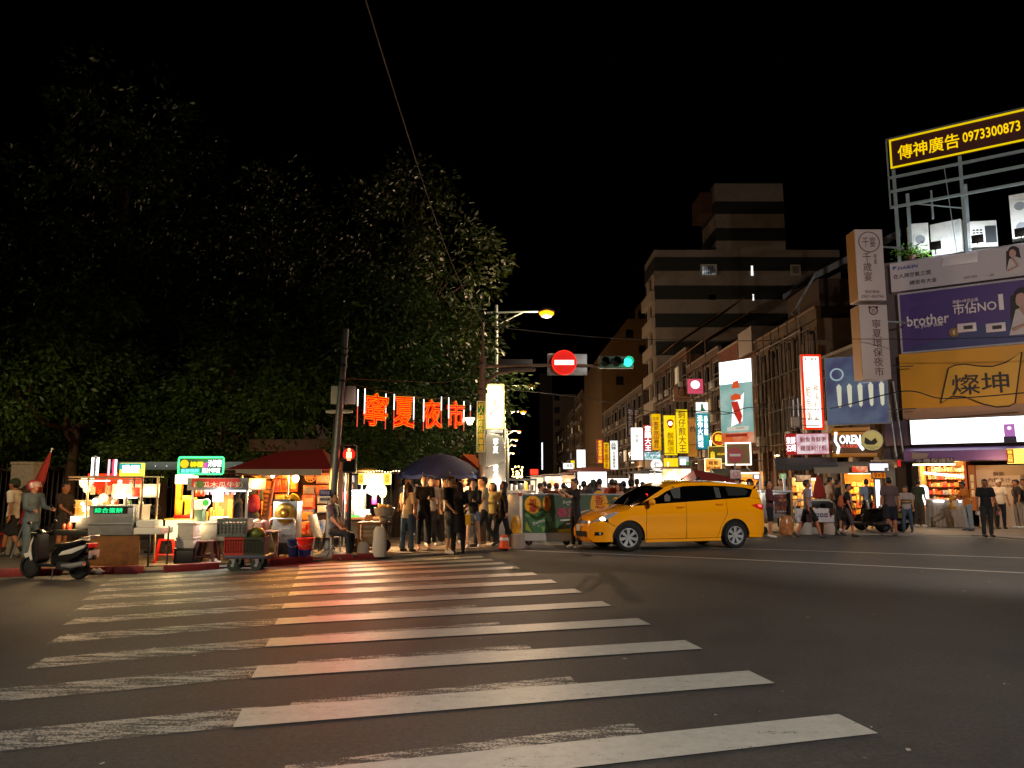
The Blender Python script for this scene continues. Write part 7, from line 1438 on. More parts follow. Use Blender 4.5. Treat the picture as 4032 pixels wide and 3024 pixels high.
bE = shophouse(64.1, 79, 12.5, '#5a3a28', 'rust-coloured shophouse row end before the tall block', 3, 5)
MB().add([(10, -1.2, 13.4), (14.9, -1.2, 13.4), (14.9, 5, 17.5), (10, 5, 17.5), (10, -1.2, 13.3), (14.9, -1.2, 13.3), (14.9, 5, 17.4), (10, 5, 17.4)], [(0, 1, 2, 3), (7, 6, 5, 4), (0, 4, 5, 1), (1, 5, 6, 2), (2, 6, 7, 3), (3, 7, 4, 0)]).build('tin_roof', mat('#6a4a2c', .6, .3, .4, 3), bE)
# shed roof with pale gutter above the low houses
P = Px(3350, 42, 0, 1100); t = thing('roof_shed', 'dark rooftop shed with pale sloping gutter behind the tower sign', 'shed', P.o)
MB().add([(P.x(3205), 0, P.z(1075)), (P.x(3205), 0, P.z(1100)), (P.x(3560), 0, P.z(930)), (P.x(3560), 0, P.z(900)), (P.x(3205), 5, P.z(1075)), (P.x(3205), 5, P.z(1100)), (P.x(3560), 5, P.z(930)), (P.x(3560), 5, P.z(900))], [(0, 1, 2, 3), (4, 7, 6, 5), (0, 3, 7, 4), (1, 5, 6, 2)]).build('roof', mat('#77777a', .6, .2), t); MB().box(P.x(3225), P.x(3560), .1, 5, P.z(1900) * .8, P.z(1095)).build('wall', mat('#3a2a20', .9), t); MB().cyl((P.x(3205), -.1, P.z(1088)), (P.x(3110), -.1, P.z(1240)), .07).build('gutter_pipe', mat('#9a9a9c', .5), t, True)
# tall tiled block
DT = 6.0; tb = thing('tall_block', 'tall beige tiled apartment block with dark bands and stair tower', 'building', (15.4, 80, .03)); TILE = mat('#8c8278', .75, 0, .12, .6, .15, stain=('#4a3a2e', .5, .35)); BAND = mat('#23241f', .6)
ht = at(2593, 985, 80).z; W_ = at(3305, 985, 80).x - 15.4
MB().box(0, W_, 0, DT, 0, ht).build('wall', TILE, tb)
zb_ = [at(2600, p, 80).z for p in (1041, 1153, 1263, 1373, 1483)]
for z_ in zb_: MB().box(-.05, W_ + .03, -.06, DT + .05, z_ - .75, z_ + .75).build('dark_band', BAND, tb)
xt0, xt1, z2 = at(2815, 800, 80).x - 15.4, at(3085, 800, 80).x - 15.4, at(2950, 724, 80).z
MB().box(xt0, xt1, .0 - .04, DT - .3, ht, z2).build('stair_tower', TILE, tb)
for p in (820, 925): z_ = at(2950, p, 80).z; MB().box(xt0 - .04, xt1 + .04, -.1, DT, z_ - .7, z_ + .7).build('dark_band', BAND, tb)
MB().box(xt0 - 1.3, xt0, 1, 5, at(2800, 830, 80).z, z2 - .6).build('tower_annex', mat('#4a2c1c', .8), tb)
def tw(px0, py0, px1, py1, m, fr_=True):
    x0, x1, z1, z0 = at(px0, py0, 80).x - 15.4, at(px1, py0, 80).x - 15.4, at(px0, py0, 80).z, at(px0, py1, 80).z
    w_ = MB().frame(x0 - .15, x1 + .15, z0 - .15, z1 + .15, .15, -.35, -.0).build('window', mat('#b0aca4', .6), tb) if fr_ else None
    p_ = MB().box(x0, x1, -.06, -.02, z0, z1).build('pane', m, w_ or tb)
    if fr_:
        for k in range(1, 7): MB().box(x0 + (x1 - x0) * k / 7 - .03, x0 + (x1 - x0) * k / 7 + .03, -.34, -.28, z0, z1).build('grille_bar', mat('#8f8c86', .5), w_)
tw(2762, 1050, 2814, 1086, emi('#e8f0f4', .5, False, c2='#303438', scale=.9)); tw(2956, 1048, 2964, 1086, emi('#ffffff', 1.6, False), False); tw(2962, 1160, 2968, 1184, emi('#ffffff', 1.4, False), False); tw(2790, 1162, 2818, 1182, mat('#0c0c0c', .4), False); tw(3116, 1052, 3142, 1082, mat('#1a1c1e', .2))
for f_ in range(7):
    z0 = ht - 3.0 - f_ * 2.95
    for b_ in range(2):
        y0 = .3 + b_ * 2.9; w_ = MB().box(-.25, -.0, y0, y0 + .5, z0 - 2.2, z0 + .3).build('fin', mat('#a89a88', .7), tb); MB().box(-.06, -.02, y0 + .6, y0 + 2.4, z0 - 1.3, z0 + .2).build('pane', mat('#101214', .1), tb)
    MB().box(-.5, -.05, .1, DT - .1, z0 - 2.7, z0 - 1.5).build('balcony_wall', mat('#a89a88', .7, 0, .15, 1), tb)
# orange-lit block behind and the rest of the row
ob = thing('ochre_block', 'ochre lit apartment block with sloping gable behind the traffic signal', 'building', (14.8, 125, .03)); OC = mat('#6a4d24', .85, 0, .12, .5, .1, stain=('#3a2408', .5, .3)); h1 = at(2570, 1150, 125).z; h0 = at(2370, 1390, 125).z
MB().prism([(-.0, 0), (18, 0), (18, h1), (8.2, h1), (-.0, h0)], 0, 30).build('wall', OC, ob)
for px_, py_ in ((2486, 1240), (2527, 1240), (2478, 1315), (2544, 1320), (2530, 1378), (2440, 1500)):
    x0, z0 = at(px_, py_, 125).x - 14.8, at(px_, py_, 125).z; MB().box(x0 - .6, x0 + .6, -.05, -.01, z0 - .7, z0 + .7).build('window', mat('#0c0a08', .3), ob)
shophouse(86.5, 124.5, 12.2, '#5d4c40', 'low row of houses with clutter between tall block and ochre block', 3, 9); shophouse(156, 175, 20, '#6a5038', 'row of flats with stacked balconies beyond the ochre block', 6, 5, X=14.6, depth=10, trim='#9a8260'); shophouse(176, 205, 18, '#5d4a3a', 'distant grey-brown flats further down the street', 5, 7, X=14.4, depth=10, grille=False); shophouse(206, 238, 16, '#4d4640', 'farthest row of flats closing the street on that side', 4, 10, X=14.0, depth=10, grille=False, balc=False)
db = thing('distant_tower', 'pale distant block rising at the end of the street', 'building', (at(2176, 1550, 240).x, 240, 0)); hh = at(2176, 1552, 240).z; MB().box(0, 7.5, 0, 20, 0, hh).build('wall', mat('#8a8278', .8, 0, .1, .2), db); MB().box(-4, 0, 5, 20, 0, hh * 1.25).build('wall', mat('#4a443e', .8), db)
for f_ in range(6): MB().box(.5, 2.2, -.1, -.02, hh * .25 + f_ * 4, hh * .25 + f_ * 4 + 2).build('window', mat('#24262a', .2), db)
# warm lamps under arcades and on walls, where the photo shows them
for Y, z, w, lb in ((33.5, 3.0, 40, 'one'), (41, 3.1, 55, 'two'), (50, 3.1, 90, 'three'), (59, 3.1, 110, 'four'), (72, 3.1, 150, 'five'), (90, 4, 200, 'six')):
    t = thing('arcade_lamp', 'arcade ceiling lamp number %s along the shophouse row' % lb, 'lamp', (14.2, Y, z), 0, 'arcade lamps'); MB().lathe([(0, -.05), (.12, -.04), (.14, 0), (0, .02)], 12).build('dome', emi('#ffe2b0', 8, False), t, True); plight((-.2, 0, -.15), '#ffc080', w, .1, t)
# ================================================================== hanging shop signs
FRM = mat('#4a4642', .5, .4)
def sign(x0, y0, x1, y1, Y, face, label, txts=(), rz=0., name='shop_sign', frame=FRM, d=.16, arm=True, cat='sign'):
    """lit box sign; txts: (string, material, cx, cz, w, h, vertical) in fractions of the face"""
    t, w, h = px_sign(name, label, cat, x0, y0, x1, y1, Y, rz, 'shop signs')
    c = MB().box(-w, w, 0, d, 0, h).build('case', frame, t, bevel=.012); MB().box(-w + .03, w - .03, -.012, -.001, .03, h - .03).build('face', face, c)
    for s_, m, cx, cz, tw_, th_, v in txts: text(s_, m, c, -w + 2 * w * cx, h * cz, 2 * w * tw_, h * th_, y=-.018, vert=v, bold=.03)
    if arm: MB().cyl((w * .2, d / 2, h * .8), (w + .9, d / 2 + .2, h * .8), .02).build('bracket', FRM, t, True); MB().cyl((w * .2, d / 2, h * .2), (w + .9, d / 2 + .2, h * .2), .02).build('bracket', FRM, t, True)
    return t, w, h
eY = emi('#ffd800', 1.1); eYo = emi('#f0a000', .9, c2='#ffd000', scale=1.5); eR = emi('#d00a08', .75); eW = emi('#fffdf6', 2.2); eWs = emi('#fffdf6', 1.15); kR = emi('#a01808', .5, False); kD = mat('#1c1410', .6); lW = emi('#ffffff', 2.0, False); lB = emi('#3a1c08', .12, False); lY = emi('#ffd020', 1.3, False)
sign(2467, 1604, 2500, 1720, 66, mat('#1d1a4a', .5), 'dark navy hanging sign with pale characters', (('裕生西藥', mat('#c8c4d0', .5), .5, .5, .6, .9, True),))
sign(2484, 1683, 2532, 1812, 58, eW, 'glaring white vertical sign below the navy sign', (('日食事', mat('#9a9a94', .6), .5, .72, .3, .4, True),))
sign(2532, 1672, 2570, 1778, 56, eR, 'red vertical sign with bold white characters', (('意麵大王', lW, .5, .5, .7, .92, True),))
sign(2564, 1628, 2604, 1774, 54, eYo, 'yellow vertical sign with brown characters for village chicken', (('客家放山雞莊', kR, .5, .42, .5, .72, True), ('古早', kR, .5, .86, .6, .1, False)))
t, w, h = sign(2613, 1634, 2667, 1794, 52, eY, 'bright yellow vertical sign with a red bearded face', (('鬍鬚張', emi('#d89a00', .6, False), .5, .32, .5, .5, True),))
q = MB(); q.ball((0, -.03, h * .82), w * .5, .02, h * .075); q.prism([(-w * .45, h * .82), (w * .45, h * .82), (w * .3, h * .7), (0, h * .67), (-w * .3, h * .7)], -.045, -.02); q.build('printed_head', emi('#c01408', .7, False), t); MB().ball((0, -.05, h * .79), w * .32, .015, h * .055).build('printed_face', lW, t)
sign(2662, 1611, 2710, 1786, 50, eY, 'tall yellow vertical sign with oyster omelette characters', (('蚵仔煎大王', emi('#b06a00', .5, False), .5, .5, .6, .94, True),))
sign(2708, 1642, 2742, 1800, 51, mat('#c8920c', .5), 'unlit mustard sign edge beside the blue hotpot sign', (('的', kD, .6, .7, .5, .14, False),), R(-40))
t, w, h = sign(2740, 1582, 2792, 1770, 47, emi('#0a8aa8', .75, c2='#10c0b0', scale=1.2), 'teal blue vertical hotpot sign with white top', (('迷你火鍋城', lW, .32, .38, .42, .68, True), ('暴暴龍', lW, .76, .5, .3, .4, True)))
MB().box(-w + .03, w - .03, -.022, -.013, h * .76, h - .03).build('white_top', eWs, t); MB().prism([(-.1, h * .8), (.25, h * .8), (.08, h * .87), (.05, h * .95), (-.06, h * .95), (-.06, h * .87)], -.03, -.023).build('printed_dinosaur', emi('#108a4a', .5, False), t)
t, w, h = sign(2653, 1522, 2717, 1580, 46, mat('#a86a34', .5), 'small orange-brown tiger emblem sign', (('寧夏夜市', kD, .5, .16, .8, .1, False),)); MB().ring(0, h * .62, w * .42, w * .5, -.03, -.013).build('emblem', kD, t); [MB().disc(s_ * w * .36, h * .9, w * .14, -.03, -.013, 12).build('emblem_ear', kD, t) for s_ in (-1, 1)]; text('吉', kD, t, 0, h * .6, w * .5, h * .25, y=-.03)
t, w, h = sign(2705, 1490, 2770, 1552, 45, emi('#e04a68', .8), 'small pink lit square sign above the teal sign', (('CUTE', kR, .72, .26, .36, .09, False),)); MB().ball((0, -.02, h * .6), w * .55, .015, h * .26).build('printed_animal', lW, t)
c = at(2830, 1728, 44); t = thing('round_sign', 'round red neon sign with yellow turtle character', 'sign', (c.x, 44, c.z), 0, 'shop signs'); r = 29 * 44 / F; MB().disc(0, 0, r, 0, .12, 30).build('disc', emi('#a80c08', .6), t); MB().ring(0, 0, r * .88, r * .98, -.03, 0, 30).build('rim_tube', lY, t); text('龜', lY, t, 0, r * .15, r * 1.1, r * 1.0, y=-.02, bold=.04); text('GUAI', emi('#ff5a20', 1, False), t, 0, -r * .62, r * .9, r * .25, y=-.02, bold=.03)
sign(2794, 1757, 2856, 1826, 42, emi('#6a6a30', .35, c2='#b07820', scale=1.), 'olive and orange lit square sign under the turtle sign', (('龜', lY, .25, .5, .25, .45, False), ('GUAI', lY, .7, .55, .4, .12, False)), R(-35), frame=emi('#ffe060', 1.1, False))
# teal poster tower
t, w, h = sign(2852, 1418, 2946, 1746, 43, emi('#7fb5ae', .75, c2='#a8ccc4', scale=.8), 'tall teal poster light box with orange and red shapes', (), R(-52), frame=WHITEP)
MB().box(-w + .03, w - .03, -.022, -.013, h * .72, h - .03).build('white_glow', emi('#ffffff', 2.5), t); OG = emi('#e8501a', .8, False)
MB().prism([(-.25 * w, h * .66), (.25 * w, h * .66), (.18 * w, h * .75), (-.12 * w, h * .74)], -.034, -.023).build('printed_hat', OG, t); MB().prism([(-.3 * w, h * .52), (.3 * w, h * .52), (.3 * w, h * .57), (0, h * .6), (-.3 * w, h * .57)], -.034, -.023).build('printed_band', OG, t); MB().prism([(-.3 * w, h * .5), (.1 * w, h * .5), (.35 * w, h * .32), (.2 * w, h * .22), (-.1 * w, h * .34)], -.034, -.023).build('printed_sash', emi('#d02010', .8, False), t); MB().prism([(-.35 * w, h * .2), (.35 * w, h * .26), (.5 * w, h * .6), (.1 * w, h * .52), (-.2 * w, h * .5)], -.03, -.022).build('printed_figure', eWs, t)
MB().box(-w + .03, w - .03, -.03, -.013, .03, h * .13).build('orange_foot', emi('#e0602a', .8, c2='#f0b090', scale=1.), t); MB().box(-w * .7, w * .6, -.04, -.031, h * .08, h * .115).build('printed_strip', emi('#b02010', .6, False), t); MB().box(-w * .6, w * .7, -.03, -.022, h * .15, h * .2).build('printed_card', emi('#d8d4c0', .8, False), t); text('MAMA', kR, t, .2 * w, h * .18, w * .5, h * .02, y=-.035)
t, w, h = sign(2862, 1742, 2952, 1832, 36, mat('#8a7658', .3, 0, .2, 2), 'white neon framed square sign behind the round no-entry sign', (), R(-25), frame=mat('#4a4238', .6)); MB().frame(-w, w, 0, h, .06, -.04, -.013).build('neon_border', emi('#fff6e0', 2.5, False), t)
t, w, h = sign(2776, 1805, 2842, 1858, 40, emi('#ff9a20', 1.1, c2='#ffd060', scale=2), 'small orange stall sign below the olive sign', (('蘿蔔', kR, .5, .66, .6, .3, False), ('蚵仔麵線', kR, .5, .28, .8, .24, False)), frame=emi('#fff0c0', 1.5, False))
sign(2350, 1730, 2376, 1826, 70, eR, 'narrow red vertical sign down the street', (('老東成食堂小館', lY, .5, .5, .6, .92, True),)); sign(2376, 1742, 2400, 1850, 72, eYo, 'narrow amber vertical sign down the street', (('虎咬豬古早', kR, .5, .5, .5, .9, True),)); sign(2402, 1734, 2434, 1850, 68, eWs, 'narrow white vertical sign with black brush characters', (('品臻', kD, .45, .8, .6, .24, True), ('花枝羹魷魚', mat('#77746c', .6), .5, .34, .3, .55, True)))
sign(2270, 1770, 2306, 1842, 62, eW, 'blank glaring white sign standing on the stall roofs'); sign(2216, 1822, 2260, 1848, 60, eWs, 'small white stall sign next to the blank white sign', (('豆花', kD, .6, .55, .5, .4, False),)); sign(2246, 1812, 2264, 1846, 64, eY, 'tiny yellow sign behind the small white stall sign')
t, w, h = sign(2536, 1778, 2602, 1812, 46, emi('#e8f4ff', 1.2, c2='#3a9a90', scale=5), 'white and teal lit board under the red sign', (('古早味', emi('#104a8a', .5, False), .5, .7, .8, .3, False), ('豆花', emi('#208a3a', .5, False), .5, .3, .7, .3, False)))
c = at(2586, 1830, 44); t = thing('round_white_sign', 'round white lit sign with a red figure', 'sign', (c.x, 44, c.z), 0, 'shop signs'); r = 23 * 44 / F; MB().disc(0, 0, r, 0, .1, 28).build('disc', eWs, t); text('仁', kR, t, 0, 0, r * .9, r * 1.1, y=-.01, bold=.02)
t, w, h = sign(2612, 1802, 2672, 1842, 42, eY, 'yellow lit stall board with a white bottle', (), R(-10)); MB().box(-w * .45, -w * .3, -.03, -.013, .08, h * .55).build('printed_bottle', lW, t)
t, w, h = sign(2672, 1796, 2714, 1834, 41, emi('#c8d0d0', .8), 'pale lit board with two bottles', ()); [MB().box(s_ * w - .07, s_ * w + .07, -.03, -.013, h * .1, h * .7).build('printed_bottle', lW, t) for s_ in (-.4, .1)]; MB().box(w * .3, w * .9, -.03, -.013, .04, h * .4).build('green_patch', emi('#10a030', .7, False), t)
# signs near the corner
t, w, h = sign(3158, 1396, 3238, 1692, 33.5, eW, 'tall white light box with red border and smiling face', (('雞蛋蚵仔煎', emi('#c8a070', .9, False), .68, .34, .26, .52, True), ('鮑魚粥', emi('#d0a878', .9, False), .3, .34, .26, .5, True), ('東石鮮蚵', emi('#8a3020', .6, False), .5, .94, .7, .05, False)), frame=mat('#b8b4ac', .4, .4)); MB().frame(-w, w, 0, h, .1, -.05, -.013).build('red_border', emi('#ff3008', .9, False), t); MB().box(-w + .1, w - .1, -.03, -.014, h * .73, h * .735).build('divider', kD, t)
for s_ in (-.2, .2): MB().box(s_ * w * 1.2 - .04, s_ * w * 1.2 + .04, -.03, -.014, h * .86, h * .87).build('printed_eye', kR, t)
MB().box(-.2 * w, .25 * w, -.03, -.014, h * .78, h * .788).build('printed_mouth', kR, t)
t, w, h = sign(3106, 1706, 3250, 1790, 30.5, emi('#f4dce0', .9, c2='#d8a8b4', scale=3), 'red framed white sign listing seafood porridge', (('鮑魚海鮮粥', kR, .64, .7, .6, .26, False), ('雞蛋蚵仔煎', kR, .64, .3, .6, .26, False)), R(-27), frame=emi('#b80c18', .55, False)); MB().box(-w + .03, -w * .48, -.024, -.013, .03, h - .03).build('red_panel', emi('#c00c18', .7, False), t); text('東鮮\n石蚵', lW, t, -w * .74, h * .5, w * .44, h * .7, y=-.03, bold=.03)
t, w, h = sign(3120, 1640, 3150, 1682, 31.5, mat('#8a8a86', .4), 'small grey meter box on the brown shophouse', (), 0, name='meter_box', cat='meter box')
sb = O + Matrix.Rotation(R(-40), 3, 'Z') @ Vector((-1.6, .1, 0))
t, w, h = sign(3276, 1400, 3466, 1672, 29.8, emi('#66748c', .55, c2='#4c4e72', scale=.9), 'navy blue dessert billboard with row of cream churros', (('SAKY', emi('#e8ecf0', .9, False), .72, .68, .3, .045, False),), R(-33), frame=mat('#8a8a80', .5), name='dessert_billboard', cat='billboard')
CR = emi('#d8d4b8', .8, False)
for k in range(5): x = -w * .55 + k * w * .34; MB().prism([(x - .09, h * (.56 - .0 * k)), (x, h * .6), (x + .09, h * .56), (x + .06, h * .28), (x, h * .25), (x - .06, h * .28)], -.035, -.013).build('printed_churro', CR, t)
MB().ring(-w * .6, h * .74, .2, .26, -.03, -.013, 20).build('printed_bowl', emi('#b8d0d8', .6, False), t); MB().ball((w * .35, -.02, h * .86), .12, .012, .3).build('printed_leaf', emi('#e0e4d8', .9, False), t); MB().disc(w * .1, h * .68, .07, -.03, -.013).build('printed_dot', lW, t)
for k in range(3): MB().box(w * .15, w * .85 - k * .2, -.03, -.013, h * (.64 - .025 * k), h * (.648 - .025 * k)).build('printed_line', emi('#b8c4d0', .6, False), t)
# tower sign
for y0, y1, lb, ch, em in ((903, 1183, 'upper white tower sign box with round emblem beside the corner building', '千歲宴', 1), (1200, 1492, 'lower white tower sign box with market characters beside the corner building', '寧夏環保夜市', 0)):
    q = Px(3435, 28.2, 0, 1200); x0, x1 = q.x(3382), q.x(3492); z0, z1 = q.z(y1), q.z(y0); t = thing('tower_sign', lb, 'sign', (q.o.x, 28.2, z0), 0, 'tower sign boxes'); h = z1 - z0
    MB().box(x0, x1, 0, .75, 0, h).build('case', mat('#b9aaa8', .5, 0, .08, 1.5), t, bevel=.02); MB().box(x0 - .012, x0 - .001, .03, .72, .03, h - .03).build('yellow_side', mat('#94682a', .5, 0, .15, 2), t); cx = (x0 + x1) / 2; kk = mat('#4a2018', .6)
    if em:
        MB().ring(cx, h * .82, .38, .41, -.015, 0, 32).build('emblem', kk, t); text('千宴', kk, t, cx, h * .82, .5, .4, y=-.01); text(ch, kk, t, cx - .12, h * .47, .32, h * .4, y=-.01, vert=True); text('寧夏', kk, t, cx + .2, h * .58, .12, .4, y=-.01, vert=True); text('預定專線', kk, t, cx, h * .12, .55, .12, y=-.01); text('0987-450794', kk, t, cx, h * .055, .85, .12, y=-.01)
    else: text(ch, kk, t, cx + .08, h * .42, .36, h * .76, y=-.01, vert=True); MB().ring(cx, h * .92, .13, .17, -.015, 0, 20).build('emblem', kk, t); [MB().disc(cx + s_ * .14, h * .92 + .13, .05, -.015, 0, 10).build('emblem_ear', kk, t) for s_ in (-1, 1)]; text('吉', kk, t, cx, h * .92, .16, .16, y=-.01)
    MB().cyl((x1, .4, h * .8), (x1 + 1.1, .6, h * .8), .04).build('bracket', GALV, t, True)
# yellow board with white neon name and round emblem
q = Px(3380, 28.6, 0, 1740); t = thing('snack_name_sign', 'amber shop board with white neon letters and round pastry emblem', 'sign', (q.o.x, 28.6, q.z(1808)), R(-20), 'shop signs'); z = lambda p: q.z(p) - q.z(1808); AMB = mat('#c8820e', .5, 0, .15, 2)
for a, b in ((1683, 1697), (1700, 1712), (1784, 1799)): q.box(3284, 0, 3440, 0, 0, .1) ; MB().box(q.x(3284), q.x(3425 if a < 1700 else 3445), 0, .1, z(b), z(a)).build('amber_bar', AMB, t, bevel=.01)
MB().box(q.x(3286), q.x(3450), .1, .16, z(1800), z(1690)).build('back_plate', mat('#5a3a14', .6), t); text('OREN', lW, t, q.x(3350), z(1730), q.x(3392) - q.x(3314), .34, y=-.04, bold=.06); MB().tube([(q.x(3300), -.03, z(1700)), (q.x(3296), -.03, z(1735)), (q.x(3308), -.03, z(1760)), (q.x(3302), -.03, z(1785))], .05, 8).build('neon_swash', lW, t, True); MB().tube([(q.x(3375), -.03, z(1735)), (q.x(3388), -.03, z(1760)), (q.x(3396), -.03, z(1772))], .05, 8).build('neon_swash', lW, t, True)
text('大大餅店', emi('#ff5a40', 1, False), t, q.x(3346), z(1756), .6, .13, y=-.04, bold=.03); e_ = MB().disc(q.x(3428), z(1735), .37, -.08, .0, 32).build('round_emblem', emi('#b0a050', .5, base='#a09050'), t); MB().ring(q.x(3428), z(1735), .35, .38, -.1, -.08, 32).build('rim', mat('#d8d0b0', .4), e_); MB().prism([(q.x(3400), z(1745)), (q.x(3404), z(1722)), (q.x(3425), z(1738)), (q.x(3440), z(1725)), (q.x(3448), z(1742)), (q.x(3436), z(1752)), (q.x(3410), z(1752))], -.1, -.081).build('printed_pastry', kD, e_); text('TAIWAN CAKE\nSHOP', kD, e_, q.x(3428), z(1765), .4, .12, y=-.09)
# awnings and lit shop fronts of the near shophouses
def awning(px0, py0, px1, py1, Y, label, c, d=2.0, rz=0., drop=.5):
    q = Px((px0 + px1) / 2, Y, 0, 1830); w = q.x(px1); zt = q.z(py0); zf = q.z(py1); t = thing('awning', label, 'awning', (q.o.x, Y, 0), rz, 'shop awnings'); m = mat(c, .75, 0, .15, 2, .1)
    MB().add([(-w, d, zt), (w, d, zt), (w, 0, zf + .2), (-w, 0, zf + .2), (-w, 0, zf), (w, 0, zf), (-w, d, zf + .2)], [(0, 3, 2, 1), (3, 4, 5, 2), (0, 6, 3)]).build('fabric', m, t)
    for s_ in (-1, 1): MB().tube([(s_ * w, 0, zf + .18), (s_ * w, d, zf + .5)], .02, 6).build('arm', GALV, t)
    return t
awning(3060, 1795, 3290, 1852, 28.5, 'dark grey awning beneath the seafood porridge sign', '#3a3d40', 2.0, R(-18)); awning(3215, 1812, 3480, 1864, 27.6, 'pale grey awning beside the black scooters', '#8a8478', 2.2, R(-22)); awning(2812, 1842, 2960, 1880, 32, 'olive awning behind the no-entry sign', '#5a5a48', 2.0, R(-10))
def shopfront(px0, py0, px1, py1, Y, label, warm, n, cols, w=70, rz=0., seed=1):
    q = Px((px0 + px1) / 2, Y, .03, 1950); t = thing('lit_shop', label, 'shop', q.o, rz, 'lit shops'); W2 = q.x(px1); z1 = q.z(py0); rnd = random.Random(seed)
    MB().box(-W2, W2, 1.2, 1.25, 0, z1).build('back_wall', mat(warm, .7, 0, .2, 3), t)
    for s_ in (-1, 1): MB().box(s_ * W2 - .04, s_ * W2 + .04, 0, 1.2, 0, z1).build('side_wall', mat('#5a4a3a', .8), t)
    for r_ in range(n):
        z_ = .4 + r_ * (z1 - .7) / n; MB().box(-W2 + .05, W2 - .05, .8, 1.2, z_ - .02, z_).build('shelf', WOOD, t); x_ = -W2 + .1
        while x_ < W2 - .15: w_ = rnd.uniform(.08, .2); MB().box(x_, x_ + w_, .78, 1.05, z_, z_ + rnd.uniform(.12, .26)).build('goods', toy_mat(*rnd.choice(cols)), t); x_ += w_ + .02
    MB().box(-W2 * .7, W2 * .7, .15, .22, z1 - .1, z1 - .05).build('tube_lamp', emi('#fff0c8', 6, False), t); plight((0, .4, z1 - .25), '#ffc070', w, .1, t); plight((0, -.3, z1 - .6), '#ffcf90', w * .4, .1, t); return t
RED_ = (('#e0601a', '#ffd060'), ('#c82a10', '#f0a040'), ('#e8a020', '#8a3010'), ('#f0c860', '#c04010')); MIX = (('#b08a50', '#604020'), ('#d8c090', '#8a6030'), ('#8a5a2a', '#e0b060'))
shopfront(3330, 1855, 3465, 2040, 28.6, 'warm orange snack shop behind the scooters', '#c86a1a', 5, RED_, 110, R(-20), 2); shopfront(2900, 1855, 3010, 2040, 31, 'shop with glowing wooden slats behind the taxi tail', '#a8702a', 5, MIX, 90, R(-8), 3); shopfront(3120, 1880, 3230, 2040, 30.5, 'pale lit porridge shop under the dark awning', '#c9b8a0', 4, MIX, 80, R(-15), 4)
for x0, y0, x1, y1, Y, c_, lb, tx in ((3178, 1900, 3200, 1956, 27.6, '#fff4f8', 'white vertical menu light box of the porridge shop', '海鮮粥'), (3133, 1868, 3195, 1898, 28.4, '#b07a50', 'lit picture board of bowls in the porridge shop', ''), (3070, 1862, 3098, 1888, 28.8, '#9acc80', 'pale green lit menu sheet in the arcade', ''), (2966, 1866, 2992, 1888, 29.5, '#fff0f0', 'small white lit sign in the slatted shop', ''), (3422, 1822, 3500, 1856, 27.2, '#f4f0ff', 'white lit shop sign with blue print behind the man in brown tee', ''), (3432, 1858, 3490, 1886, 27.1, '#d87a10', 'orange sign reading 9x9 behind the man in brown tee', '9×9'), (3352, 1832, 3420, 1862, 27.4, '#ff4a18', 'red lit lantern board of the orange snack shop', '')):
    sign(x0, y0, x1, y1, Y, emi(c_, 1.6 if c_ > '#e' and c_ != '#ff4a18' else .8, c2='#ffd0a0' if 'picture' in lb or 'lantern' in lb else None, scale=4), lb, ((tx, kR, .5, .5, .7, .8 if len(tx) < 3 else .8, tx == '海鮮粥'),) if tx else (), arm=False, d=.08, name='shop_sign')
sign(3446, 1886, 3470, 2010, 26.9, emi('#f4f8ff', 2.4), 'upright white tube light box beside the scooters', arm=False, d=.08)
sign(3531, 1808, 3549, 1840, 27.5, emi('#e01010', 1.0), 'small red lit lantern box on the corner', arm=False, d=.2)
# ================================================================== road signs, barriers
c = at(2894, 1792, 25); t = thing('no_entry_post', 'round no-entry sign on a post with a white plate behind the taxi', 'road sign', (c.x, 25, 0)); r = 31 * 25 / F; MB().cyl((0, .05, 0), (0, .05, c.z + r), .03).build('post', GALV, t, True); d_ = MB().disc(0, c.z, r, 0, .02, 32).build('disc', mat('#b01410', .4), t); MB().box(-r * .7, r * .7, -.008, -.001, c.z - r * .16, c.z + r * .16).build('white_bar', mat('#d8d4cc', .4), d_)
z0, z1 = at(2894, 1898, 25).z, at(2894, 1851, 25).z; p_ = MB().box(-.18, .18, 0, .015, z0, z1).build('plate', mat('#c9a8a8', .4), t, bevel=.008); MB().ring(0, z1 - .13, .07, .085, -.01, -.001, 20).build('red_ring', mat('#b01410', .4), p_); text('禁止攤販停車', kD, p_, 0, z0 + .1, .3, .05, y=-.004)
P = Px(2240, 20.6, 0); t = stall('snack_barrier', 'wheeled street barrier with green crisps advertisement', 'barrier', P, R(4)); AD = mat('#33503a', .5, 0, .25, 1.2); xa, xb = P.x(2056), P.x(2475); zt, zb = P.z(1950), P.z(2098)
pn = MB().box(xa, xb, 0, .05, zb, zt).build('printed_panel', AD, t); MB().box(xa - .02, xb, -.02, .09, zt, zt + .04).build('top_rail', GALV, t); MB().box(xa - .06, xa, -.02, .09, zb, zt + .02).build('end_post', WHITEP, t); MB().box(xa, xb, -.03, .08, P.z(2128), zb).build('skirt', mat('#a8a49e', .6, .1, .1, 3), t)
MB().box(xa - .1, xa - .02, -.04, .06, zt - .02, zt + .08).build('red_reflector', mat('#8a1a10', .4), t)
for x_ in (2082, 2230, 2420): w_ = MB().lathe([(.03, -.03), (.09, -.03), (.1, 0), (.09, .03), (.03, .03)], 18, (P.x(x_), .05, .1), 'y').build('wheel', RUBBER, t, True); MB().lathe([(0, -.035), (.035, -.03), (.035, .03), (0, .035)], 10, (P.x(x_), .05, .1), 'y').build('hub', mat('#6a2a24', .5), w_, True)
MB().box(P.x(2095), xb, 0, .05, .1, .13).build('lower_rail', GALV, t)
YEL = mat('#d89a10', .5, 0, .1, 3); REDT = mat('#a82018', .5); PINK = mat('#b03a5c', .5); WHT = mat('#c9c9c0', .5)
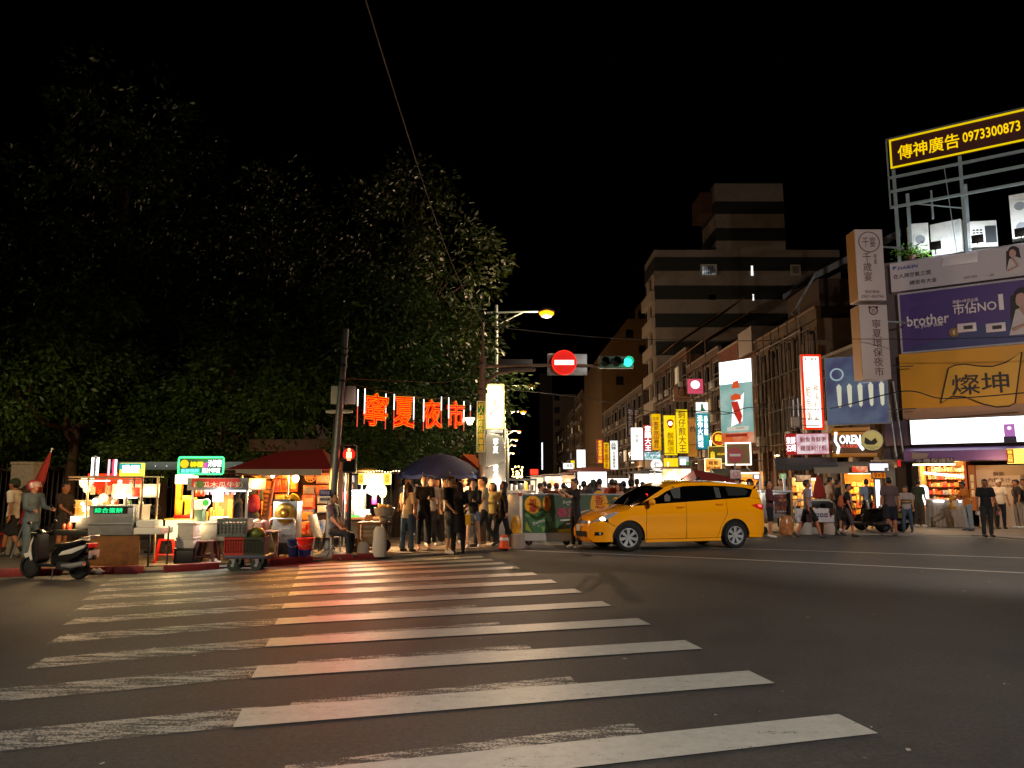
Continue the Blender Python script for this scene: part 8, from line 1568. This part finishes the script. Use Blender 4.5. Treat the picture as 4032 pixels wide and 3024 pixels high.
pe = lambda pts, m, nm, y=-.008: MB().prism([(P.x(a), P.z(b)) for a, b in pts], y, -.001).build(nm, m, pn)
def blob(cx, cy, rx, ry, m, nm, y=-.008): return MB().prism([(P.x(cx) + rx * cos(k * pi / 10), P.z(cy) + ry * sin(k * pi / 10)) for k in range(20)], y, -.001).build(nm, m, pn)
blob(2097, 1987, .22, .24, YEL, 'printed_burst'); blob(2152, 1982, .11, .2, YEL, 'printed_burst'); text('加爆', REDT, pn, P.x(2097), P.z(1990), .2, .36, y=-.012, vert=True, bold=.03); text('香菜口味', REDT, pn, P.x(2152), P.z(1982), .1, .33, y=-.012, vert=True, bold=.02)
BAG = mat('#3f6a40', .4, 0, .2, 4); pe([(2074, 2030), (2142, 2008), (2158, 2095), (2100, 2097)], BAG, 'printed_bag'); text('Doritos', WHT, pn, P.x(2120), P.z(2054), .32, .085, y=-.013, bold=.03, tilt=.35); pe([(2115, 2066), (2119, 2074), (2128, 2062), (2120, 2071)], WHT, 'printed_tick', -.013); text('Doritos', WHT, pn, P.x(2238), P.z(1976), .3, .08, y=-.012, bold=.03, tilt=.06); pe([(2229, 1984), (2236, 1990), (2245, 1981), (2236, 1987)], WHT, 'printed_tick', -.013)
text('香菜', PINK, pn, P.x(2232), P.z(2018), .56, .25, y=-.012, bold=.05); pe([(2070, 2050), (2095, 2097), (2068, 2085)], mat('#8a9a20', .5, 0, .3, 9), 'printed_crisp'); pe([(2155, 2062), (2195, 2048), (2200, 2097), (2165, 2097)], BAG, 'printed_crisp'); pe([(2162, 2075), (2200, 2085), (2290, 2075), (2290, 2096), (2166, 2097)], mat('#a89a18', .5, 0, .3, 8), 'printed_crisp_pile'); pe([(2128, 2072), (2152, 2072), (2138, 2096)], mat('#6a9a40', .5, 0, .3, 9), 'printed_crisp', -.012)
for a, b in ((2155, 2030), (2163, 2045), (2078, 2025)): blob(a, b, .07, .08, mat('#5a8a50', .5, 0, .4, 12), 'printed_leaf', -.012)
for a, b, c_ in ((2205, 2262, 2048), (2228, 2262, 2062)): pe([(a, c_ - 2), (b, c_ - 4), (b, c_ + 1), (a, c_ + 3)], WHT, 'printed_text_bar')
blob(2360, 1990, .24, .4, YEL, 'printed_burst'); text('香菜', REDT, pn, P.x(2360), P.z(1990), .25, .55, y=-.012, vert=True, bold=.03)
# white barrier on the far right
P = Px(3208, 24.7, .0); t = stall('white_barrier', 'white tube barrier with waste-sorting icons before the folded red parasol', 'barrier', P, R(-3)); xa, xb = P.x(3128), P.x(3287); TUBW = mat('#c9c1b8', .4, 0, .08)
MB().tube([(xa, 0, P.z(2070)), (xa + .02, 0, P.z(1982)), (xa + .1, 0, P.z(1970)), (xb - .2, 0, P.z(1970)), (xb - .05, 0, P.z(1982)), (xb, 0, P.z(2070))], .03, 10).build('tube_frame', TUBW, t, True); bd = MB().box(xa + .04, xb - .03, -.02, .02, P.z(2056), P.z(2002)).build('board', mat('#c4bcc0', .5, 0, .06, 3), t, bevel=.01)
text('人', kD, bd, P.x(3146), P.z(2032), .1, .11, y=-.025, bold=.02)
for k, c_ in enumerate((3213, 3230, 3247)): x_ = P.x(c_); i_ = MB().box(x_ - .055, x_ + .055, -.026, -.021, P.z(2036), P.z(2021)).build('printed_icon', mat('#33294a', .5), bd); MB().disc(x_, P.z(2028.5), .035, -.03, -.027, 12).build('icon_shape', mat('#a89ab0', .5), i_)
MB().box(P.x(3260), P.x(3268), -.026, -.021, P.z(2036), P.z(2020)).build('printed_bottle', mat('#8a3a3a', .5), bd)
for x_, c_ in ((3165, '#a8a098'), (3262, '#b5a498')): o = Px(x_, 24.9, 0); tag(MB().lathe([(0, 0), (.2, 0), (.21, .03), (.18, .42), (.16, .45), (0, .45)], 20).build('concrete_block', mat(c_, .85, 0, .15, 4, .2), None, True, loc=o.o), 'round concrete weight under the %s end of the white barrier' % ('street' if x_ < 3200 else 'corner'), 'weight', 'concrete weights')
for x_, w_ in ((3208, .14), (3240, .08)): o = Px(x_, 25.1, 0); tag(MB().box(-w_, w_, 0, .3, 0, .5).build('bin', mat('#8f8a84' if x_ == 3208 else '#c8861a', .6), None, bevel=.02, loc=o.o), ('grey bin behind the white barrier' if x_ == 3208 else 'yellow bin behind the white barrier'), 'bin')
o = at(3226, 1950, 25.9); t = thing('folded_parasol', 'folded red parasol standing behind the white barrier', 'parasol', (o.x, 25.9, 0)); zt = at(3226, 1868, 25.9).z; MB().lathe([(0, 1.1), (.22, 1.15), (.15, 1.55), (.06, zt - .1), (.02, zt)], 14).build('folded_canopy', mat('#8a1a12', .8, 0, .15, 4, .2), t, True); MB().cyl((0, 0, 0), (0, 0, zt + .05), .025).build('pole', ALU, t, True); MB().box(-.4, .45, -.2, .2, .82, 1.08).build('black_tray', BLACKP, t, bevel=.02)
sack(3098, 2105, 'clear bin bag full of red and amber rubbish beside the maroon hoodie man', '#a05a2a', .24, .58, None, mat('#a8602c', .3, 0, .6, 7, stain=('#c8b080', .6, 9)), 'rubbish_bag')
P = Px(3065, 24.6, 0); t = stall('printed_food_cart', 'food cart with dark meat poster behind the maroon hoodie man', 'food cart', P); P.box(3000, 1938, 3112, 2040, 0, .6).build('body', STEEL, t, bevel=.015); p_ = P.box(3048, 1946, 3102, 2022, -.02, -.001).build('poster', toy_mat('#3a1612', '#c05a3a'), t); P.box(3050, 2008, 3100, 2020, -.03, -.021).build('poster_band', mat('#4a1a18', .6), p_); text('炭烤牛排', WHT, p_, P.x(3075), P.z(2014), .34, .07, y=-.034); MB().box(P.x(2996), P.x(3116), -.05, .65, P.z(1938), P.z(1930)).build('top', ALU, t)
for x_ in (3008, 3104): MB().lathe([(.03, -.03), (.13, -.03), (.13, .03), (.03, .03)], 16, (P.x(x_), .2, .13), 'y').build('wheel', RUBBER, t, True); P.box(x_ - 4, 1870, x_ + 4, 1932, .3, .34).build('post', ALU, t)
# entry side: steel cart, pot plant bags, cone, planter
P = Px(2055, 23.5, 0); t = stall('steel_cart', 'tall steel serving cart behind the bright pillar', 'food cart', P); P.box(1998, 1946, 2112, 2078, 0, .7).build('body', STEEL, t, bevel=.012); P.box(1998, 1930, 2114, 1942, -.04, .72).build('shelf', mat('#e0d8cc', .4), t); plight((0, .1, P.z(1900)), '#fff0dc', 30, .1, t); P.box(1998, 1884, 2114, 1892, 0, .7).build('roof', STEEL, t)
for x_ in (2000, 2110): P.box(x_ - 3, 1892, x_ + 3, 1946, .02, .06).build('post', ALU, t); MB().lathe([(.03, -.03), (.12, -.03), (.12, .03), (.03, .03)], 14, (P.x(x_), .2, .12), 'y').build('wheel', RUBBER, t, True); P.box(x_ - 3, 2078, x_ + 3, 2110, .1, .14).build('leg', DKSTEEL, t)
for k, (x_, w_, h_, c_) in enumerate(((2012, .06, .18, '#d8d0c4'), (2030, .07, .15, '#8a8a84'), (2052, .09, .2, '#2a2a2c'), (2072, .05, .26, '#e0901a'), (2092, .08, .16, '#6a5a50'))): MB().lathe([(0, 0), (w_, 0), (w_, h_), (0, h_ * 1.02)], 12, (P.x(x_), .2, P.z(1930))).build('jar', mat(c_, .4), t, True)
o = gnd(2035, 2158); t = thing('concrete_planter', 'round concrete weight at the end of the green barrier', 'weight', o); MB().lathe([(0, 0), (.2, 0), (.21, .03), (.2, .34), (.18, .36), (0, .36)], 22).build('drum', mat('#a08e80', .85, 0, .15, 4, .2), t, True)
sack(2032, 2110, 'clear bag of orange snacks standing on the concrete weight', '#d88a2a', .15, .44, 19.9, mat('#e08a20', .3, 0, .6, 9, stain=('#f0d060', .7, 8)), 'snack_bag').location.z = .36
o = gnd(1985, 2160, .05); t = thing('road_marker', 'squat orange road marker beside the concrete weight', 'road marker', o); MB().lathe([(0, .34), (.07, .33), (.1, .25), (.12, .02)], 16).build('cone', mat('#e0500c', .5), t, True); MB().box(-.16, .16, -.16, .16, 0, .03).build('base', mat('#c8400c', .6), t, bevel=.01); MB().lathe([(.1, .27), (.114, .2)], 16).build('white_band', mat('#e8d8c8', .5), t, True)
# ================================================================== stalls in the market street
def mstall(px0, px1, py_roof, py_lit0, py_lit1, Y, label, lit, s, w, roofc='#6a4a40', tx=None):
    q = Px((px0 + px1) / 2, Y, 0, 1900); W2 = q.x(px1); t = thing('market_stall', label, 'stall', q.o, 0, 'stalls in the market street'); z0, z1 = q.z(py_lit1), q.z(py_lit0); zr = q.z(py_roof)
    MB().box(-W2, W2, 0, .12, z0, z1).build('lit_board', emi(lit, s, True, c2=None if tx is None else '#ffb060', scale=2.2), t, bevel=.02)
    MB().add([(-W2 - .3, -.5, z1 + .05), (W2 + .3, -.5, z1 + .05), (W2 + .3, 1.8, z1 + .05), (-W2 - .3, 1.8, z1 + .05), (-W2 * .6, .6, zr), (W2 * .6, .6, zr)], [(0, 1, 5, 4), (1, 2, 5), (2, 3, 4, 5), (3, 0, 4)]).build('canopy', mat(roofc, .7, 0, .2, 2), t)
    for s_ in (-1, 1):
        for y_ in (.1, 1.6): MB().cyl((s_ * W2, y_, 0), (s_ * W2, y_, z1), .025).build('post', ALU, t, True)
    MB().box(-W2, W2, .1, 1.0, .02, .95).build('counter', STEEL, t, bevel=.01)
    for k in range(4): MB().lathe([(0, 0), (.12, 0), (.15, .12), (.14, .25), (0, .22)], 12, (-W2 + W2 * 2 * (k + .5) / 4, .4, .95)).build('pot', mat(('#c0b8a8', '#c84a20', '#d8a040', '#8a8a8a')[k], .4), t, True)
    for k in range(3): MB().ball((-W2 * .7 + W2 * .7 * k, -.3, z0 - .12), .07, .07, .09).build('bulb', emi('#fff2d8', 12, False), t, True)
    plight((0, -.5, z0 - .1), '#ffe6c4', w, .25, t); return t
mstall(2148, 2212, 1866, 1876, 1938, 31, 'white lit stall just behind the steel serving cart', '#fff0dc', 1.8, 130, tx=1); mstall(2215, 2262, 1860, 1872, 1900, 34, 'narrow orange lit stall between two white stalls', '#ffb070', 1.2, 110, '#8a3020'); mstall(2276, 2388, 1838, 1858, 1910, 28.5, 'wide stall with big blank white light board and red roof', '#ffffff', 2.2, 190, '#6d2018'); mstall(2500, 2612, 1852, 1866, 1902, 33, 'white lit stall above the taxi windscreen', '#fff6ee', 2.0, 170, '#8a8a86'); mstall(2612, 2722, 1836, 1846, 1890, 27.5, 'stall with bright picture boards above the taxi roof', '#fff2d8', 1.8, 170, '#7a4a34', 1); mstall(2395, 2480, 1872, 1884, 1910, 40, 'distant white stall between the crowd heads', '#fff4e8', 2.0, 200, '#4a4a44'); mstall(2090, 2140, 1872, 1880, 1930, 44, 'far stall with warm lamps near the end of the row', '#ffe0b0', 1.4, 160); mstall(2560, 2640, 1838, 1852, 1880, 50, 'deep white stall under the yellow signs', '#fff8f0', 2.0, 220, '#5a5a54')
P = Px(2800, 25.6, 0); t = stall('dark_red_canopy', 'dark red pointed canopy behind the taxi roof', 'canopy', P); MB().add([(P.x(2722), -1, P.z(1900)), (P.x(2925), -1, P.z(1898)), (P.x(2925), 2.4, P.z(1898)), (P.x(2722), 2.4, P.z(1900)), (P.x(2750), .6, P.z(1850)), (P.x(2770), .6, P.z(1850))], [(0, 1, 5, 4), (1, 2, 5), (2, 3, 4, 5), (3, 0, 4)]).build('cover', RC, t); [MB().cyl((P.x(x_), y_, 0), (P.x(x_), y_, P.z(1899)), .025).build('post', ALU, t, True) for x_ in (2726, 2920) for y_ in (-.9, 2.3)]
# strings of bulbs and far lights
rnd = random.Random(11); fs = thing('festoon_string', 'string of small warm bulbs along the left edge of the street', 'string lights', (0, 0, 0))
for k in range(46): Y = 46 + k * 3.2; p_ = at(2035 + 30 * sin(k * 1.7) * .4 + (10 if k % 3 else -6), 1895 - 2200 / Y - rnd.uniform(0, 900) / Y, Y); MB().ball(p_, .04 + Y * .0003, n=6, m=5).build('bulb', emi('#ffcf80', 10, False), fs)
c = at(2103, 1858, 120); t = thing('far_signal', 'tiny red traffic light at the end of the street', 'traffic light', (c.x, 120, 0)); MB().cyl((0, 0, 0), (0, 0, c.z), .1).build('pole', DKSTEEL, t); MB().box(-.6, .6, -.2, .1, c.z - .4, c.z + .4).build('lens', emi('#ff1808', 5, False), t)
sign(2132, 1742, 2138, 1850, 130, emi('#e8f4ff', 2.0), 'thin far white sign high on the distant flats', arm=False)
bpy.data.scenes.remove(bench)
